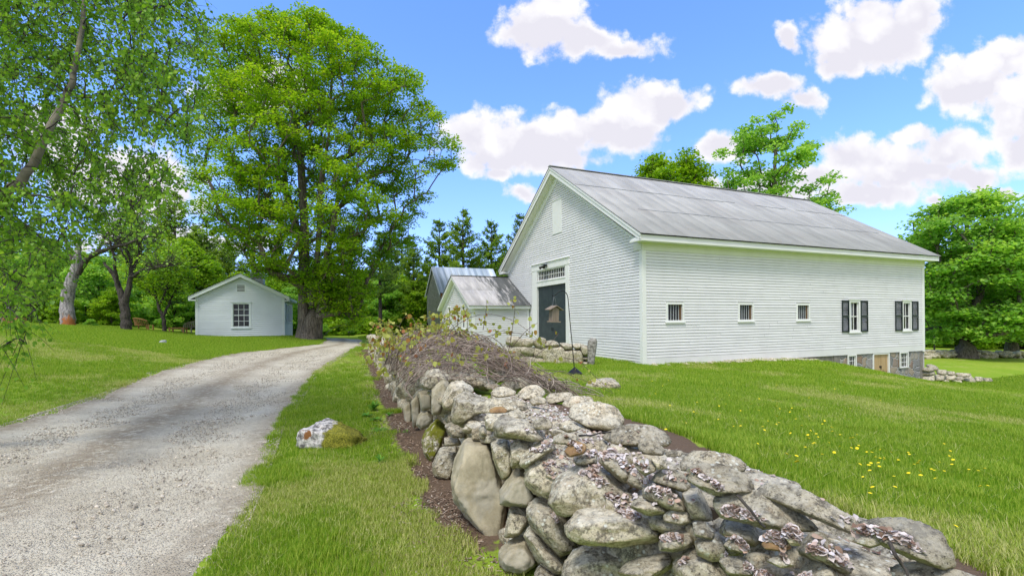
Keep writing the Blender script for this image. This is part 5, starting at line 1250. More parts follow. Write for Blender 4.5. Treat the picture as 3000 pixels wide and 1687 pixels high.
# trees right of the barn and behind it
def round_rows(cx, top, bot, w, n=9, lean=0, k=1.0):
    r = []
    for i in range(n):
        t = i / (n - 1); py = bot + (top - bot) * t; hw = w / 2 * math.sin(math.pi * min(1, (.16 + .80 * t)) ) ** .55 * (1 if t < .95 else .7); r.append((py, cx - hw + lean * t, cx + hw + lean * t))
    return r
def shade_tree(label, cx, base_py, depth, rows_, n, nl, seed, ls=.2, mat_='maple2', group=None, br=.45, gaps=1.6, clus=(1.2, .45), gz=None, bark='bark', top=None, name='maple_tree', minr=.012):
    a, _ = ray(cx, base_py); x = a * depth; z = ground_z(x, depth) if gz is None else gz
    rows_ = [r for r in rows_]; tp = min(r[0] for r in rows_); tpt = at((rows_[-1][1] + rows_[-1][2]) / 2, tp, depth)
    h = tpt.z - z
    return crown_tree(name, label, (x, depth, z - .05), [[(0, 0, 0), (.1, 0, h * .3), (-.1, .2, h * .6), ((tpt.x - x) * .7, 0, h * .92)], [(0, 0, h * .2), (h * .12, .3, h * .4), (h * .2, .4, h * .66)], [(0, 0, h * .22), (-h * .14, -.3, h * .42), (-h * .2, -.4, h * .68)]],
        env_px(rows_, depth, x, z - .05, .85), n, nl, ls, mat_, bark, seed, group, base_r=br, clus=clus, gaps=gaps, minr=minr)
shade_tree('broad maple with a thick dark trunk behind the field stone wall right of the barn', 2430, 905, 38.6, [(845,2330,2570),(800,2310,2600),(740,2300,2610),(660,2290,2600),(600,2290,2590),(560,2300,2570),(525,2330,2540),(492,2390,2500)], 300, 46000, 21, .24, br=.6)
shade_tree('leafy maple partly cut off by the right edge of the photo', 2545, 893, 45, [(850,2470,2700),(780,2450,2740),(700,2470,2740),(620,2520,2720),(560,2550,2700),(530,2570,2680)], 200, 26000, 22, .26, group='maples by the field wall')
shade_tree('young slim sapling standing on the lawn behind the barn corner', 2350, 880, 52, [(862,2320,2385),(830,2315,2390),(800,2325,2380),(785,2335,2365)], 26, 2600, 23, .22, 'maple2', br=.10, clus=(.8, .35), gaps=0, name='sapling')
shade_tree('round topped maple just showing above the middle of the barn roof', 1690, 700, 44, [(600,1580,1800),(520,1590,1790),(470,1590,1785),(430,1600,1770),(400,1625,1745),(388,1650,1720)], 150, 22000, 24, .24, 'maple')
shade_tree('tall thin maple with an open ragged top above the barn roof', 1950, 700, 44, [(600,1840,2090),(530,1820,2110),(480,1805,2090),(420,1800,2060),(360,1815,2015),(325,1850,2010),(300,1895,2000),(262,1930,1990)], 120, 15000, 25, .24, 'maple2', gaps=2.0, clus=(.95, .42), br=.3)

# ---- pines
def pine_proto(name, h, seed, mt='pine', base=.22, spread=.30, n=46, tiers=17, thin=0.):
    rng = np.random.default_rng(seed); root = empty(name); tb = Tubes(); LP = []; CLp = []; OUT = []
    tb.add([(0, 0, 0), (.05, 0, h * .4), (0, .08, h * .75), (0, 0, h)], [h * .016 + .08, h * .013 + .03, h * .007, .015], 7)
    for k in range(tiers):
        t = (k + rng.uniform(-.2, .2)) / tiers; z = h * (base + (1 - base) * t * .98); L0 = h * spread * (1 - t) ** .80 * (.60 + .40 * min(1, t * 5)) + .16
        nb = 6 if t < .8 else 4
        for b in range(nb):
            if rng.random() < thin + .12: continue
            a = rng.uniform(0, 6.283); L = L0 * rng.uniform(.55, 1.18); e = np.array([math.cos(a), math.sin(a), 0]); rise = .10 + .55 * t ** 1.5
            P = [np.array([0, 0, z]) + e * L * s + np.array([0, 0, L * (rise * s + .16 * s * s - .10 * math.sin(s * 3.14))]) for s in (0, .35, .7, 1)]
            tb.add(P, [.05 * (1 - t) + .02, .03, .02, .008], 4)
            m = int(10 + 34 * L / 2.5); s = rng.uniform(.22, 1.03, m); 
            Q = np.stack([np.interp(s, (0, .35, .7, 1), [p[i] for p in P]) for i in range(3)], 1); side = np.array([-e[1], e[0], 0]); wv = rng.uniform(-1, 1, m) * .32 * L * (1.15 - s)
            Q = Q + side * wv[:, None] + np.c_[np.zeros(m), np.zeros(m), rng.normal(0, .045, m) + .03]
            cr = rng.random(); rep = 3; LP.append(np.repeat(Q, rep, 0) + rng.normal(0, 1, (m * rep, 3)) * np.array([.10, .10, .05])); CLp.append(np.full(m * rep, cr)); OUT.append(np.repeat((e + side * 0)[None], m * rep, 0))
    tb.build('trunk', M['pinebark'], root)
    P = np.concatenate(LP); O = np.concatenate(OUT)
    n_ = len(P); N = rng.normal(0, .55, (n_, 3)); N[:, 2] += 1; N /= np.linalg.norm(N, axis=1)[:, None]; A = O * .8 + rng.normal(0, .7, (n_, 3)); A[:, 2] += .35; A -= (A * N).sum(1)[:, None] * N; A /= np.linalg.norm(A, axis=1)[:, None]; B = np.cross(A, N)
    T = np.array([(-.10, 0), (.10, 0), (.28, .55), (.05, .5), (0, 1.), (-.05, .5), (-.28, .55)]); s = rng.uniform(.24, .42, n_)
    T = np.array([(0, 0), (.20, .42), (0, 1.), (-.20, .42)]); V = P[:, None] + s[:, None, None] * (T[None, :, :1] * B[:, None] + T[None, :, 1:] * A[:, None])
    r = rng.random(n_) * .55 + .45 * np.concatenate(CLp)
    mesh_np('crown', V.reshape(-1, 3), (np.arange(n_) * 4)[:, None] + np.arange(4)[None], M[mt], root, attr={'rnd': np.repeat(r, 4)})
    return root
PINES = [pine_proto('pine_tree', 15, 51, 'pine', .20, .25, tiers=23), pine_proto('pine_tree', 15, 52, 'pine2', .28, .22, tiers=21), pine_proto('pine_tree', 15, 53, 'pine', .12, .29, tiers=24), pine_proto('pine_tree', 15, 54, 'pine2', .38, .20, tiers=17, thin=.15)]
used = set()
def put_tree(protos, k, px, top_py, depth, label, group, hproto=15., wide=1.0, rz=None):
    a, b = ray(px, top_py); x = a * depth; z = ground_z(x, depth); h = EYE + b * depth - z; s = h / hproto
    rz = random.uniform(0, 6.28) if rz is None else rz; p = protos[k]
    key = (id(protos), k)
    if key not in used:
        used.add(key); p.location = (x, depth, z - .1); p.rotation_euler = (0, 0, rz); p.scale = (s * wide, s * wide, s); o = p
    else: o = copy_tree(p, (x, depth, z - .1), rz, (s * wide, s * wide, s))
    return tag(o, label, 'tree', group)
PT = [(1165,517,50,0,'tall pine with a bare upper trunk straight above the shingled house roof'),(1236,548,52,2,'pine with a pointed open top between the shingled house and the barn gable'),(1310,532,56,1,'thin dark pine top touching the barn rake on its left side'),
 (1105,545,55,2,'dense pine just left of the shingled house roof'),(1040,600,50,0,'shorter pine between the big maple and the shingled house'),(955,575,47,3,'pine with three bare lower trunks beside the big maple'),(985,590,58,1,'dark pine behind the bare trunked pine near the maple'),
 (440,472,52,0,'tallest pine on the left, rising between the birch and the maple'),(395,560,60,1,'narrow pine to the left of the tallest left pine'),(500,600,56,2,'broad pine behind the left eave of the cottage'),(560,620,52,0,'pine directly behind the cottage roof peak'),(640,600,60,1,'pine behind the cottage cupola'),
 (700,590,56,2,'pine hidden behind the maple crown'),(880,560,60,0,'pine showing through the lower maple leaves'),(930,640,66,3,'distant pine between the maple stems and the bare trunks'),(1075,640,66,1,'distant pine far behind the gravel drive'),(300,590,62,2,'pine behind the leaning apple tree'),(1270,620,60,0,'low pine tucked against the barn corner'),(1200,640,64,3,'thin pine behind the shingled house'),(820,620,62,2,'pine deep behind the maple trunks'),(1140,610,62,2,'full pine behind the shingled house chimney side'),(1010,560,66,2,'tall pine deep in the row behind the drive'),(352,545,50,2,'pine standing behind the gnarled apple tree'),(486,560,48,0,'pine directly left of the maple crown'),(525,600,60,2,'pine far behind the left cottage corner'),(520,535,54,2,'pine between the birch leaves and the maple crown'),(575,575,58,0,'pine rising behind the middle of the cottage roof'),(330,500,62,0,'tall pine seen through the birch twigs'),(405,520,58,3,'slim pine between the apple tree and the tallest left pine')]
for px_, py_, dp, k, lb in PT: put_tree(PINES, k, px_, py_, dp, lb, 'pines along the wood edge', wide=1.0)

# ---- leafy trees of the wood edge (prototypes and copies)
def leafy_proto(seed, mt, h=9., ls=.24, n=95, nl=15000, low=.1, wide=.36, bark='darkbark'):
    E = [(h * low, -h * wide * .6, h * wide * .6, h * wide * .6), (h * .35, -h * wide, h * wide, h * wide), (h * .65, -h * wide * .95, h * wide * .95, h * wide * .9), (h * .88, -h * wide * .55, h * wide * .55, h * wide * .55), (h, -.3, .3, .3)]
    return crown_tree('leafy_tree', 'tree', (0, 0, 0), [[(0, 0, 0), (.15, 0, h * .35), (-.1, .1, h * .9)], [(0, 0, h * .12), (h * .12, .2, h * .4), (h * .2, .2, h * .65)], [(0, 0, h * .15), (-h * .12, -.2, h * .45), (-h * .18, -.2, h * .7)]], E, n, nl, ls, mt, bark, seed, base_r=.16, clus=(1.05, .42), gaps=1.5)
LEAFY = [leafy_proto(61, 'bright'), leafy_proto(62, 'maple2', low=.05), leafy_proto(63, 'bright', low=.02, wide=.42, n=110), leafy_proto(64, 'maple2', wide=.42)]
LT = [(30,560,44,3,'dense leafy tree at the left edge of the wood behind the birch'),(110,600,40,1,'leafy tree behind the bleached dead trunk'),(190,620,46,0,'pale green tree right behind the bleached dead trunk'),(250,640,38,3,'bushy tree between the dead trunk and the dark apple tree'),
 (350,640,45,0,'light green tree behind the dark apple tree'),(455,600,46,2,'bright yellow green tree left of the cottage roof'),(430,690,40,1,'low dark leafy tree behind the wooden benches'),(520,650,48,2,'bright tree behind the left side of the cottage'),(610,680,47,0,'yellow green tree behind the cottage roof'),
 (690,690,46,2,'yellow green tree behind the right side of the cottage'),(735,720,43,3,'leafy tree between cottage and maple trunk'),(840,700,52,0,'light green tree beyond the maple trunk'),(905,690,56,2,'light green tree at the end of the drive'),(965,700,54,1,'leafy tree behind the bare pine trunks'),(1015,690,57,2,'bright tree at the wood edge left of the shingled house'),
 (1060,700,50,0,'bright tree touching the left wall of the shingled house'),(1120,690,58,3,'green tree behind the shingled house'),(1260,660,56,1,'leafy tree between the shingled house and the barn'),(70,700,36,2,'young leafy tree low at the left edge'),(160,730,35,0,'low leafy tree behind the dead trunk base'),(280,720,37,2,'low leafy tree behind the apple trunks'),
 (880,740,60,1,'low tree in shade across the far meadow'),(790,650,58,1,'green tree behind the maple stems'),(-60,640,40,1,'leafy tree cut by the left picture edge'),(560,710,44,3,'dark leafy tree close behind the cottage wall'),(480,740,42,1,'dark low tree beside the cottage eave')]
for px_, py_, dp, k, lb in LT: put_tree(LEAFY, k, px_, py_, dp, lb, 'leafy trees along the wood edge', 9.)
LT2 = [(2330,690,62,3,'background tree left of the big right maple, far across the lawn'),(2400,660,66,1,'background tree directly behind the big right maple'),(2480,640,64,3,'background tree right of the big right maple'),(2560,600,60,1,'background tree at the right edge, taller than its neighbours'),(2440,720,58,2,'low light green tree beyond the right lane'),(2530,740,60,0,'small light green tree beyond the right lane'),(2350,760,60,2,'low bright tree behind the sapling'),(2620,680,58,3,'background tree beyond the right picture edge')]
for px_, py_, dp, k, lb in LT2: put_tree(LEAFY, k, px_, py_, dp, lb, 'leafy trees beyond the right lane', 9.)
# ---- far wood that closes the view (reads as one mass)
rng_ = np.random.default_rng(71)
def wood_mass(name, P0, P1, h0, n, sz, mt, thick=7.):
    t = rng_.random(n); x = P0[0] + (P1[0] - P0[0]) * t + rng_.normal(0, thick * .3, n); y = P0[1] + (P1[1] - P0[1]) * t + rng_.uniform(0, thick, n)
    top = h0 * (.8 + .25 * vnoise(np.c_[x / 5, y / 5, 0 * x], 4) + .1 * vnoise(np.c_[x / 1.7, y / 1.7, 0 * x], 5)); z = H(x, y) + rng_.random(n) ** .8 * top
    cl = .5 + .5 * vnoise(np.c_[x / 1.4, y / 1.4, z / 1.1], 9); keep = cl > .22
    P = np.c_[x, y, z][keep]; o = leaf_mesh(name, P, sz, mt, rng_, None, 'q', .4, np.clip(cl[keep], 0, 1)); tag(o, kind='stuff'); return o
wood_mass('far_woods', (-75, 62), (14, 76), 8.5, 52000, .55, 'pine')
wood_mass('woodland', (-62, 30), (-40, 60), 8.5, 34000, .5, 'maple2', 6)
wood_mass('far_thicket', (14, 84), (110, 52), 7.5, 42000, .6, 'maple2', 8)
wood_mass('undergrowth', (-46, 34), (-25, 45), 2.4, 26000, .22, 'maple2', 4)
wood_mass('meadow_edge_growth', (-25, 45), (8, 66), 2.3, 26000, .26, 'bright', 5)
# ---- shrubs by the far meadow
def shrub_proto(seed, mt, n=20, nl=5200):
    return crown_tree('shrub', 's', (0, 0, 0), [[(0, 0, 0), (.1, 0, .5), (.1, .1, 1.2)], [(0, 0, 0), (-.4, .1, .7)], [(0, 0, 0), (.4, -.2, .8)]], [(.15, -1., 1., .9), (.7, -1.25, 1.25, 1.1), (1.3, -.9, .9, .8), (1.7, -.3, .3, .3)], n, nl, .13, mt, 'darkbark', seed, base_r=.03, clus=(.42, .26))
SHR = [shrub_proto(81, 'bright'), shrub_proto(82, 'maple2')]
SHL = [(842,806,49,0,'round bright green shrub at the meadow edge right of the maple trunk'),(872,804,50,1,'second shrub right of the maple trunk, darker green'),(905,800,52,0,'bright shrub under the bare pine trunks'),(938,805,50,0,'bright shrub beside the end of the long wall'),(815,815,47,1,'small dark shrub close against the maple trunk'),(1010,790,50,0,'bright shrub showing over the vine pile'),(228,800,33,1,'dark shrub between the dead trunk and the apple tree'),(380,815,38,1,'dark shrub behind the wooden bench'),(120,800,33,0,'green shrub left of the dead trunk'),(560,800,42,1,'dark shrub hidden behind the cottage')]
for px_, py_, dp, k, lb in SHL: tag(put_tree(SHR, k, px_, py_, dp, lb, 'shrubs at the meadow edge', 1.75), None, 'shrub')

# ---- bleached dead trunk with a dark living limb
def stem_tree(name, label, px0, py0, depth, stems, mats, twigs=None, leaves=None, seed=1, lsize=.10, leafm='maple2', gz=None, cat='tree'):
    """stems: [(points px, radii, material index)]"""
    rng = np.random.default_rng(seed); p0 = at(px0, py0, depth); z0 = p0.z if gz is None else gz; root = tag(empty(name, (p0.x, depth, z0)), label, cat); out = {}
    tips = []
    for pts, rad, mi in stems:
        P = []
        for q in pts:
            dy = q[2] if len(q) > 2 else 0; v = at(q[0], q[1], depth + dy); P.append((v.x - p0.x, dy, v.z - z0))
        P = np.array(P); t = np.linspace(0, 1, len(P)); tt_ = np.linspace(0, 1, max(8, len(P) * 4)); Q = np.stack([np.interp(tt_, t, P[:, i]) for i in range(3)], 1); Q[1:-1] += rng.normal(0, .018, (len(Q) - 2, 3)); r = np.interp(tt_, t, rad) * .70; r = r * (1 + .10 * rng.normal(0, 1, len(r)).clip(-1, 1))
        out.setdefault(mi, Tubes()).add(Q, r, 14 if max(rad) > .15 else 6); tips.append((Q, r))
    for mi, tb in out.items():
        if mi == mats[-1][0] and twigs:
            pass
    tw = Tubes(); LPs = []
    for Q, r in tips[1:]:
        for _ in range(twigs or 0):
            i = rng.integers(len(Q) // 3, len(Q)); p = Q[i]; L = rng.uniform(.5, 1.7); d = rng.normal(0, 1, 3); d[2] = abs(d[2]) * .9 + .1; d /= np.linalg.norm(d); 
            pts = [p]; 
            for s in range(4): d = d + rng.normal(0, .28, 3); d /= np.linalg.norm(d); pts.append(pts[-1] + d * L / 4)
            tw.add(pts, np.linspace(min(.03, r[i] * .6), .005, 5), 3)
            for s in range(2):
                b = pts[rng.integers(1, 4)]; d2_ = d + rng.normal(0, .7, 3); tw.add([b, b + d2_ * .3, b + d2_ * .3 + rng.normal(0, .12, 3)], [.010, .007, .004], 3)
            if leaves: LPs.append(pts[-1] + rng.normal(0, .22, (leaves, 3)))
    first = True
    for k, (mi, mname) in enumerate(mats):
        o = out[mi].build('trunk' if k == 0 else 'limb', M[mname], root)
    if tw.n: tw.build('twigs', M[mats[-1][1]], root)
    if LPs: leaf_mesh('leaves', np.concatenate(LPs), lsize, leafm, rng, root, 'q', .3)
    return root
stem_tree('dead_tree', 'bleached grey dead tree trunk with orange rot at its foot and one dark limb', 170, 826, 30,
  [([(172,830),(170,800),(168,770),(170,740),(178,710),(188,680),(196,640),(200,600)], [.60,.52,.47,.46,.44,.34,.26,.14], 0),
   ([(196,690),(215,655),(245,635),(300,618,-1),(360,600,-1),(400,588,-1)], [.22,.24,.20,.12,.08,.03], 1), ([(240,640),(262,600,.5),(300,560,.8),(330,500,.8)], [.12,.09,.06,.03], 1), ([(188,680),(170,620,.6),(150,560,1),(140,500,1)], [.16,.12,.08,.04], 1)],
  [(0, 'deadwood'), (1, 'darkbark')], twigs=34, leaves=7, seed=4, lsize=.13)
stem_tree('apple_tree', 'old gnarled dark apple tree with a thicket of bare twigs', 318, 838, 30,
  [([(318,842),(317,810),(315,780),(312,760),(300,725),(285,690),(262,660)], [.50,.42,.36,.34,.24,.18,.09], 0), ([(312,765),(325,725),(330,690),(328,650,.5),(310,600,.8),(300,560,.8)], [.30,.22,.18,.14,.09,.04], 0),
   ([(325,700),(360,680,-.6),(400,672,-1),(440,668,-1)], [.14,.11,.07,.03], 0), ([(330,690),(350,640,.7),(345,580,1),(355,530,1)], [.13,.09,.06,.03], 0), ([(300,725),(285,640,-.8),(270,580,-1),(255,540,-1)], [.14,.10,.06,.03], 0), ([(320,660),(290,600,1.2),(310,540,1.4)], [.1,.07,.03], 0)],
  [(0, 'darkbark')], twigs=52, leaves=4, seed=5, lsize=.13)
stem_tree('apple_tree', 'small forked apple tree with bright leaves beside the wooden benches', 413, 846, 34.5,
  [([(413,848),(413,815),(410,795),(400,778),(396,755),(385,720)], [.21,.19,.17,.14,.12,.06], 0), ([(410,795),(425,765,.3),(440,735,.4),(455,700,.5)], [.13,.11,.08,.03], 0), ([(398,770),(420,730,-.4),(425,690,-.5),(430,650,-.5)], [.11,.09,.06,.03], 0), ([(396,755),(370,725,.5),(355,690,.5)], [.1,.07,.03], 0)],
  [(0, 'darkbark')], twigs=60, leaves=26, seed=6, lsize=.15, leafm='bright')

# ---- near birch leaning in from the left edge
bx0 = at(-120, 640, 6.2); bz = ground_z(bx0.x - .6, 6.0); bro = tag(empty('birch_tree', (bx0.x - .6, 6.0, bz)), 'near birch leaning in from the left edge with hanging leafy twigs', 'tree')
rb = np.random.default_rng(91); tb = Tubes(); LPb = []; off = np.array(bro.location)
def bp(px, py, d): return np.array(at(px, py, d)) - off
trunk = [np.array([0, 0, 0]), np.array([.15, .05, .9]), bp(-95, 640, 6.0), bp(0, 495, 6.1), bp(75, 430, 6.2), bp(125, 330, 6.3), bp(180, 210, 6.5), bp(205, 90, 6.7), bp(215, -60, 7.0), bp(260, -260, 7.3)]
T_ = np.array(trunk); t = np.linspace(0, 1, len(T_)); tt_ = np.linspace(0, 1, 40); TQ = np.stack([np.interp(tt_, t, T_[:, i]) for i in range(3)], 1); TQ[3:-1] += rb.normal(0, .008, (36, 3)); TR = np.interp(tt_, t, [.13, .10, .075, .058, .052, .045, .038, .031, .024, .014]); tb.add(TQ, TR, 12)
tbt = Tubes()
tgt = []
for _ in range(980):      # limb end points spread through the visible volume of the crown and beyond it
    px_ = rb.uniform(-120, 535) if rb.random() < .85 else rb.uniform(-700, 0); py_ = rb.uniform(-160, 740); d = rb.uniform(5.5, 10.0)
    lim = float(np.interp(py_, (-160, 0, 300, 430, 520, 600, 680, 780, 900), (480, 535, 520, 490, 400, 230, 140, 100, 60)))
    if px_ > lim: continue
    if px_ > 400 and rb.random() < .4: continue
    tgt.append(bp(px_, py_, d))
tgt += [bp(*q) for q in ((30, 780, 5), (60, 860, 5.2), (0, 880, 5.0), (90, 780, 5.4), (40, 740, 5.1), (0, 700, 5.2), (100, 700, 5.5), (10, 800, 5.4), (60, 640, 5.6), (-20, 760, 5))]
nod = [q for q in TQ[8:]]; nod = np.array(nod)
for c in sorted(tgt, key=lambda q: np.min(np.linalg.norm(nod - q, axis=1))):
    pen = np.maximum(0, nod[:, 2] - c[2]) * .25; j = int(np.argmin(np.linalg.norm(nod - c, axis=1) + pen)); a = nod[j]; L = np.linalg.norm(c - a); P = []
    for s in np.linspace(0, 1, 7): P.append(a + (c - a) * s + np.array([0, 0, (.28 * L * math.sin(math.pi * s) * (1 - .3 * s))]) + rb.normal(0, .012, 3) * (0 < s < 1))
    P = np.array(P); tbt.add(P, np.linspace(min(.022, .006 + .008 * L), .0025, 7), 4); nod = np.concatenate([nod, P[2:]])
    for k in range(10):
        s = rb.uniform(.25, 1); b = np.array([np.interp(s, np.linspace(0, 1, 7), P[:, i]) for i in range(3)]); d = (c - a) / L * rb.uniform(.1, .9) + rb.normal(0, .5, 3); d[2] -= .45; l = rb.uniform(.16, .48); Q = [b, b + d * l * .5, b + d * l + np.array([0, 0, -.10 * l])]
        tbt.add(Q, [.0035, .0025, .0014], 3); m = rb.integers(5, 10); u = rb.random(m)[:, None]; LPb.append(np.array(Q[0]) + (np.array(Q[2]) - np.array(Q[0])) * u + rb.normal(0, .028, (m, 3)))
tb.build('trunk', M['birchbark'], bro); tbt.build('twigs', M['darkbark'], bro)
LPb = np.concatenate(LPb); leaf_mesh('leaves', LPb, .042, 'birch', rb, bro, '6', -.2, droop=.8, var=.3); print('birch leaves', len(LPb))
# ------------------------------------------------------------------ vine pile on the wall
rv = np.random.default_rng(101); VP = tag(empty('vine_pile', (-.6, 8.6, .6)), 'tangled heap of bare brown vines with young reddish leaves sprawling over the wall', 'vines')
voff = np.array(VP.location)
s_c = None
def mound(u, v):
    """u along the wall (m, towards the far end), v across to the lawn; height relative to eye"""
    top = -.74 + .42 * np.exp(-((v - .72) / 1.0) ** 2) * sstep(u, -2.2, -.4) * (1 - sstep(u, 3.2, 5.2))
    lawn = -1.30; k = sstep(v, 1.2, 3.0); fl = sstep(-v, .05, .7); return (top * (1 - k) + lawn * k) * (1 - fl) + (-1.15) * fl
WD = np.array([-.322, .947]); WN = np.array([.947, .322]); WO = np.array([-1.70, 8.0])     # along the wall, across it, origin on the face
V_, F_, A_ = [], [], []; nn = 0; tops = []
def stem(P, r0, rn=None, k=4):
    global nn
    P = np.asarray(P); V, F = tube_np(P, np.linspace(r0, r0 * .45, len(P)), k); V_.append(V - voff); F_.append(F + nn); A_.append(np.full(len(V), rv.random() if rn is None else rn)); nn += len(V)
for i in range(1900):
    u = rv.uniform(-1.7, 4.4); v = rv.uniform(-.2, 2.9); 
    if v > 1.6 and (u > 2.8 or rv.random() < .25): continue
    if u > 3 and rv.random() < .4: continue
    ang = rv.uniform(0, 6.28); L = rv.uniform(.4, 1.5); d = np.array([math.sin(ang), math.cos(ang)]) * (1 if rv.random() < .5 else -1); bend = rv.normal(0, 1.0); lay = rv.uniform(-.22, .05); n_ = 9; P = []
    arch = rv.uniform(-.04, .16); ph = rv.uniform(0, 6.28)
    for t in np.linspace(-.5, .5, n_):
        uu = u + d[0] * L * t + bend * t * t * d[1]; vv = v + d[1] * L * t - bend * t * t * d[0]; uu = max(uu, -1.95 + .2 * rv.random()); vv = (vv if vv > -.28 else -.28 + .35 * (-.28 - vv)); vv = min(vv, 3.2); p = WO + WD * uu + WN * vv
        z = float(mound(uu, vv)) + lay + arch * math.cos(math.pi * t) + .05 * math.sin(7 * t + ph); P.append((p[0], p[1], EYE + z))
    stem(P, rv.uniform(.0035, .008))
LPv = []; Lr = []
for i in range(85):      # arching and upright shoots that carry the leaves
    u = rv.uniform(-.9, 4.8); v = rv.uniform(-.4, 1.5); p = WO + WD * u + WN * v; z = EYE + float(mound(u, v)); H_ = rv.uniform(.12, .62) * (1.0 if v < 1.1 else .6); a = rv.uniform(0, 6.28); sp = rv.uniform(.1, 1.0); P = []
    for t in np.linspace(0, 1, 8): P.append((p[0] + math.cos(a) * sp * t, p[1] + math.sin(a) * sp * t * .6, z - .06 + H_ * math.sin(t * rv.choice([1.6, 2.4]) if False else t * (1.5 + (i % 3) * .5))))
    P = np.array(P) + rv.normal(0, .012, (8, 3)); stem(P, rv.uniform(.0035, .0065), .25 * rv.random())
    for k in range(rv.integers(7, 20)): LPv.append(P[rv.integers(3, 8)] + rv.normal(0, .035, 3)); Lr.append(rv.random())
for pts in ([(1105,920),(1115,850),(1160,805),(1220,785),(1290,800),(1350,850),(1400,900)],[(1215,830),(1222,790),(1224,755)],[(1280,880),(1290,820),(1296,775),(1290,755)],[(1420,900),(1455,905),(1500,950),(1540,985)],[(1000,890),(1030,850),(1075,825),(1110,812)],
            [(1300,930),(1400,930),(1480,960),(1545,990)],[(1180,870),(1240,840),(1300,835),(1370,862)],[(1340,900),(1380,870),(1406,838)],[(960,880),(1000,850),(1040,860)],[(1290,870),(1325,830),(1352,812)]):
    dd = rv.uniform(7.4, 8.6); P = np.array([np.array(at(x, y, dd)) for x, y in pts]); t = np.linspace(0, 1, len(P)); T2 = np.linspace(0, 1, 14); P = np.stack([np.interp(T2, t, P[:, i]) for i in range(3)], 1); P[1:-1] = (P[:-2] + 2 * P[1:-1] + P[2:]) / 4; stem(P, .006, .1)
    for k in range(9): LPv.append(P[rv.integers(4, 14)] + rv.normal(0, .04, 3)); Lr.append(rv.random())
for i in range(520):
    u = rv.uniform(-1.6, 4.6); v = rv.uniform(-.2, 1.9); p = WO + WD * u + WN * v; LPv.append(np.array([p[0], p[1], EYE + float(mound(u, v)) + rv.uniform(-.02, .12)])); Lr.append(rv.random())
mesh_np('stems', np.concatenate(V_), np.concatenate(F_), M['vine'], VP, smooth=True, attr={'rnd': np.concatenate(A_)})
LPv = np.array(LPv) - voff; V, F, k = leaves_np(LPv, .058, rv, '6', -.1, var=.55, droop=.4); rr_ = np.where(rv.random(len(LPv)) < .16, rv.uniform(0, .25, len(LPv)), rv.uniform(.42, 1, len(LPv)))
mesh_np('leaves', V, F, M['vineleaf'], VP, attr={'rnd': np.repeat(rr_, k)})

# ------------------------------------------------------------------ things lying on the wall
from mathutils.bvhtree import BVHTree
bv, bf, n0 = [], [], 0
for o in wall.children:
    me = o.data; co = np.empty(len(me.vertices) * 3, np.float32); me.vertices.foreach_get('co', co); co = co.reshape(-1, 3) + np.array(o.location) + np.array(wall.location); nl = len(me.loops); ix = np.empty(nl, np.int32); me.loops.foreach_get('vertex_index', ix)
    if len(me.polygons) * 3 != nl: continue
    bv.append(co); bf.append(ix.reshape(-1, 3) + n0); n0 += len(co)
BV = BVHTree.FromPolygons(np.concatenate(bv).tolist(), np.concatenate(bf).tolist())
def drop(x, y, z0=1.6):
    h = BV.ray_cast(Vector((x, y, z0)), Vector((0, 0, -1))); return (h[0].z, h[1]) if h[0] is not None else (None, None)
patches = [(Z7,130,30,60,25,40),(Z7,330,120,90,50,90),(Z7,290,270,70,40,90),(Z7,250,320,60,30,60),(Z7,600,290,90,40,110),(Z7,640,400,90,50,170),(Z7,740,420,60,40,80),(Z7,940,420,60,60,110),(Z7,960,500,60,30,80),(Z7,1140,500,60,25,50),(Z7,1260,560,50,50,70),(Z7,960,760,60,40,60),(Z7,1170,980,60,50,90),(Z7,1250,1060,60,50,90),
  (Z7,1550,1190,110,60,150),(Z7,1800,1220,120,70,150),(Z8,380,930,110,60,170),(Z8,600,960,110,60,190),(Z8,480,1180,110,60,150),(Z8,680,1230,90,60,110),(Z8,980,960,90,60,170),(Z8,1080,1080,90,60,190),(Z8,1250,1190,110,70,240),(Z8,1450,1270,130,60,240),(Z8,1540,1200,90,60,120),(Z8,200,1180,110,60,150),(Z8,100,1120,90,50,90),(Z8,600,1340,90,50,90),(Z8,1200,1330,110,60,150),(Z7,60,90,60,50,60),(Z7,420,430,50,40,60)]
P_ = []
for fr, cx, cy, sx, sy, n in patches:
    for _ in range(int(n * 2.3)):
        px_, py_ = fr(rv.normal(cx, sx), rv.normal(cy, sy)); y = hull(px_, py_); a, b = ray(px_, py_); y = y - .03; x = a * y
        z, nm = drop(x, y)
        dd_, _s = face_d(x, y)
        if z is None or z > EYE + float(topz(max(dd_, 0))) - (.03 if rv.random() < .9 else -.05) or z < EYE - 1.45 or nm.z < .55: continue
        P_.append((x, y, z + rv.uniform(.002, .018)))
for _ in range(1500):
    s = rv.uniform(cum[3] - 1, S1 - .2); d = rv.uniform(.25, 1.5); x, y, a = wp(s, d); z, nm = drop(x, y)
    if z is None or z > EYE + float(topz(d)) - .05 or nm.z < .4: continue
    P_.append((x, y, z + .01))
P_ = np.array(P_); n_ = len(P_)
N = rv.normal(0, .5, (n_, 3)); N[:, 2] += 1; N /= np.linalg.norm(N, axis=1)[:, None]; A = rv.normal(0, 1, (n_, 3)); A -= (A * N).sum(1)[:, None] * N; A /= np.linalg.norm(A, axis=1)[:, None]; B = np.cross(A, N)
cur = rv.uniform(.0, .38, n_); T = np.array([(0, -.5), (.26, -.36), (.37, -.05), (.30, .28), (0, .56), (-.28, .30), (-.36, -.02), (-.27, -.34), (0, .02)]); s = rv.uniform(.018, .040, n_)
Zc = (T[None, :, 0] ** 2 * 3.2 * cur[:, None] + T[None, :, 1] ** 2 * 1.2 * cur[:, None] * rv.choice([-1, 1], n_)[:, None])
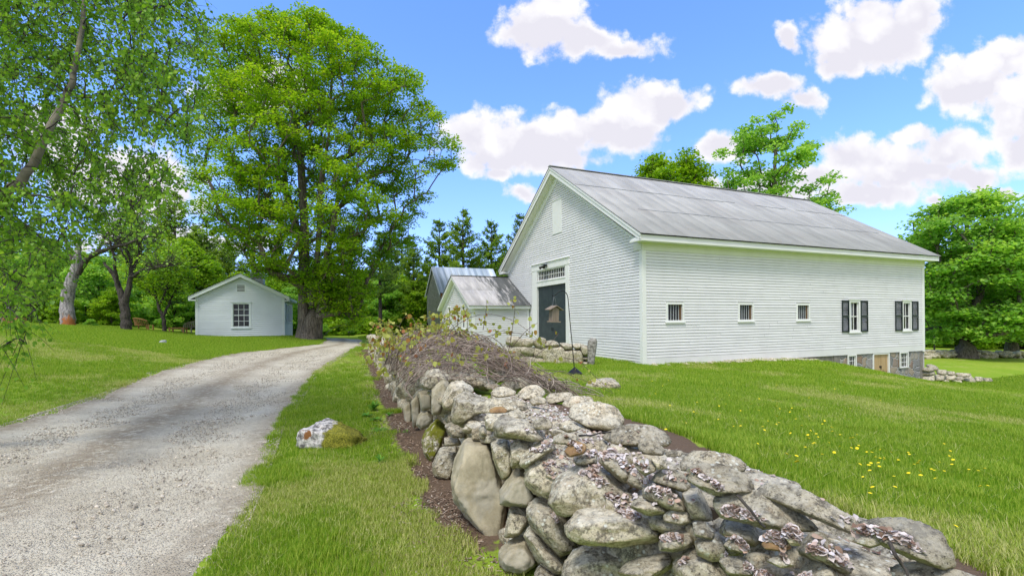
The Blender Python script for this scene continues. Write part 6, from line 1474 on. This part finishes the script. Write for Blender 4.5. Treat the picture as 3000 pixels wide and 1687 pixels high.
Zc = Zc + rv.normal(0, .09, Zc.shape); V = P_[:, None] + s[:, None, None] * (T[None, :, :1] * B[:, None] + T[None, :, 1:] * A[:, None] + Zc[:, :, None] * N[:, None])
F = (np.arange(n_) * 9)[:, None, None] + np.array([(i, (i + 1) % 8, 8) for i in range(8)])[None]
lo_ = mesh_np('leaf_litter', V.reshape(-1, 3), F.reshape(-1, 3), M['litter'], smooth=True, attr={'rnd': np.repeat(rv.random(n_), 9)}); tag(lo_, kind='stuff'); print('litter', n_)
for fr, a_, b_, lab in ((Z8, (170, 725), (400, 990), 'thick dry stick leaning on the slate slab by the leaf litter'), (Z8, (1450, 1110), (1610, 1400), 'dry stick across the litter beside the brown boulder'), (Z7, (530, 345), (790, 305), 'short red brown twig lying below the broad flat boulder')):
    pts = []
    for t in np.linspace(0, 1, 7):
        px_, py_ = fr(a_[0] + (b_[0] - a_[0]) * t, a_[1] + (b_[1] - a_[1]) * t); y = hull(px_, py_) - .14; pts.append(np.array(at(px_, py_, y)) + rv.normal(0, .004, 3))
    tb = Tubes(); pts = np.array(pts); tb.add(pts - pts[0], np.linspace(.007, .004, 7), 6); o = tb.build('stick', M['darkbark']); o.location = pts[0]; tag(o, lab, 'stick')

# ------------------------------------------------------------------ bird feeder on its hooked pole
fd = 12.6
def zp(x, y, d=fd): q = Z2(x, y); return np.array(at(q[0], q[1], d))
pb = zp(806, 1462); pole = tag(empty('feeder_pole', pb), 'thin black hooked garden pole with a black cone at its foot', 'pole')
mb = Tubes(); P = np.array([zp(*q) for q in ((806,1475),(775,1100),(745,800),(722,520),(714,470),(700,435),(675,412),(645,402),(610,407),(582,428),(558,458),(540,475),(526,470),(520,455))]) - pb; t = np.linspace(0, 1, len(P)); mb.add(P, [.011] * len(P), 8); o = mb.build('pole', M['black'], pole)
mb = MB(); n_ = 20
mb.add([(.012 * math.cos(a), .012 * math.sin(a), .16) for a in np.arange(n_) * 2 * math.pi / n_] + [(.20 * math.cos(a), .20 * math.sin(a), .0) for a in np.arange(n_) * 2 * math.pi / n_] + [(.20 * math.cos(a), .20 * math.sin(a), -.015) for a in np.arange(n_) * 2 * math.pi / n_], [[i, (i + 1) % n_, n_ + (i + 1) % n_, n_ + i] for i in range(n_)] + [[n_ + i, n_ + (i + 1) % n_, 2 * n_ + (i + 1) % n_, 2 * n_ + i] for i in range(n_)])
bf_ = mb.build('baffle_cone', M['black'], pole); bf_.location = (0, 0, .0)
fc = zp(540, 700); fe = tag(empty('bird_feeder', fc, R(25)), 'weathered grey wooden bird feeder with pitched roof hanging from the hooked pole', 'bird feeder'); fe.rotation_euler = (R(2), R(1.5), R(28))
S_ = fd / 1218 * .19556
hb = 78 * S_; zb_, zt_ = -92 * S_, 62 * S_
mb = MB(); mb.add([(-.105, -.08, zb_), (.105, -.08, zb_), (.105, -.065, zb_), (-.105, -.065, zb_), (-.105, -.08, zt_), (.105, -.08, zt_), (.105, -.065, zt_), (-.105, -.065, zt_), (0, -.08, zt_ + .055), (0, -.065, zt_ + .055)], [(0,1,5,8,4),(3,7,9,6,2),(0,3,2,1),(1,2,6,5),(3,0,4,7),(4,8,9,7),(8,5,6,9)])
mb.build('front_panel', M['oldwood'], fe, .003)
mb = MB(); mb.box((-.105, .065, zb_), (.105, .08, zt_)); mb.box((-.10, -.064, zb_), (-.088, .064, zt_)); mb.box((.088, -.064, zb_), (.10, .064, zt_)); mb.build('side_panel', M['oldwood'], fe)
mb = MB(); mb.box((-.145, -.11, zb_ - .035), (.145, .11, zb_ - .001)); mb.build('seed_tray', M['oldwood'], fe, .004)
for s_ in (-1, 1):
    mb = MB(); mb.add([(0, y, zt_ + .078 + dz) for y in (-.13, .13) for dz in (0, .018)] + [(s_ * .205, y, zt_ - .028 + dz) for y in (-.13, .13) for dz in (0, .018)], [(0,1,5,4),(2,3,7,6),(0,2,6,4),(1,3,7,5),(0,1,3,2),(4,5,7,6)]); mb.build('roof_board', M['oldwood'], fe)
mb = MB()
top_ = Vector(zp(538, 478) - fc); Rm = fe.rotation_euler.to_matrix().inverted(); tl = Rm @ top_
for s_ in (-1, 1): mb.tube([tuple(tl), (s_ * .03, 0, zt_ + .25), (s_ * .06, 0, zt_ + .06)], .0035, 5)
mb.build('hanging_wire', M['lampsteel'], fe)

# ------------------------------------------------------------------ garden furniture by the cottage
def bench(loc, rz, label, matn, w=1.5):
    t = tag(empty('curved_bench', loc, rz), label, 'bench'); n = 15
    arc = lambda s: (w / 2 * math.sin(s * 1.15) / math.sin(1.15), -.42 * (math.cos(s * 1.15) - math.cos(1.15)) / (1 - math.cos(1.15)))
    mb = MB(); xs = np.linspace(-1, 1, 11)
    for k in range(4):
        o = .10 * k; mb.add([(arc(s)[0] * (1 - o * .55), arc(s)[1] + .42 - .08 - o * 1.15 - .0, z) for z in (.42, .445) for s in xs] + [(arc(s)[0] * (1 - o * .55 - .05), arc(s)[1] + .42 - .08 - o * 1.15 - .09, z) for z in (.42, .445) for s in xs],
           [[i, i + 1, 22 + i + 1, 22 + i] for i in range(10)] + [[11 + i, 12 + i, 34 + i, 33 + i] for i in range(10)] + [[22 + i, 23 + i, 34 + i, 33 + i] for i in range(10)])
    mb.v = [v * np.array([1, -1, 1]) + np.array([0, .42, 0]) for v in mb.v]; mb.build('seat', M[matn], t)
    mb = MB()
    for s in np.linspace(-1, 1, n):
        x, y = arc(s); y = -y - .0; hgt = .90 - .20 * abs(s) ** 2.2; mb.bar((x, y + .42, .45), (x * 1.05, y + .42 + .10 * -(-1 if False else 1) * -1, hgt), .055, .02, (0, 1, 0))
    mb.build('backrest', M[matn], t)
    mb = MB(); P = [(arc(s)[0] * 1.06, -arc(s)[1] + .53, .92 - .20 * abs(s) ** 2.2) for s in np.linspace(-1, 1, 13)]
    for a, b in zip(P[:-1], P[1:]): mb.bar(a, b, .07, .05)
    mb.build('top_rail', M[matn], t)
    for x, y in ((-w / 2 + .06, .42), (w / 2 - .06, .42), (-w / 2 + .30, .02), (w / 2 - .30, .02)):
        mb = MB(); mb.box((x - .035, y - .035, 0), (x + .035, y + .035, .44)); mb.build('leg', M[matn], t)
    return t
q = at(378, 838, 34.5); bench((q.x, 34.5, ground_z(q.x, 34.5) - .02), R(150), 'curved wooden garden bench with its back turned, left of the small apple tree', 'warmwood', 1.55)
q = at(462, 845, 35.6); bench((q.x, 35.9, ground_z(q.x, 35.9) - .02), R(-14), 'silvered curved slatted bench standing between the apple tree and the cottage', 'greywood', 1.45)
q = at(448, 843, 34.3); gz_ = ground_z(q.x, 34.3); tb_ = tag(empty('garden_table', (q.x, 34.3, gz_), R(8)), 'low orange brown wooden table in front of the silvered bench', 'table')
mb = MB()
for k in range(6): mb.box((-.52, -.28 + k * .095, .40), (.52, -.28 + k * .095 + .085, .43))
mb.box((-.48, -.25, .35), (.48, .25, .398)); mb.build('table_top', M['warmwood'], tb_)
for x in (-.45, .45):
    for y in (-.22, .22): mb = MB(); mb.box((x - .035, y - .035, 0), (x + .035, y + .035, .349)); mb.build('leg', M['warmwood'], tb_)
# things at the far left edge
q = at(37, 818, 30); gz_ = ground_z(q.x, 30); bxo = tag(empty('wooden_box', (q.x, 30, gz_)), 'small orange plank box on the lawn near the left edge', 'box')
mb = MB(); mb.box((-.46, -.3, 0), (.46, .3, .19)); mb.build('lower_plank', M['warmwood'], bxo, .01); mb = MB(); mb.box((-.46, -.3, .20), (.46, .3, .40)); mb.build('upper_plank', M['warmwood'], bxo, .01)
q = at(0, 818, 31); gz_ = ground_z(q.x, 31); ht = tag(empty('hutch', (q.x - .2, 31, gz_)), 'dark little hutch with a white sheet roof at the far left edge', 'hutch')
mb = MB(); mb.box((-.8, -.4, 0), (.8, .5, .85)); mb.build('body', M['oldwood'], ht); mb = MB(); mb.add([(-.95, -.55, .86), (.95, -.55, .86), (.95, .65, 1.05), (-.95, .65, 1.05), (-.95, -.55, .90), (.95, -.55, .90), (.95, .65, 1.09), (-.95, .65, 1.09), ], [(0,1,2,3),(4,5,6,7),(0,1,5,4),(1,2,6,5),(2,3,7,6),(3,0,4,7)]); mb.build('roof', M['curtain'], ht)
q = at(878, 856, 46); gz_ = ground_z(q.x, 46); ls_ = tag(empty('garden_spike', (q.x, 46, gz_)), 'small dark sprinkler spike standing in the far meadow', 'sprinkler'); mb = MB(); mb.tube([(0, 0, 0), (0, 0, .42)], [.03, .03], 8); mb.build('spike', M['black'], ls_); mb = MB(); mb.tube([(-.05, 0, .42), (.05, 0, .50)], [.09, .06], 8); mb.tube([(.05, 0, .45), (.5, 0, .50)], [.015, .012], 6); mb.build('spray_arm', M['black'], ls_)
# far lane behind the right trees
mb = MB(); L0 = [(24, 52), (34, 50), (50, 48), (80, 46)]
for (a, b), (c, d) in zip(L0[:-1], L0[1:]):
    for k in range(6):
        t0, t1 = k / 6, (k + 1) / 6; xa, ya, xb, yb = a + (c - a) * t0, b + (d - b) * t0, a + (c - a) * t1, b + (d - b) * t1
        mb.poly((xa, ya, ground_z(xa, ya) + .05), (xb, yb, ground_z(xb, yb) + .05), (xb, yb + 2.2, ground_z(xb, yb + 2.2) + .05), (xa, ya + 2.2, ground_z(xa, ya + 2.2) + .05))
tag(mb.build('lane', M['road']), kind='structure')

# ------------------------------------------------------------------ scattered instances
def tuft(name, rng, nb, h, w, rad, mt, lean=.35):
    V, F, A, n = [], [], [], 0
    for _ in range(nb):
        a = rng.uniform(0, 6.283); r = rad * rng.random() ** .5; b = np.array([math.cos(a) * r, math.sin(a) * r, -.005]); t = rng.uniform(0, 6.283); d = np.array([math.cos(t), math.sin(t), 0]); s = np.array([-d[1], d[0], 0]); hh = h * rng.uniform(.5, 1.15); l = lean * rng.uniform(.2, 1.3) * hh; ww = w * rng.uniform(.7, 1.3)
        V += [b - s * ww, b + s * ww, b + d * l * .35 + (0, 0, hh * .6) + s * ww * .75, b + d * l * .35 + np.array([0, 0, hh * .6]) - s * ww * .75, b + d * l + np.array([0, 0, hh])]; F += [[n, n + 1, n + 2, n + 3], [n + 3, n + 2, n + 4]]; A += [rng.random()] * 5; n += 5
    o = mesh_np(name, V, F, M[mt], attr={'rnd': A}); COL.objects.unlink(o); return o
def scatter(name, P, rot, scl, src):
    me = bpy.data.meshes.new(name); P = np.asarray(P, np.float32); me.vertices.add(len(P)); me.vertices.foreach_set('co', P.ravel())
    for k, v in (('rot', rot), ('scl', scl)): a = me.attributes.new(k, 'FLOAT_VECTOR', 'POINT'); a.data.foreach_set('vector', np.asarray(v, np.float32).ravel())
    me.materials.append(src.data.materials[0]); o = link(bpy.data.objects.new(name, me)); g = bpy.data.node_groups.new(name, 'GeometryNodeTree')
    g.interface.new_socket('Geometry', in_out='INPUT', socket_type='NodeSocketGeometry'); g.interface.new_socket('Geometry', in_out='OUTPUT', socket_type='NodeSocketGeometry')
    gi = g.nodes.new('NodeGroupInput'); go = g.nodes.new('NodeGroupOutput'); mp_ = g.nodes.new('GeometryNodeMeshToPoints'); io = g.nodes.new('GeometryNodeInstanceOnPoints'); oi = g.nodes.new('GeometryNodeObjectInfo'); oi.inputs['Object'].default_value = src
    g.links.new(gi.outputs[0], mp_.inputs[0]); g.links.new(mp_.outputs[0], io.inputs['Points']); g.links.new(oi.outputs['Geometry'], io.inputs['Instance'])
    for nm_, sk in (('rot', 'Rotation'), ('scl', 'Scale')):
        na = g.nodes.new('GeometryNodeInputNamedAttribute'); na.data_type = 'FLOAT_VECTOR'; na.inputs['Name'].default_value = nm_; g.links.new(na.outputs[0], io.inputs[sk])
    g.links.new(io.outputs[0], go.inputs[0]); m = o.modifiers.new('scatter', 'NODES'); m.node_group = g; return o
rs = np.random.default_rng(201)
TU = {'green': tuft('tuft', rs, 16, .062, .0022, .05, 'grass'), 'dark': tuft('tuft', rs, 20, .085, .0025, .055, 'grass', .5), 'dry': tuft('tuft', rs, 14, .055, .0019, .055, 'drygrass', .7), 'far': tuft('tuft', rs, 26, .085, .006, .14, 'grass', .5), 'straw': tuft('tuft', rs, 12, .07, .0018, .06, 'drygrass', 1.3)}
def sample(n, x0, x1, y0, y1): return rs.uniform(x0, x1, n), rs.uniform(y0, y1, n)
G_ = {k: [] for k in TU}
def lay(n, x0, x1, y0, y1, zone, scale, far=False):
    x, y = sample(n, x0, x1, y0, y1); d, s = face_d(x, y); rd = in_road(x, y); inview = (abs(x) < 1.12 * y + .4)
    q = np.c_[x, y, 0 * x]; edge = .10 * fbm(q * 2.1, 31, 3)
    if zone == 'L': ok = (d < -.02) & (rd < .03 + edge) & (d < -.38 + .32 * sstep(-y, -4.8, -2.8) + .28 * fbm(q * 2.3, 33, 3))
    else: ok = (d > .95) & ((y > 6.6) | over_np(x, y, H(x, y), -4))
    lb = Vector((0, 0, 0)); rel = np.stack([x - BA.x, y - BA.y], 1); u = rel @ np.array([d2.x, d2.y]); v = rel @ np.array([d1.x, d1.y]); ok &= ~((u > -.02) & (v > -.03)); ok &= ~((u > -3.6) & (u < 0) & (v > 10.1))
    rel = np.stack([x - cO.x, y - cO.y], 1); u = rel @ np.array([cdir.x, cdir.y]); v = rel @ np.array([-cdir.y, cdir.x]); ok &= ~((u > -.03) & (u < CWD + .03) & (v > -.03) & (v < CDP + .03))
    ok &= inview; x, y, q = x[ok], y[ok], q[ok]; z = H(x, y) + (.02 * fbm(np.c_[x, y, 0 * x] * .9, 21, 3)) * (np.hypot(x, y) < 60); n1 = fbm(q * .55, 41, 3) + .25 * rs.normal(0, 1, len(x)); 
    dk = fbm(q * 1.3, 43, 2); strip = zone == 'L'
    cls = np.where(far, 0, np.where(n1 > (-.05 if strip else .36), 1, np.where(dk > .42, 2, np.where(rs.random(len(x)) < (.22 if strip else .08), 3, 0))))
    for c, nm_ in ((0, 'far' if far else 'green'), (1, 'dry'), (2, 'dark'), (3, 'straw')):
        m = cls == c
        if m.any(): G_[nm_].append(np.c_[x[m], y[m], z[m], scale * rs.uniform(.7, 1.25, m.sum())])
lay(17000, -3.6, .4, 2.6, 6, 'L', 1.0); lay(13000, -5.6, -1, 6, 11, 'L', 1.1); lay(7000, -8.5, -3, 11, 18, 'L', 1.35); lay(3500, -11, -5.5, 18, 28, 'L', 1.6)
lay(26000, 1.0, 7.5, 1.8, 6.5, 'R', 1.0); lay(34000, 0, 12.5, 6.5, 11.5, 'R', 1.15); lay(34000, -1, 21, 11.5, 19.5, 'R', 1.5)
lay(9000, -15, -7.3, 6.8, 12, 'L', 1.1); lay(22000, -21, -8.5, 12, 20, 'L', 1.4)
lay(26000, -36, -8, 20, 36, 'L', 1.1, True); lay(26000, -2, 34, 19, 34, 'R', 1.1, True); lay(16000, 18, 50, 24, 52, 'R', 1.5, True); lay(8000, -14, 2, 34, 60, 'R', 1.6, True); lay(3000, 1.0, 5, 5, 7, 'R', 1.2); lay(9000, .8, 3.2, 1.6, 5, 'R', 1.0)
tot = 0
for k, L in G_.items():
    if not L: continue
    A = np.concatenate(L); n_ = len(A); tot += n_; rot = np.c_[rs.normal(0, .08, n_), rs.normal(0, .08, n_), rs.uniform(0, 6.283, n_)]; tag(scatter({'green': 'lawn_grass', 'dark': 'lush_grass', 'dry': 'dry_grass', 'far': 'far_grass', 'straw': 'straw_grass'}[k], A[:, :3], rot, np.repeat(A[:, 3:], 3, 1), TU[k]), kind='stuff')
print('tufts', tot)
# gravel
def peb(seed): V, F = rand_rock(1, .8, .6, seed, 2, .05); o = mesh_np('pebble', V, F, M['pebble'], smooth=True, attr={'rnd': np.full(len(V), (seed * .37) % 1)}); COL.objects.unlink(o); return o
for sd in range(4):
    Ps = []
    for n, y0, y1, s0, s1 in ((6500, 3.2, 7, .006, .014), (5200, 7, 13, .010, .022), (2600, 13, 26, .016, .035), (420, 3.2, 9, .018, .040)):
        y = rs.uniform(y0, y1, n); xl = np.interp(y, LE[:, 1], LE[:, 0]); xr = np.interp(y, RE[:, 1], RE[:, 0]); t = np.where(rs.random(n) < .5, rs.beta(.45, .5, n) * 1.06 - .03, np.where(rs.random(n) < .6, rs.normal(.5, .10, n), rs.random(n))); x = xl + (xr - xl) * t; ok = abs(x) < 1.12 * y; z = H(x, y) + .012 - .0 * y
        sc = rs.uniform(s0, s1, n); Ps.append(np.c_[x, y, z, sc][ok])
    n = 900; y = rs.uniform(2.8, 20, n); xf = np.interp(-y, -FACE[::-1, 1][::-1], FACE[:, 0]) ; x = xf - rs.uniform(.02, .7, n); Ps.append(np.c_[x, y, H(x, y) - .0, rs.uniform(.008, .022, n)])
    A = np.concatenate(Ps); n_ = len(A); tag(scatter('gravel', A[:, :3], rs.uniform(0, 6.28, (n_, 3)) * np.array([.15, .15, 1]), A[:, 3:] * np.array([1.2, 1, .8]), peb(300 + sd)), kind='stuff')
# mulch strip
n_ = 9000; y = 2.6 + 17 * rs.random(n_) ** 1.5; xf = np.interp(-y, -FACE[:, 1], FACE[:, 0]); x = xf - np.abs(rs.normal(.22, .20, n_)); keep_ = rs.random(n_) < np.clip((y - 2.4) / 2.4, .25, 1); x = np.where(keep_, x, xf + .3); x[:500] = -2.2 + rs.normal(0, .4, 500); y[:500] = 7.3 + rs.normal(0, .25, 500); z = H(x, y) + .012
a = rs.uniform(0, 6.28, n_); L = rs.uniform(.012, .06, n_); wd = rs.uniform(.0015, .006, n_); tl_ = rs.normal(0, .25, n_); D = np.c_[np.cos(a), np.sin(a), tl_]; S3 = np.c_[-np.sin(a), np.cos(a), rs.normal(0, .3, n_)]; C3 = np.c_[x, y, z]
V = np.stack([C3 - D * L[:, None] / 2 - S3 * wd[:, None], C3 + D * L[:, None] / 2 - S3 * wd[:, None], C3 + D * L[:, None] / 2 + S3 * wd[:, None], C3 - D * L[:, None] / 2 + S3 * wd[:, None]], 1)
tag(mesh_np('bark_mulch', V.reshape(-1, 3), (np.arange(n_) * 4)[:, None] + np.arange(4)[None], M['mulch'], attr={'rnd': np.repeat(rs.random(n_), 4)}), kind='stuff')
# ------------------------------------------------------------------ weeds by the wall
def ghit(px, py):
    a, b = ray(px, py); y = np.arange(1.5, 60, .03); z = EYE + b * y - H(a * y, y); i = int(np.argmax(z < 0)); return a * y[i], y[i], ground_z(a * y[i], y[i])
def weed(px, py, label, n, L, up, seed, mt='weed', wd=.32, group=None):
    r = np.random.default_rng(seed); x, y, z = ghit(px, py); root = tag(empty('weed', (x, y, z)), label, 'weed', group); P = []; V, F, A = [], [], []; k = 0
    for i in range(n):
        a = r.uniform(0, 6.283); el = up * r.uniform(.4, 1.3); d = np.array([math.cos(a) * math.cos(el), math.sin(a) * math.cos(el), math.sin(el)]); s = np.array([-math.sin(a), math.cos(a), 0]); l = L * r.uniform(.6, 1.2); b = np.array([0, 0, r.uniform(0, .6) * L * up])
        sec = [(0, .15, 0), (.35, 1, .0), (.7, .8, -.05), (1, .05, -.22)]
        for t, w_, dz in sec: c = b + d * l * t + np.array([0, 0, dz * l]); V += [c - s * l * wd * w_ / 2, c + s * l * wd * w_ / 2]
        for j in range(3): F.append([k + 2 * j, k + 2 * j + 1, k + 2 * j + 3, k + 2 * j + 2])
        A += [r.random()] * 8; k += 8
    mesh_np('leaves', V, F, M[mt], root, attr={'rnd': A}); tb = Tubes(); tb.add([(0, 0, -.02), (0, 0, L * up * .5)], [.005, .003], 5); tb.build('stem', M['stalk'], root)
weed(*Z6(385, 500), 'leafy bright green weed clump by the wall, tallest of the group', 34, .17, .9, 1); weed(*Z6(340, 540), 'pale feathery weed just left of the tallest weed clump', 30, .13, .6, 2); weed(*Z6(395, 560), 'low weed rosette in front of the tallest weed clump', 22, .13, .5, 3)
weed(*Z6(475, 530), 'small seedling close to the foot of the wall', 12, .10, .7, 4); weed(*Z6(420, 612), 'flat bright fern like weed beside the mossy boulder', 46, .17, .22, 5, wd=.2); weed(*Z6(575, 625), 'little three leaved weed at the foot of the wall', 9, .09, .5, 6)
weed(*Z6(595, 822), 'yellow green grass tuft alone on the bark mulch', 60, .12, 1.0, 7, 'drygrass', .06); weed(*Z6(425, 800), 'thin weed sprig at the edge of the bark mulch', 12, .12, .8, 8, wd=.2)
# ------------------------------------------------------------------ dandelions
mb = MB(); n_ = 12; mb.add([(0, 0, .008)] + [(.011 * math.cos(a), .011 * math.sin(a), .008) for a in np.arange(n_) * 2 * math.pi / n_] + [(.021 * math.cos(a) * (1 + .12 * (i % 2)), .021 * math.sin(a) * (1 + .12 * (i % 2)), .001) for i, a in enumerate(np.arange(n_) * 2 * math.pi / n_)], [[0, 1 + i, 1 + (i + 1) % n_] for i in range(n_)] + [[1 + i, 13 + i, 13 + (i + 1) % n_, 1 + (i + 1) % n_] for i in range(n_)])
dn = mb.build('dandelion', M['petal']); tag(dn, 'small yellow dandelion flower in the lawn right of the wall', 'dandelion', 'dandelions in the right lawn')
mb = MB(); mb.tube([(0, 0, 0), (.004, 0, -.05), (0, 0, -.11)], .0018, 4); mb.build('stalk', M['stalk'], dn)
rd_ = np.random.default_rng(301); lst = []
for cx, cy, sx, sy, n in ((1960,1085,60,22,16),(2050,1110,60,22,12),(2100,1140,70,25,12),(2170,1165,50,14,12),(2310,1185,45,12,12),(2270,1205,60,20,10),(1850,1050,60,22,10),(2420,1240,60,25,6),(1700,1000,70,25,9),(1990,1000,170,20,10),(2150,1010,150,16,9),(2290,1240,60,25,6),(1620,965,60,15,6),(2470,1390,30,20,4),(2000,1180,40,15,5)):
    for _ in range(n): lst.append((rd_.normal(cx, sx * 1.35), rd_.normal(cy, sy * 1.3)))
first = True
for px_, py_ in lst:
    x, y, z = ghit(px_, py_); d, s = face_d(x, y)
    if d < 1.4 or y > 20 or y < 1.6: continue
    loc = (x, y, z + rd_.uniform(.075, .11)); sc = rd_.uniform(.40, .66) * (1 + .015 * y); rot = (rd_.normal(-.25, .25), rd_.normal(0, .25), rd_.uniform(0, 6.28))
    if first: dn.location = loc; dn.rotation_euler = rot; dn.scale = (sc,) * 3; first = False
    else: o = copy_tree(dn, loc, 0, sc); o.rotation_euler = rot
